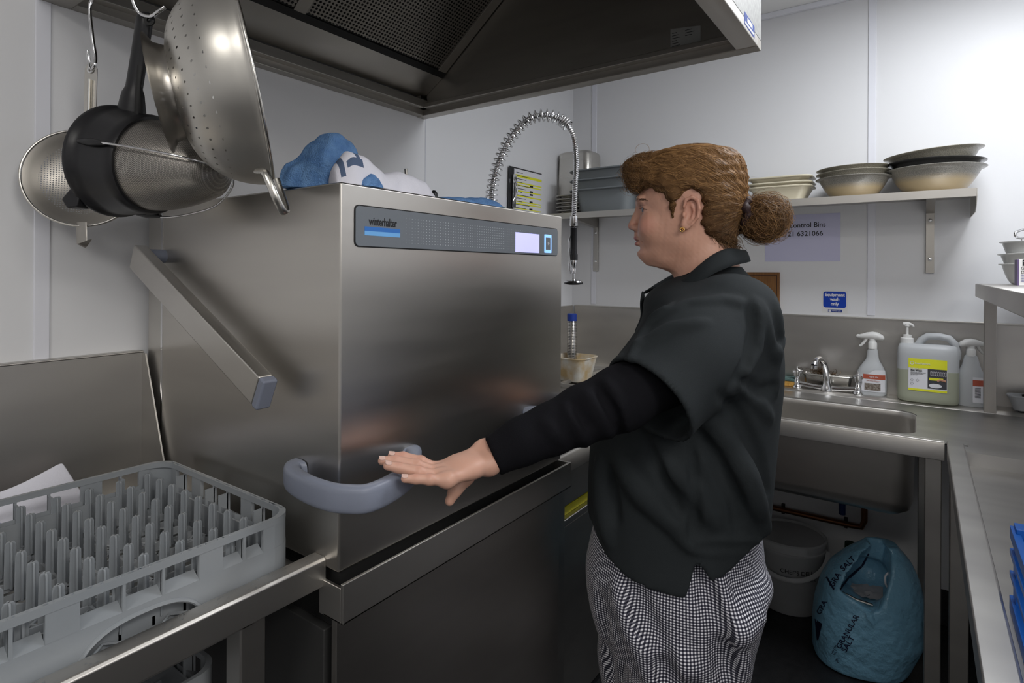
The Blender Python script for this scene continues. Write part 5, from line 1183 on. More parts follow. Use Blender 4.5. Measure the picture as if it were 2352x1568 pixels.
    def at(s, p):
        g = (np.array(p) - s.lo) / s.h; i = np.clip(g.astype(int), 0, np.array(s.n) - 2); t = g - i; v = 0
        for a in (0, 1):
            for b in (0, 1):
                for c in (0, 1): v += s.f[i[0] + a, i[1] + b, i[2] + c] * (t[0] if a else 1 - t[0]) * (t[1] if b else 1 - t[1]) * (t[2] if c else 1 - t[2])
        return v
    def hit(s, px, py, d0=.7, d1=1.7):                   # first surface point seen at a photo position
        r = ray(px, py); t = d0
        while t < d1:
            p = loc(CAM + t * r)
            if all(s.lo[i] < p[i] < s.lo[i] + s.h * (s.n[i] - 2) for i in range(3)) and s.at(p) < 0:
                a, b = t - .003, t
                for _ in range(5):
                    m = (a + b) / 2; q = loc(CAM + m * r)
                    if s.at(q) < 0: b = m
                    else: a = m
                return loc(CAM + b * r)
            t += .003
        return None
    def ridge(s, pts, r, k=.012, depth=.5, sub=False):
        P = []
        for a, b in zip(pts[:-1], pts[1:]):
            n = max(2, int(math.hypot(b[0] - a[0], b[1] - a[1]) / 14))
            for i in range(n): P.append((a[0] + (b[0] - a[0]) * i / n, a[1] + (b[1] - a[1]) * i / n))
        P.append(pts[-1]); H = [s.hit(*p) for p in P]; H = [h_ for h_ in H if h_ is not None]
        if len(H) < 2: return
        r0 = loc(CAM); Q = []
        for i, p in enumerate(H):
            v = (r0 - p); v /= np.linalg.norm(v); e = math.sin(math.pi * (i + .5) / len(H)) ** .6; Q.append((p - v * (r * depth if not sub else -r * depth) , r * (.35 + .65 * e)))
        for (a, ra), (b, rb) in zip(Q[:-1], Q[1:]):
            if np.linalg.norm(a - b) < .06: s.cap(a, b, ra, rb, k, sub)
    def mesh(s, mb, smooth=1, m=None):
        f = s.f; g = f < 0; nx, ny, nz = s.n
        c = [g[a:nx - 1 + a, b:ny - 1 + b, e:nz - 1 + e] for a in (0, 1) for b in (0, 1) for e in (0, 1)]
        sm = sum(x.astype(np.int8) for x in c); act = (sm > 0) & (sm < 8); idx = np.full(act.shape, -1, np.int64); ijk = np.argwhere(act); idx[act] = np.arange(len(ijk))
        P = np.zeros((len(ijk), 3)); W = np.zeros(len(ijk)); I = ijk
        co = [(a, b, e) for a in (0, 1) for b in (0, 1) for e in (0, 1)]
        for i1 in range(8):
            for i2 in range(i1 + 1, 8):
                A, B = co[i1], co[i2]
                if sum(abs(x - y) for x, y in zip(A, B)) != 1: continue
                fa = f[I[:, 0] + A[0], I[:, 1] + A[1], I[:, 2] + A[2]]; fb = f[I[:, 0] + B[0], I[:, 1] + B[1], I[:, 2] + B[2]]; m_ = (fa < 0) != (fb < 0)
                t = np.where(m_, fa / np.where(m_, fa - fb, 1), 0)
                P[m_] += (np.array(A) + t[:, None] * (np.array(B) - np.array(A)))[m_]; W[m_] += 1
        V = s.lo + s.h * (I + P / W[:, None]); F = []
        for ax in range(3):
            o = [0, 0, 0]; o[ax] = 1; a = g[:nx - o[0], :ny - o[1], :nz - o[2]]; b = g[o[0]:, o[1]:, o[2]:]; e = np.argwhere(a != b)
            u_, v_ = [(1, 2), (2, 0), (0, 1)][ax]; ok = (e[:, u_] > 0) & (e[:, v_] > 0) & (e[:, 0] < nx - 1) & (e[:, 1] < ny - 1) & (e[:, 2] < nz - 1); e = e[ok]
            du = np.zeros(3, int); du[u_] = 1; dv = np.zeros(3, int); dv[v_] = 1
            q = [idx[tuple((e - x).T)] for x in (du * 0, du, du + dv, dv)]; q = np.stack(q, 1); inside = a[tuple(e.T)]
            q = np.where(inside[:, None], q, q[:, ::-1]); F.append(q[(q >= 0).all(1)])
        F = np.concatenate(F)
        for it in range(smooth):      # laplacian relax
            acc = np.zeros_like(V); cnt = np.zeros(len(V))
            for j in range(4):
                a, b = F[:, j], F[:, (j + 1) % 4]; np.add.at(acc, a, V[b]); np.add.at(cnt, a, 1); np.add.at(acc, b, V[a]); np.add.at(cnt, b, 1)
            V = V + .5 * (acc / np.maximum(cnt, 1)[:, None] - V)
        Wd = Q0 + V[:, :1] * Fd + V[:, 1:2] * Nd + np.stack([0 * V[:, 2], 0 * V[:, 2], V[:, 2]], 1)
        mb.add([tuple(p) for p in Wd.tolist()], [tuple(q[::-1]) for q in F.tolist()], m); return V
def rows(T, l=0.):    # (py, px_front, px_back, w) -> stack rows
    out = []
    for py, a, b, w_ in T:
        A, B = L(a, py, l), L(b, py, l); out.append(((A[2] + B[2]) / 2, B[0], A[0], w_))
    return out
wm_ = thing('person', 'woman with auburn bun in dark polo shirt and checked trousers, hand on dishwasher handle', 'person', (.676, -.308, FLOOR))
body = MB()
# ---------------- head and neck
z0, z1 = L(1500, 715)[2], L(1500, 335)[2]
HD = Vol((L(1730, 500)[0], -.10, z0), (L(1430, 500)[0], .10, z1), .0022)
headrows = [(342, 1585, 1610, .010), (350, 1545, 1650, .035), (365, 1515, 1680, .055), (390, 1492, 1696, .067), (420, 1478, 1702, .073), (450, 1473, 1701, .075), (465, 1467, 1697, .0745), (480, 1469, 1690, .072), (500, 1470, 1682, .069), (520, 1467, 1672, .066), (540, 1464, 1660, .062), (555, 1465, 1648, .057), (570, 1472, 1630, .049), (585, 1474, 1610, .040), (597, 1486, 1590, .027), (604, 1500, 1570, .015)]
HD.stack(rows(headrows), 0, 2.15)
HD.chain([L(1610, 540), L(1622, 620), L(1632, 715)], [.052, .057, .068], .03, sc=(1.05, 1, 1))
HD.ell(L(1545, 596), (.045, .040, .022), .022)
HD.ell(L(1575, 560), (.045, .056, .035), .025)
HD.cap(L(1482, 581), L(1488, 584), .015, .018, .018)                                         # chin
for s_ in (1, -1):
    HD.ell(L(1496, 522) + np.array([0, s_ * .037, 0]), (.022, .020, .024), .02)             # cheeks
    HD.ell(L(1467, 484) + np.array([0, s_ * .033, 0]), (.0125, .016, .0095), .010, sub=True) # sockets
    HD.ell(L(1489, 485) + np.array([0, s_ * .032, 0]), (.0125, .0150, .0115), .004)          # lids
    HD.ell(L(1476, 485.5) + np.array([.001, s_ * .033, 0]), (.0085, .0145, .0050), .0015, sub=True)
    HD.ell(L(1461, 524) + np.array([0, s_ * .0125, 0]), (.010, .0065, .0075), .006)          # nostril wings
    HD.ell(L(1454, 531) + np.array([0, s_ * .0095, -.001]), (.0065, .0048, .0040), .002, sub=True)
    HD.cap(L(1478, 532) + np.array([.004, s_ * .020, 0]), L(1484, 556) + np.array([.003, s_ * .027, 0]), .0022, .0016, .006, sub=True)   # cheek fold
HD.ell(L(1471, 461), (.0065, .040, .007), .02)                                             # brow
HD.chain([L(1470, 470), L(1467, 484), L(1461, 500), L(1454, 514)], [.0055, .0062, .0075, .0085], .009)
HD.ell(L(1452.5, 519.5), (.0098, .0088, .0085), .006)
HD.cap(L(1462, 531), L(1461, 545), .005, .005, .005)
HD.ell(L(1466, 548.5), (.0082, .021, .0046), .004); HD.ell(L(1466, 560.5), (.0082, .0185, .0058), .004)
HD.chain([L(1460, 554), L(1466, 554) + np.array([0, .014, 0]), L(1477, 552) + np.array([0, .0235, .001])], .0011, .0025, sub=True)
HD.chain([L(1460, 554), L(1466, 554) - np.array([0, .014, 0]), L(1477, 552) - np.array([0, .0235, -.001])], .0011, .0025, sub=True)
HD.ell(L(1464, 571), (.007, .016, .004), .008, sub=True)
for s_ in (1, -1):      # ears
    def E(px, py, dl=0): p = L(px, py, .068); return np.array([p[0], s_ * (.068 + dl), p[2]])
    HD.ell(E(1588, 488, .004), (.016, .007, .032), .006, R=np.array([[.96, 0, .28], [0, 1, 0], [-.28, 0, .96]]))
    HD.ell(E(1572, 516, .005), (.008, .0055, .011), .005)
    HD.ell(E(1585, 490, .014), (.0095, .008, .019), .003, sub=True, R=np.array([[.96, 0, .28], [0, 1, 0], [-.28, 0, .96]]))
    HD.chain([E(1571, 476, .010), E(1576, 460, .012), E(1590, 454, .014), E(1602, 462, .015), E(1606, 480, .015), E(1602, 500, .013), E(1590, 515, .010), E(1578, 525, .008)], [.003, .0034, .0036, .0038, .0038, .0034, .003, .003], .003)
    HD.chain([E(1588, 470, .009), E(1594, 485, .010), E(1590, 502, .009), E(1582, 512, .008)], .0024, .003)
    HD.ell(E(1571, 494, .010), (.0045, .003, .006), .003)
HD.rough(.0003, 260, 3)
hv = HD.mesh(body, 1)
nhead = len(body.v)
# ---------------- left hand and forearm (on the front handle)
def hand(V, W, Fg, Th, fore, sc=1.0):
    wa, wb = W
    for i, (P, r) in enumerate(Fg):
        V.chain([p for p in P], r, .0035)
        V.ell(P[1], (r[1] * 1.06,) * 3, .003)
    M_ = [P[0] for P, r in Fg]
    for i, m_ in enumerate(M_):
        wq = wa + (wb - wa) * (i / 3)
        V.cap(wq, m_, .0135, .0095, .012)
    for i in range(3): V.cap(M_[i], M_[i + 1], .0092, .0092, .010)
    mid = (wa + wb) / 2; pal = sum(M_) / 4; V.ell((mid * .45 + pal * .55), (.030, .022, .017), .014)
    V.chain(Th[0], Th[1], .010)
    V.cap(wa, wb, .0145, .0145, .012); V.cap(wa, fore + (wa - wb) * .15, .0155, .018, .012); V.cap(wb, fore - (wa - wb) * .15, .0155, .018, .012)
LF = [([LD(1008, 1079, .925), LD(966, 1060, .916), LD(926, 1049, .911), LD(900, 1047, .907)], [.0092, .0088, .0078, .0066]),
      ([LD(1010, 1087, .906), LD(958, 1069, .896), LD(908, 1058, .888), LD(878, 1058, .882)], [.0095, .009, .008, .0066]),
      ([LD(1015, 1095, .888), LD(962, 1084, .876), LD(915, 1074, .868), LD(890, 1069, .862)], [.0095, .0088, .0078, .0066]),
      ([LD(1028, 1102, .873), LD(987, 1101, .862), LD(955, 1100, .856), LD(930, 1099, .852)], [.009, .0078, .0070, .006])]
LW = (LD(1112, 1034, .958), LD(1124, 1066, .936))
LT = ([LD(1098, 1066, .962), LD(1068, 1096, .950), LD(1047, 1122, .940), LD(1033, 1150, .934)], [.014, .0125, .0100, .0078])
HN = Vol(np.array([-.02, -.15, .93]), np.array([.48, .55, 1.13]), .0013)
allp = [p for P, r in LF for p in P] + list(LW) + LT[0] + [LD(1190, 1020, .96)]
lo = np.min(allp, 0) - .035; hi = np.max(allp, 0) + .035
HN = Vol(lo, hi, .0013)
hand(HN, LW, LF, LT, LD(1190, 1018, .958))
for P, r in LF:     # finger nails
    t_ = P[3]; up_ = loc(wld(t_) + Vector((0, 0, .0))) ; 
hv2 = HN.mesh(body, 1); nh1 = len(body.v)
# ---------------- right hand on the other handle, hidden behind the left sleeve
def W3(x, y, z): return loc((x, y, z))
RF = []
for i in range(4):
    x = .555 + .021 * i; RF.append(([W3(x + .004, -.128, 1.090), W3(x, -.092, 1.087), W3(x - .001, -.066, 1.074), W3(x - .001, -.052, 1.058)], [.0092, .0085, .0075, .0065]))
RW = (W3(.600, -.185, 1.115), W3(.632, -.185, 1.112)); RTb = ([W3(.600, -.16, 1.10), W3(.575, -.145, 1.075), W3(.565, -.125, 1.052), W3(.565, -.110, 1.035)], [.014, .012, .010, .008])
allp = [p for P, r in RF for p in P] + list(RW) + RTb[0]
H2 = Vol(np.min(allp, 0) - .04, np.max(allp, 0) + .04, .002); hand(H2, RW, RF, RTb, W3(.66, -.24, 1.12)); H2.mesh(body, 1)
# ---------------- hidden trunk and legs under the clothes
TR = Vol((-.20, -.24, FLOOR + .05), (.22, .24, 1.36), .012)
TR.stack(rows([(668, 1560, 1700, .10), (720, 1510, 1745, .15), (800, 1470, 1770, .17), (900, 1410, 1770, .17), (1000, 1400, 1740, .160), (1150, 1400, 1710, .16), (1300, 1400, 1690, .165), (1420, 1410, 1690, .16)]), 0, 2.2)
for s_, fx in ((.095, 1600), (-.095, 1560)):
    a = L(fx, 1400); TR.chain([np.array([a[0], s_, a[2]]), np.array([a[0] + .01, s_, .48]), np.array([a[0] - .01, s_, FLOOR + .09])], [.09, .058, .038], .03)
TR.mesh(body, 1)
skin = mat('skin', (.52, .27, .185), .45, 0, .45, bump=(700, .12, .0004), sss=.12)
nt = skin.node_tree; b_ = nt.nodes['Principled BSDF']; at_ = nt.nodes.new('ShaderNodeAttribute'); at_.attribute_name = 'tint'; nt.links.new(at_.outputs['Color'], b_.inputs['Base Color'])
bo = body.build('body', skin, wm_, smooth=0, recalc=False); bo.data.polygons.foreach_set('use_smooth', [True] * len(bo.data.polygons))
V = np.array(body.v); Lc_ = np.stack([(V - Q0) @ Fd, (V - Q0) @ Nd, V[:, 2]], 1); Lv = Lc_
col = np.tile(np.array([.56, .31, .225, 1.]), (len(V), 1))
def tint(c, r, colr, amt=1.0, both=True, sharp=2):
    for s_ in ((1, -1) if both else (1,)):
        cc_ = np.array([c[0], c[1] * s_, c[2]]); d = np.sqrt((((Lv - cc_) / np.array(r)) ** 2).sum(1)); w_ = amt * np.clip((1.0 - d) * sharp, 0, 1)[:, None]; col[:, :3] = col[:, :3] * (1 - w_) + np.array(colr) * w_
tint(L(1490, 520) + np.array([0, .05, 0]), (.03, .03, .028), (.53, .20, .15), .6, sharp=1)
tint(L(1452, 519), (.02, .02, .014), (.52, .19, .15), .7, False, 1)
tint(L(1463, 548.5), (.010, .022, .0052), (.36, .10, .11), 1, False, 4); tint(L(1463, 560), (.010, .020, .0066), (.40, .12, .12), 1, False, 4)
tint(L(1454, 530.5), (.0080, .017, .0040), (.10, .03, .03), .9, False, 3); tint(L(1468, 553.5), (.012, .024, .0016), (.12, .03, .03), .9, False, 3)
tint(L(1478, 476) + np.array([0, .034, 0]), (.016, .016, .002), (.30, .14, .10), .7, sharp=3)
tint(L(1466, 463) + np.array([0, .028, .001]), (.014, .024, .0042), (.14, .065, .03), .8, sharp=3)
tint(L(1478, 485) + np.array([0, .032, .0]), (.010, .019, .0070), (.24, .10, .075), .75, sharp=2)
tint(L(1590, 488) + np.array([0, .08, 0]), (.03, .03, .045), (.52, .22, .16), .6, sharp=1)
hm_ = (np.arange(len(V)) >= nhead); col[hm_, :3] = np.array([.56, .32, .24])
if True:
    for P, r in LF:
        for q in range(1, 3): tint(P[q] + np.array([0, 0, .006]), (.010, .010, .007), (.52, .24, .18), .6, False, 1)
    tint(LF[0][0][3], (.02, .02, .02), (.58, .25, .19), .5, False, 1)
ca_ = bo.data.color_attributes.new('tint', 'FLOAT_COLOR', 'POINT'); ca_.data.foreach_set('color', col.ravel())
# brow and lashes
bl = MB(); rb = random.Random(5)
for k in range(170):
    u_ = rb.random() ** 1.2; p = HD.hit(1462 + 26 * u_, 462 - 3.5 * math.sin(u_ * 3.0) + rb.gauss(0, 1.6 - 1.0 * u_), 1.0, 1.35)
    if p is None: continue
    a = wld(p) + Vector(Nd) * .0004; bl.tube([a, a + Vector(-Fd) * .003 + Vector((0, 0, .0012)) + Vector(Nd) * .0006, a + Vector(-Fd) * .006 + Vector((0, 0, .0008 - .002 * u_)) + Vector(Nd) * .0006], .00018, 3)
for k in range(22):
    u_ = k / 21; p = HD.hit(1471 + 16 * u_, 479.5 - .5 * math.sin(u_ * 3) + 1.5 * u_, 1.0, 1.35)
    if p is None: continue
    a = wld(p) + Vector(Nd) * .0002; bl.tube([a, a + Vector(Fd) * .0016 + Vector(Nd) * .001, a + Vector(Fd) * .0030 + Vector((0, 0, .0008)) + Vector(Nd) * .0012], .00022, 3)
bl.build('eyebrow_hair', mat('brow_brown', (.06, .025, .012), .7), bo, smooth=60)
# nails
nail = mat('finger_nail', (.62, .42, .36), .25, 0, .5)
for P, r in LF:
    a, b = P[3], P[2]; t_ = (a - b) / np.linalg.norm(a - b); cam_l = loc(CAM); up_ = np.array([0, 0, 1.]) * .9 + (cam_l - a) / np.linalg.norm(cam_l - a) * .55; up_ -= t_ * (up_ @ t_); up_ /= np.linalg.norm(up_); sd = np.cross(t_, up_)
    mb = MB(); rings = []
    cc_ = a - t_ * .001
    G = []
    for i in range(7):
        row = []
        for j in range(7):
            u_, v_ = (i / 6 - .5) * .0096, (j / 6 - .5) * 1.4; wv_ = (1 - (abs(i / 6 - .5) * 2) ** 3 * .35)
            row.append(wld(cc_ + t_ * (u_ + .002) + (up_ * math.cos(v_ * wv_) + sd * math.sin(v_ * wv_)) * (r[3] + .0006)))
        G.append(row)
    mb.sheet(G, 7, 7); mb.build('finger_nail', nail, bo, smooth=80, solid=.0006)
# eyes
for s_ in (1, -1):
    c = L(1489, 485); c = np.array([c[0], s_ * .032, c[2]]); T = frame(wld(c), Vector(Nd), (0, 0, 1), Vector(Fd))
    ey = MB(); pr = [(.0001, .0120)] + [(.0120 * math.sin(a), .0120 * math.cos(a)) for a in [math.pi * k / 16 for k in range(1, 16)]] + [(.0001, -.0120)]
    ey.lathe(pr, T, 24, M['white_pl']); 
    iris = mat('iris_blue_grey', (.02, .025, .04), .12, coat=.6); ey.mi(iris)
    for q in range(len(ey.f)):
        if q // 24 <= 4: ey.m[q] = ey.mi(iris)
    ey.build('eye', None, bo, smooth=80)
# earring
er = L(1567, 527, .078); MB().tube([wld(np.array([er[0] + .0042 * math.cos(a), .0785, er[2] + .0042 * math.sin(a)])) for a in [2 * math.pi * k / 16 for k in range(16)]], .0014, 8, loop=True).tube([wld(np.array([er[0] - .001, .077, er[2] + .001])), wld(np.array([er[0] + .001, .0805, er[2] - .001]))], .0018, 8).build('earring', mat('gold', (.75, .5, .2), .2, 1), bo, smooth=70)
# ---------------- hair
hair_m = mat('auburn_hair', (.17, .065, .02), .42, 0, .4); nt = hair_m.node_tree; b_ = nt.nodes['Principled BSDF']; at_ = nt.nodes.new('ShaderNodeAttribute'); at_.attribute_name = 'tint'; nt.links.new(at_.outputs['Color'], b_.inputs['Base Color'])
HR = Vol((L(1812, 500)[0], -.11, L(1500, 640)[2]), (L(1418, 500)[0], .11, L(1500, 322)[2]), .0032)
HR.stack(rows([(336, 1560, 1622, .022), (341, 1528, 1655, .042), (352, 1488, 1690, .064), (372, 1466, 1708, .078), (405, 1464, 1716, .086), (440, 1455, 1718, .088), (470, 1452, 1716, .087), (500, 1452, 1708, .083), (530, 1452, 1696, .077), (560, 1460, 1690, .069), (590, 1470, 1690, .058)]), 0, 2.2)
HR.ell(L(1470, 392), (.032, .055, .026), .03)
HR.poly([L(*p)[[0, 2]] for p in [(1420, 350), (1420, 425), (1445, 446), (1476, 436), (1503, 442), (1524, 452), (1538, 474), (1541, 503), (1550, 508), (1556, 478), (1568, 455), (1590, 446), (1608, 456), (1614, 482), (1608, 520), (1622, 548), (1655, 566), (1694, 585), (1716, 560), (1740, 500), (1740, 330), (1640, 320), (1500, 320)]], True, .022)
for px, py, r_, l_ in ((1462, 408, 20, .0), (1458, 400, 16, .03), (1462, 420, 16, .035), (1478, 378, 16, .02), (1464, 428, 12, .015), (1468, 405, 22, -.03)):
    HR.ell(L(px, py) + np.array([0, l_, 0]), (r_ * PX,) * 3, .014)
HR.ell(L(1755, 502), (37 * PX, .036, 37 * PX), .006); HR.ell(L(1730, 486), (30 * PX, .030, 28 * PX), .015); HR.ell(L(1745, 530), (36 * PX, .036, 22 * PX), .012)
HR.rough(.0022, 120, 5); HR.rough(.0012, 330, 6)
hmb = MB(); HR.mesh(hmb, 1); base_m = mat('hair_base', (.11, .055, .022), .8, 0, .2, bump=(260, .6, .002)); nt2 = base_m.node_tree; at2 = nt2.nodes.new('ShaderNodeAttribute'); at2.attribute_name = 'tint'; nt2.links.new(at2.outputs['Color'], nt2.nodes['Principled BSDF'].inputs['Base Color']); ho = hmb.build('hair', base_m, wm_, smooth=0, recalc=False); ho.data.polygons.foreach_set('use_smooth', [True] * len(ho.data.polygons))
rng = np.random.RandomState(11)
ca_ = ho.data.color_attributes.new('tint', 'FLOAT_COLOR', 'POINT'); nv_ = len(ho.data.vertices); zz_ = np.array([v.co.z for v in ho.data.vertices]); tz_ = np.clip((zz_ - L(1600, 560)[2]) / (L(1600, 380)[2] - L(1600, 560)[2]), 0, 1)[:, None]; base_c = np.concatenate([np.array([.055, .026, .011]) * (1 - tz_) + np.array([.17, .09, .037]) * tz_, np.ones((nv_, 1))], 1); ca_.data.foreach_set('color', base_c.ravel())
import mathutils
bvh = mathutils.bvhtree.BVHTree.FromPolygons([v.co.copy() for v in ho.data.vertices], [tuple(p.vertices) for p in ho.data.polygons])
strV, strF, strC = [], [], []
def strand(P, r, c):
    k0 = len(strV); n = len(P); pn = None
    for i, p in enumerate(P):
        t_ = (P[min(i + 1, n - 1)] - P[max(i - 1, 0)]); t_ = t_.normalized() if t_.length > 1e-9 else Vector((0, 0, 1))
        pn = t_.orthogonal().normalized() if pn is None else (pn - t_ * pn.dot(t_)).normalized(); bn = t_.cross(pn); rr_ = r * (1 if i < n - 2 else .5)
        for k in range(3): a = 2.094 * k; strV.append(tuple(p + pn * (rr_ * math.cos(a)) + bn * (rr_ * math.sin(a)))); strC.append(c)
    for i in range(n - 1):
        for k in range(3): a = k0 + 3 * i; strF.append((a + k, a + (k + 1) % 3, a + 3 + (k + 1) % 3, a + 3 + k))
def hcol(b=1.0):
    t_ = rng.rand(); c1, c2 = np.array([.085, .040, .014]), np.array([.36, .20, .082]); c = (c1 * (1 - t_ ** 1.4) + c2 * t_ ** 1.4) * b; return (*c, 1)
tie = wld(L(1712, 486))
Vn = ho.data.vertices; ids = rng.permutation(nv_)
HL2 = np.array([L(a_, b_, .07)[[0, 2]] for a_, b_ in [(1476, 436), (1490, 440), (1503, 442), (1524, 452), (1533, 464), (1541, 490), (1548, 500), (1556, 478), (1570, 455), (1590, 446), (1608, 458), (1614, 485), (1610, 520), (1624, 548), (1640, 557), (1655, 566), (1675, 575), (1690, 582)]])
Lh_ = np.array([loc(v.co) for v in ho.data.vertices]); dh_ = np.sqrt(((Lh_[:, None, [0, 2]] - HL2[None]) ** 2).sum(2)).min(1); edge_ids = np.where((dh_ < .016) & (Lh_[:, 1] > .03))[0]; edge_ids = edge_ids[rng.permutation(len(edge_ids))][:3800]; edge_set = set(int(e_) for e_ in edge_ids)
ids = np.concatenate([edge_ids, ids])
cntr = wld(L(1590, 460)); bunc = wld(L(1755, 502)); n_s = 0
tie_l = loc(tie)
for vi in ids:
    if n_s > 15000: break
    p = Vn[int(vi)].co.copy(); q = loc(p)
    if q[0] < tie_l[0] + .004: continue
    if q[1] < -.03 and rng.rand() < .8: continue
    n_s += 1; P = []; nsteps = rng.randint(12, 30); ph = 9 * noise.noise(p * 22) + rng.rand() * .8; am = rng.uniform(.0010, .0026); wl = .75 + .25 * noise.noise(p * 9 + Vector((5, 5, 5))); off = rng.uniform(.0, .0036) * (.6 + .4 * noise.noise(p * 60))
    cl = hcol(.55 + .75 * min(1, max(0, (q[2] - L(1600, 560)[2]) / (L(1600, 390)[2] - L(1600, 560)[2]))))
    fr_ = q[0] > L(1505, 400)[0]
    for i in range(nsteps):
        hit_ = bvh.find_nearest(p)
        if hit_[0] is None: break
        n_ = hit_[1]; base = hit_[0]; d = (tie - base)
        if fr_: d = d + Vector((0, 0, .10 if loc(base)[2] < L(1500, 380)[2] else 0))
        d = (d - n_ * d.dot(n_)); 
        if d.length < .006: break
        d.normalize(); sdv = n_.cross(d); P.append(base + n_ * (off + .0009 * math.sin(ph + i * wl + 1)) + sdv * am * math.sin(ph + i * wl)); p = base + d * .0085
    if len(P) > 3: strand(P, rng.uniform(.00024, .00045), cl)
# fringe curls
for k in range(1900):
    c = L(rng.uniform(1436, 1512), 400); px = rng.uniform(1426, 1500); py = rng.uniform(350, 452) + (px - 1434) * .0; l_ = rng.uniform(-.055, .06)
    p = L(px, py - (px - 1434) * .25); p = np.array([p[0], l_, p[2]]); ht_ = bvh.find_nearest(wld(p)); base = ht_[0]; n_ = ht_[1]
    R_ = rng.uniform(.007, .021); ax_ = (Vector(Nd) * rng.uniform(.6, 1) + Vector(rng.randn(3) * .35)).normalized(); u1 = (n_ - ax_ * n_.dot(ax_)); 
    if u1.length < .1: continue
    u1.normalize(); v1 = ax_.cross(u1); tw = rng.uniform(2.5, 6.5) * (1 if rng.rand() < .6 else -1); ph = rng.uniform(2.4, 3.8); cen = base + u1 * R_ * .75; dr = Vector(Fd) * rng.uniform(-.002, .016) + Vector((0, 0, rng.uniform(-.012, .006)))
    P = [cen + u1 * (R_ * (1 - .25 * i / 13) * math.cos(ph + tw * i / 13)) + v1 * (R_ * (1 - .25 * i / 13) * math.sin(ph + tw * i / 13)) + dr * (i / 13) + ax_ * (.004 * i / 13) for i in range(14)]
    strand(P, rng.uniform(.00018, .00038), hcol(.95))
# bun loops
for k in range(2200):
    ax_ = (Vector(Nd) * rng.uniform(.2, 1.2) + Vector(rng.randn(3) * .7)).normalized(); u1 = ax_.orthogonal().normalized(); v1 = ax_.cross(u1); R_ = 46 * PX * rng.uniform(.6, 1.12); ph = rng.rand() * 6.28; tw = rng.uniform(1.2, 3.4)
    cen = bunc + Vector(rng.randn(3) * .006) + ax_ * rng.uniform(-.02, .032) * (1 if R_ < .038 else .5)
    if R_ * R_ + (cen - bunc).length ** 2 > (56 * PX) ** 2: continue
    am = rng.uniform(.001, .004); P = [cen + u1 * ((R_ + am * math.sin(i * 1.3)) * math.cos(ph + tw * i / 15)) + v1 * ((R_ + am * math.cos(i * 1.1)) * math.sin(ph + tw * i / 15)) for i in range(16)]
    strand(P, rng.uniform(.0002, .00045), hcol(1.05))
# flyaways
for k in range(260):
    vi = int(ids[(k * 37) % nv_]); p = Vn[vi].co.copy(); q = loc(p)
    if q[2] < L(1600, 560)[2] or (q[1] < -.05): continue
    n_ = bvh.find_nearest(p)[1]; d = (Vector(rng.randn(3)) + n_ * 1.2 - Vector(Fd) * .4).normalized(); cv = Vector(rng.randn(3)) * .5; l_ = rng.uniform(.008, .028)
    strand([p + (d * t_ + cv * t_ * t_ * .6) * l_ for t_ in [i / 8 for i in range(9)]], .0002, hcol(1.1))
# soft hairline
HLN = [(1476, 436), (1503, 442), (1524, 452), (1536, 470), (1541, 500), (1550, 506), (1557, 478), (1570, 455), (1590, 446), (1608, 458), (1614, 485), (1610, 520), (1624, 548), (1655, 566), (1690, 582)]
for k in range(0):
    i_ = rng.randint(0, len(HLN) - 1); t_ = rng.rand(); px = HLN[i_][0] * (1 - t_) + HLN[i_ + 1][0] * t_ + rng.randn() * 4; py = HLN[i_][1] * (1 - t_) + HLN[i_ + 1][1] * t_ + rng.randn() * 4
    h0_ = HR.hit(px, py, 1.0, 1.35); h1_ = HD.hit(px, py, 1.0, 1.35); hs_ = [h for h in (h0_, h1_) if h is not None]
    if not hs_: continue
    q = min(hs_, key=lambda h: -h[1]); p = wld(q); P = []; ph = rng.rand() * 6
    for i in range(rng.randint(4, 10)):
        d = tie - p; d.normalize(); P.append(p + Vector(Nd) * (.0012 + .0012 * i * .3) + Vector((0, 0, .0012 * math.sin(ph + i)))); p = p + d * .0045
        n2 = bvh.find_nearest(p)
        if n2[0] is not None and (n2[0] - p).length < .012: p = n2[0] + n2[1] * .0004
    strand(P, rng.uniform(.00025, .0005), hcol(.7))
# nape wisps
for k in range(260):
    p = L(rng.uniform(1600, 1712), rng.uniform(530, 585), rng.uniform(.02, .06)); ht_ = bvh.find_nearest(wld(p)); base = ht_[0]; d = Vector(-Fd * rng.uniform(.1, 1.0)) + Vector((0, 0, -rng.uniform(.1, 1.1))); l_ = rng.uniform(.012, .034); ph = rng.rand() * 6
    strand([base + d * l_ * (i / 9) + ht_[1] * (.002 + .003 * math.sin(ph + i * .8)) for i in range(10)], rng.uniform(.0003, .0006), hcol(.6))
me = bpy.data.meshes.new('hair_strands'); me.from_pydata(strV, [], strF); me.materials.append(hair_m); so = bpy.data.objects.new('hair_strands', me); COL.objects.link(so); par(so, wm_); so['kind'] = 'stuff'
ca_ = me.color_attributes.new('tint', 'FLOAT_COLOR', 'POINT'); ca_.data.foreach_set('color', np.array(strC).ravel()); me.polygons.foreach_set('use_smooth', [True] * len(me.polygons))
# hair tie
tb_ = MB(); tc_ = loc(tie)
tb_.tube([wld(tc_ + np.array([.003 * math.sin(5 * a), .034 * math.cos(a) * (1 + .08 * math.sin(7 * a)), .030 * math.sin(a)])) for a in [2 * math.pi * k / 40 for k in range(40)]], [.0085 + .0025 * math.sin(k * 1.7) for k in range(40)], 10, loop=True)
tb_.build('hair_tie', mat('hair_tie_brown', (.035, .018, .018), .6, bump=(150, .6, .003)), wm_, smooth=60)

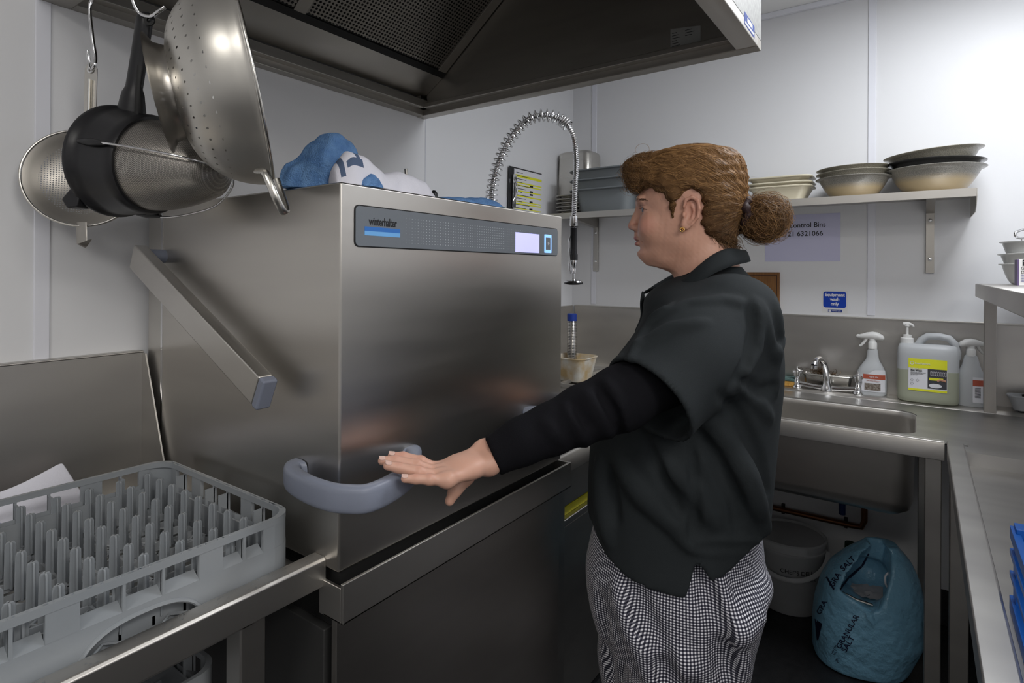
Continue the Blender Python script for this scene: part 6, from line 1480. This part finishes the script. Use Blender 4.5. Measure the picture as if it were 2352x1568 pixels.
# ---------------- undershirt (long black sleeves, neck)
blk = mat('black_knit', (.0065, .0065, .0085), .9, 0, .12, bump=(600, .3, .001))
US = Vol((-.20, -.32, .93), (.62, .46, 1.40), .0048)
AL = [(1130, 1048, .950), (1200, 1012, .958), (1265, 985, .972), (1340, 950, .985), (1425, 915, 1.00), (1520, 860, 1.04), (1640, 780, 1.08)]
US.chain([LD(*a) for a in AL], [.0335, .036, .040, .046, .053, .056, .062], .02)
wv = (loc(wld(LD(1130, 1048, .950))) - LD(1265, 985, .972)); US.plane(LD(1130, 1047, .950), wv)
for pts, r_ in (([(1300, 935), (1330, 985), (1345, 1020)], .007), ([(1345, 905), (1385, 960), (1400, 1000)], .009), ([(1390, 880), (1430, 940), (1440, 985)], .008), ([(1250, 970), (1285, 1010)], .005)): US.ridge(pts, r_, .014, .75)
for pts, r_ in (([(1372, 890), (1410, 950), (1425, 995)], .005), ([(1315, 925), (1355, 985)], .004)): US.ridge(pts, r_, .012, .4, True)
um = MB(); US.mesh(um, 2)
U2 = Vol((-.20, -.32, .98), (.30, .16, 1.36), .006); U2.chain([loc((.630, -.215, 1.118)), loc((.68, -.27, 1.125)), loc((.80, -.30, 1.15)), loc((.85, -.26, 1.25))], [.030, .038, .050, .06], .02)
U2.plane(loc((.630, -.215, 1.118)), loc((.60, -.18, 1.115)) - loc((.68, -.27, 1.125))); U2.mesh(um, 2)
uo = um.build('undershirt', blk, wm_, smooth=0, recalc=False); uo.data.polygons.foreach_set('use_smooth', [True] * len(uo.data.polygons)); uo['label'] = 'black long sleeves'
nk = MB(); rings = []
for (pa, pb, w_) in (((1536, 655), (1700, 600), .066), ((1545, 641), (1694, 583), .063), ((1549, 641), (1690, 583), .060), ((1545, 660), (1695, 600), .062)):
    A_, B_ = L(*pa), L(*pb); rings.append([wld((A_ + B_) / 2 + (A_ - B_) / 2 * math.cos(a) + np.array([0, w_ * math.sin(a), 0])) for a in [2 * math.pi * k / 40 for k in range(40)]])
nk.loft(rings, False, False); nk.build('neckband', blk, uo, smooth=60)
# ---------------- shirt
sm = mat('washed_black_cotton', (.014, .0175, .0195), .85, 0, .25, bump=(900, .35, .0008), var=(7, (.019, .023, .0255)))
SH = Vol((L(1815, 900)[0], -.27, L(1500, 1378)[2]), (max(L(1340, 900)[0], .32), .40, L(1500, 575)[2] + .03), .0048)
srow = [(612, 1600, 1702, .050), (628, 1570, 1716, .072), (645, 1532, 1735, .105), (660, 1506, 1748, .138), (676, 1486, 1758, .162), (692, 1479, 1768, .176), (730, 1477, 1782, .192), (760, 1464, 1790, .198), (790, 1444, 1796, .200), (830, 1414, 1799, .203), (880, 1392, 1796, .203), (930, 1374, 1790, .202), (1000, 1362, 1783, .20), (1100, 1356, 1773, .20), (1200, 1354, 1764, .205), (1260, 1353, 1765, .210), (1400, 1350, 1768, .213)]
SH.stack(rows(srow), 0, 2.35)
c_a, c_b = LD(1672, 735, 1.115), LD(1487, 920, 1.008); S_ax = (c_b - c_a) / np.linalg.norm(c_b - c_a)
SL = Vol(SH.lo, SH.lo + SH.h * (np.array(SH.n) - 2), SH.h); SL.n = SH.n; SL.ax = SH.ax; SL.f = np.full(SH.n, .2, np.float32)
SL.chain([c_a, (c_a + c_b) / 2, c_b], [.082, .087, .092], .05)
X, Y, Z = SH.grid((slice(None),) * 3); dpl = ((X - c_b[0]) * S_ax[0] + (Y - c_b[1]) * S_ax[1] + (Z - c_b[2]) * S_ax[2]); rad = np.sqrt(np.maximum(0, (X - c_b[0]) ** 2 + (Y - c_b[1]) ** 2 + (Z - c_b[2]) ** 2 - dpl ** 2))
inner = np.maximum(np.maximum(rad - .083, -(dpl + .055)), dpl - .02)
SL.f = np.maximum(np.maximum(SL.f, dpl), -inner).astype(np.float32)
SH._mix((slice(None),) * 3, SL.f, .03, False)
SH.ell(LD(1690, 700, 1.12), (.07, .05, .05), .04)
c_r = loc((.86, -.25, 1.27)); c_r2 = loc((.80, -.28, 1.16)); SH.chain([c_r, c_r2], [.075, .082], .04)
# folds
for pts, r_, k_ in (([(1425, 1062), (1471, 1133), (1554, 1205), (1588, 1250)], .012, .03), ([(1692, 1050), (1735, 1149), (1757, 1225)], .011, .03), ([(1620, 955), (1672, 1015), (1720, 1100), (1745, 1180)], .012, .03), ([(1700, 885), (1735, 920), (1768, 960)], .010, .02), ([(1745, 700), (1760, 760), (1775, 820)], .008, .02),
                    ([(1500, 735), (1580, 700), (1660, 690), (1715, 700)], .007, .02), ([(1460, 800), (1540, 755), (1620, 740)], .006, .02), ([(1730, 690), (1742, 740), (1738, 800), (1700, 880)], .008, .016), ([(1590, 1256), (1660, 1252), (1762, 1250)], .010, .02), ([(1540, 700), (1500, 730), (1462, 790), (1440, 840)], .006, .015), ([(1380, 1060), (1385, 1160), (1400, 1240)], .010, .03), ([(1520, 1060), (1590, 1120), (1640, 1200)], .008, .03),
                    ([(1780, 700), (1790, 780), (1775, 850), (1780, 900)], .008, .02)):
    SH.ridge(pts, r_ * .8, k_ * .8, .8)
for pts, r_ in (([(1655, 905), (1700, 960), (1745, 1050), (1765, 1130)], .010), ([(1590, 985), (1640, 1050), (1690, 1150), (1700, 1220)], .010), ([(1600, 1262), (1680, 1264), (1755, 1262)], .006), ([(1722, 700), (1728, 760), (1715, 830), (1680, 890)], .005), ([(1700, 870), (1745, 900), (1780, 890)], .007), ([(1480, 1010), (1520, 1100), (1560, 1180)], .008), ([(1400, 1080), (1415, 1200)], .007), ([(1585, 1000), (1600, 1150), (1588, 1240)], .003)):
    SH.ridge(pts, r_ * .75, .016, .55, True)
# hem outline
SH.poly([L(*p, .19)[[0, 2]] for p in [(1300, 500), (1300, 1215), (1345, 1236), (1385, 1288), (1440, 1325), (1500, 1346), (1573, 1366), (1584, 1340), (1598, 1285), (1612, 1300), (1632, 1330), (1660, 1328), (1720, 1292), (1790, 1262), (1830, 1250), (1830, 500)]], True, 0)
SH.poly([L(*p, .0)[[0, 2]] for p in [(1588, 1240), (1608, 1258), (1604, 1262), (1592, 1262)]], False, 0) if False else None
hol = [(p[0], p[1] + .009, p[2] - .009, p[3] - .009) for p in rows([r for r in srow if r[0] > 1100])]
SH.stack(hol, 0, 2.35, sub=True) if False else None
smb = MB(); SH.mesh(smb, 1); sho = smb.build('shirt', sm, wm_, smooth=0, recalc=False); sho.data.polygons.foreach_set('use_smooth', [True] * len(sho.data.polygons)); sho['label'] = 'washed black short-sleeved polo shirt'
# collar
T_ = [(1520, 668, -.045), (1545, 640, -.062), (1590, 612, -.070), (1660, 586, -.062), (1700, 577, -.02), (1702, 577, .02), (1672, 572, .058), (1638, 586, .074), (1604, 612, .080), (1572, 640, .074), (1546, 662, .058), (1530, 678, .035)]
B_ = [(1474, 676, -.075), (1505, 664, -.095), (1570, 640, -.110), (1660, 610, -.095), (1716, 600, -.03), (1718, 602, .03), (1684, 610, .085), (1645, 626, .105), (1608, 648, .112), (1570, 674, .105), (1535, 698, .088), (1502, 712, .062)]
tp_ = smoothpath([wld(L(a, b, c)) for a, b, c in T_], 5); bp_ = smoothpath([wld(L(a, b, c)) for a, b, c in B_], 5)
P = [[a.lerp(b, t_) + Vector((0, 0, .010 * math.sin(math.pi * t_))) for t_ in (0, .2, .4, .6, .8, 1)] for a, b in zip(tp_, bp_)]
MB().sheet(P, len(P), 6).build('collar', sm, sho, smooth=80, solid=.0035)
# placket with snap buttons
pkp = smoothpath([wld(L(1530, 682, .03)), wld(L(1508, 705, .035)), wld(L(1482, 735, .03)), wld(L(1460, 780, .02)), wld(L(1425, 838, .02))], 5)
MB().tube(pkp, .020, 12, sq=(.22, 1), upv=tuple(Fd + np.array([0, 0, .5]))).build('placket', sm, sho, smooth=60)
ps_ = smoothpath([wld(L(1477, 680, -.03)), wld(L(1474, 700, -.01)), wld(L(1475, 728, .0)), wld(L(1462, 760, .0))], 5)
MB().tube(ps_, .016, 12, sq=(.25, 1), upv=tuple(Fd)).build('placket', sm, sho, smooth=60)
for px, py, l_ in ((1514, 694, .062), (1499, 693, .03)):
    p = wld(L(px, py, l_)); MB().lathe([(.0035, 0), (.0058, .0006), (.0058, .0016), (.003, .0018), (.0025, .0006), (0, .0006)], frame(p, Vector(Fd) * .8 + Vector(Nd) * -.2, (0, 0, 1), Vector(Nd)), 18).build('button', M['chrome'], sho)
# ---------------- trousers
def gingham():
    m = mat('gingham_trousers', (.5, .5, .5), .85, 0, .2); nt = m.node_tree; b = nt.nodes['Principled BSDF']; tc = nt.nodes.new('ShaderNodeTexCoord'); sp = nt.nodes.new('ShaderNodeSeparateXYZ'); nt.links.new(tc.outputs['UV'], sp.inputs[0]); o_ = []
    for ch_ in (0, 1):
        fr_ = nt.nodes.new('ShaderNodeMath'); fr_.operation = 'FRACT'; nt.links.new(sp.outputs[ch_], fr_.inputs[0]); g_ = nt.nodes.new('ShaderNodeMath'); g_.operation = 'GREATER_THAN'; g_.inputs[1].default_value = .5; nt.links.new(fr_.outputs[0], g_.inputs[0]); o_.append(g_)
    ad = nt.nodes.new('ShaderNodeMath'); ad.operation = 'ADD'; nt.links.new(o_[0].outputs[0], ad.inputs[0]); nt.links.new(o_[1].outputs[0], ad.inputs[1])
    dv = nt.nodes.new('ShaderNodeMath'); dv.operation = 'MULTIPLY'; dv.inputs[1].default_value = .5; nt.links.new(ad.outputs[0], dv.inputs[0])
    cr2 = nt.nodes.new('ShaderNodeValToRGB'); cr2.color_ramp.interpolation = 'CONSTANT'; e = cr2.color_ramp.elements; e[0].position = 0; e[0].color = (.012, .012, .022, 1); e[1].position = .4; e[1].color = (.10, .10, .13, 1); n_ = e.new(.9); n_.color = (.74, .74, .78, 1)
    nt.links.new(dv.outputs[0], cr2.inputs[0]); nt.links.new(cr2.outputs[0], b.inputs['Base Color']); return m
TS = Vol((-.26, -.25, FLOOR + .04), (.27, .26, L(1500, 1125)[2]), .0065)
TS.stack(rows([(1135, 1385, 1735, .165), (1180, 1375, 1745, .175), (1215, 1366, 1752, .186), (1290, 1350, 1760, .203), (1340, 1352, 1760, .205), (1385, 1360, 1748, .20), (1430, 1372, 1735, .18)]), 0, 2.3)
def leg3(c, s_): return np.array([c[0], s_, c[2]])
TS.chain([leg3(L(1592, 1330), .098), leg3(L(1575, 1470), .100), leg3(L(1560, 1568), .100), np.array([L(1555, 1568)[0] + .01, .098, .42]), np.array([L(1570, 1568)[0], .095, FLOOR + .07])], [.108, .112, .110, .095, .085], .03)
TS.chain([leg3(L(1500, 1330), -.095), leg3(L(1478, 1470), -.095), leg3(L(1470, 1568), -.095), np.array([L(1480, 1568)[0] + .01, -.095, .42]), np.array([L(1490, 1568)[0], -.095, FLOOR + .07])], [.100, .104, .102, .090, .08], .03)
for pts, r_ in (([(1425, 1340), (1452, 1420), (1485, 1500), (1505, 1566)], .012), ([(1640, 1320), (1650, 1400), (1690, 1470), (1700, 1560)], .010), ([(1760, 1335), (1725, 1390), (1690, 1400)], .012), ([(1740, 1420), (1700, 1450), (1660, 1455)], .010), ([(1480, 1470), (1540, 1500), (1600, 1540)], .008)): TS.ridge(pts, r_, .03, .6)
for pts, r_ in (([(1455, 1350), (1480, 1430), (1520, 1510), (1530, 1566)], .012), ([(1610, 1310), (1625, 1380), (1650, 1450), (1672, 1560)], .009), ([(1375, 1370), (1385, 1450), (1400, 1566)], .008)): TS.ridge(pts, r_, .025, .3, True)
tm = MB(); TV = TS.mesh(tm, 2); to = tm.build('trousers', gingham(), wm_, smooth=0, recalc=False); to.data.polygons.foreach_set('use_smooth', [True] * len(to.data.polygons)); to['label'] = 'black and white checked chef trousers'
vv_ = np.array([v.co for v in to.data.vertices]); Lt = np.stack([(vv_ - Q0) @ Fd, (vv_ - Q0) @ Nd, vv_[:, 2]], 1)
cf = np.interp(Lt[:, 2], [.3, .55, .75], [L(1560, 1568)[0], L(1560, 1568)[0], L(1560, 1300)[0]]); blend = np.clip((.72 - Lt[:, 2]) / .05, 0, 1)
ang = np.arctan2(Lt[:, 0] - cf, Lt[:, 1] + .03); U_ = ang * .19 / .0048; W_2 = Lt[:, 2] / .0048
uvl = to.data.uv_layers.new(name='UVMap'); li = np.zeros(len(to.data.loops), int); to.data.loops.foreach_get('vertex_index', li); uvl.data.foreach_set('uv', np.stack([U_[li], W_2[li]], 1).ravel())
# ---------------- shoes
for s_, fx in ((.095, L(1570, 1568)[0]), (-.095, L(1490, 1568)[0])):
    SV = Vol((fx - .12, s_ - .07, FLOOR - .01), (fx + .22, s_ + .07, FLOOR + .12), .005)
    SV.cap((fx - .05, s_, FLOOR + .045), (fx + .02, s_, FLOOR + .05), .042, .044, .02); SV.cap((fx, s_, FLOOR + .04), (fx + .14, s_, FLOOR + .032), .046, .038, .02, sc=(1, 1.1, .9)); SV.cap((fx - .01, s_, FLOOR + .06), (fx - .01, s_, FLOOR + .10), .045, .045, .02)
    SV.plane((0, 0, FLOOR + .001), (0, 0, -1)); q_ = MB(); SV.mesh(q_, 1); q_.build('shoe', M['black'], wm_, smooth=60)
# ================================================================ SALT BAG (its folds grown the same way)
bg = thing('salt_bag', 'torn open light blue plastic bag of granular salt slumped on the floor', 'bag', (1.70, -.56, FLOOR))
bl_ = -.90
bm_ = mat('blue_salt_bag', (.20, .43, .60), .32, 0, .5, coat=.2, bump=(24, .9, .014))
brow = [(1585, 1896, 1990, .07), (1568, 1880, 2010, .095), (1540, 1871, 2042, .115), (1500, 1868, 2082, .13), (1440, 1868, 2116, .135), (1400, 1872, 2120, .13), (1350, 1886, 2117, .12), (1310, 1906, 2108, .10), (1275, 1945, 2090, .075), (1245, 1990, 2058, .04)]
c0_, c1_ = L(2140, 1400, bl_), L(1850, 1400, bl_)
BV = Vol((c0_[0], bl_ - .17, FLOOR - .02), (c1_[0], bl_ + .17, L(2000, 1225, bl_)[2]), .0052)
BV.stack(rows(brow, bl_), 0, 2.5, yc=bl_)
mc = L(1996, 1335, bl_ + .03)
mp = np.array([L(*p, bl_ + .09)[[0, 2]] for p in [(1930, 1360), (1965, 1376), (2000, 1394), (2014, 1390), (2030, 1365), (2046, 1335), (2058, 1288), (2044, 1262), (2020, 1268), (1985, 1292), (1950, 1325)]])
ST = BV.f.copy(); BV.poly(mp, False, .004); PC = BV.f.copy(); BV.f = ST; yb = BV.grid((slice(None),) * 3)[1]
BV.f = np.where(yb > bl_ - .02 + 0 * ST, PC, ST).astype(np.float32)
BV.ell(mc + np.array([-.01, -.03, .0]), (.075, .085, .060), .012, True)
for pts, r_ in (([(1888, 1345), (1925, 1400), (1975, 1432), (2040, 1450), (2105, 1445)], .012), ([(1905, 1320), (1960, 1285), (2000, 1255)], .008), ([(2060, 1275), (2050, 1340), (2020, 1400), (2005, 1440)], .009), ([(1925, 1362), (1950, 1395), (1995, 1408)], .008), ([(1880, 1500), (1960, 1535), (2020, 1530)], .007), ([(2000, 1500), (2070, 1480), (2110, 1440)], .007)): BV.ridge(pts, r_, .014, .6)
for pts, r_ in (([(1895, 1375), (1940, 1425), (2000, 1458), (2100, 1462)], .009), ([(2075, 1300), (2070, 1360), (2040, 1420)], .007), ([(1890, 1530), (1950, 1555), (2000, 1550)], .006), ([(1980, 1520), (2050, 1500), (2090, 1480)], .005), ([(1935, 1400), (1985, 1425)], .005)): BV.ridge(pts, r_, .012, .4, True)
BV.plane((0, 0, FLOOR + .002), (0, 0, -1))
bmb = MB(); BV.mesh(bmb, 2); bo_ = bmb.build('bag_skin', bm_, bg, smooth=0, recalc=False); bo_.data.polygons.foreach_set('use_smooth', [True] * len(bo_.data.polygons))
def bhit(px, py):
    h = BV.hit(px, py, 1.5, 2.6)
    if h is None: return None
    v = loc(CAM) - h; return wld(h + v / np.linalg.norm(v) * .0022)
bp = mat('bag_print', (.008, .010, .045), .5)
def bagtext(body, px, py, ang, size, sx=1.0):
    o = text('bag_lettering', body, Matrix.Identity(4), size, bp, bg, 'LEFT', ext=0, sx=sx, bold=size * .02); a = math.radians(ang)
    for v in o.data.vertices:
        x, y = v.co.x, v.co.y; q = bhit(px + x * math.cos(a) - y * math.sin(a), py - x * math.sin(a) - y * math.cos(a)); v.co = q if q is not None else v.co * 0 + wld(mc)
    return o
def bagpatch(P):
    mb = MB(); n = 10
    (a, b, c, d) = P; G = []
    for i in range(n + 1):
        row = []
        for j in range(3):
            u_, v_ = i / n, j / 2; x = (a[0] * (1 - u_) + b[0] * u_) * (1 - v_) + (d[0] * (1 - u_) + c[0] * u_) * v_; y = (a[1] * (1 - u_) + b[1] * u_) * (1 - v_) + (d[1] * (1 - u_) + c[1] * u_) * v_
            q = bhit(x, y)
            if q is None: return
            row.append(q)
        G.append(row)
    mb.sheet(G, n + 1, 3).build('printed_band', bp, bg, smooth=60)
bagtext('GRANULAR', 1930, 1491, 60, 18, .92); bagtext('SALT', 1943, 1499, 60, 19, .95)
bagtext('GRA', 1913, 1350, 58, 19, .95); bagtext('SALT', 1937, 1312, 44, 19, .95); bagtext('GRA', 1884, 1412, 62, 17)
bagtext('HEALTH\nSALT', 1912, 1502, 62, 6); bagtext('/!\\', 1925, 1522, 62, 12)
bagpatch([(1927, 1352), (1950, 1322), (1953, 1325), (1930, 1356)]); bagpatch([(1950, 1322), (1978, 1298), (1981, 1302), (1953, 1328)]); bagpatch([(1978, 1298), (1994, 1270), (1997, 1273), (1982, 1302)])
bagpatch([(1871, 1420), (1876, 1470), (1880, 1468), (1888, 1432)]); bagpatch([(1896, 1325), (1914, 1355), (1917, 1352), (1900, 1323)])
# torn flap and rubbish
fl = MB(); A_ = [bhit(*p) for p in ((1985, 1400), (1998, 1404), (2012, 1396), (2008, 1436), (1992, 1420))]
if all(a is not None for a in A_): fl.add([a + Vector(Nd) * .004 for a in A_] , [(0, 1, 4), (1, 2, 3), (1, 3, 4)]); fl.build('torn_flap', bm_, bg, smooth=0, solid=.002)
G = []
for i in range(12):
    row = []
    for j in range(8):
        p = L(1946 + 82 * i / 11, 1342 + 30 * j / 7 + 10 * (i / 11 - .5), bl_ + .045 - .075 * (1 - j / 7)); row.append(wld(p + np.array([0, 0, .008 * noise.noise(Vector((i * .9, j * .9, 1)))])))
    G.append(row)
MB().sheet(G, 12, 8).build('crumpled_paper', mat('waste_paper', (.42, .42, .44), .7), bg, smooth=40)
MB().tube([wld(L(1934, 1360, bl_ + .075)), wld(L(1965, 1376, bl_ + .088)), wld(L(2004, 1389, bl_ + .09))], .0045, 8).build('foil_edge', M['steel_pol'], bg)
MB().tube(smoothpath([wld(L(2045, 1312, bl_ + .05)), wld(L(2034, 1322, bl_ + .06)), wld(L(2034, 1340, bl_ + .06)), wld(L(2040, 1350, bl_ + .05))]), .003, 8).build('plastic_loop', M['paper'], bg)
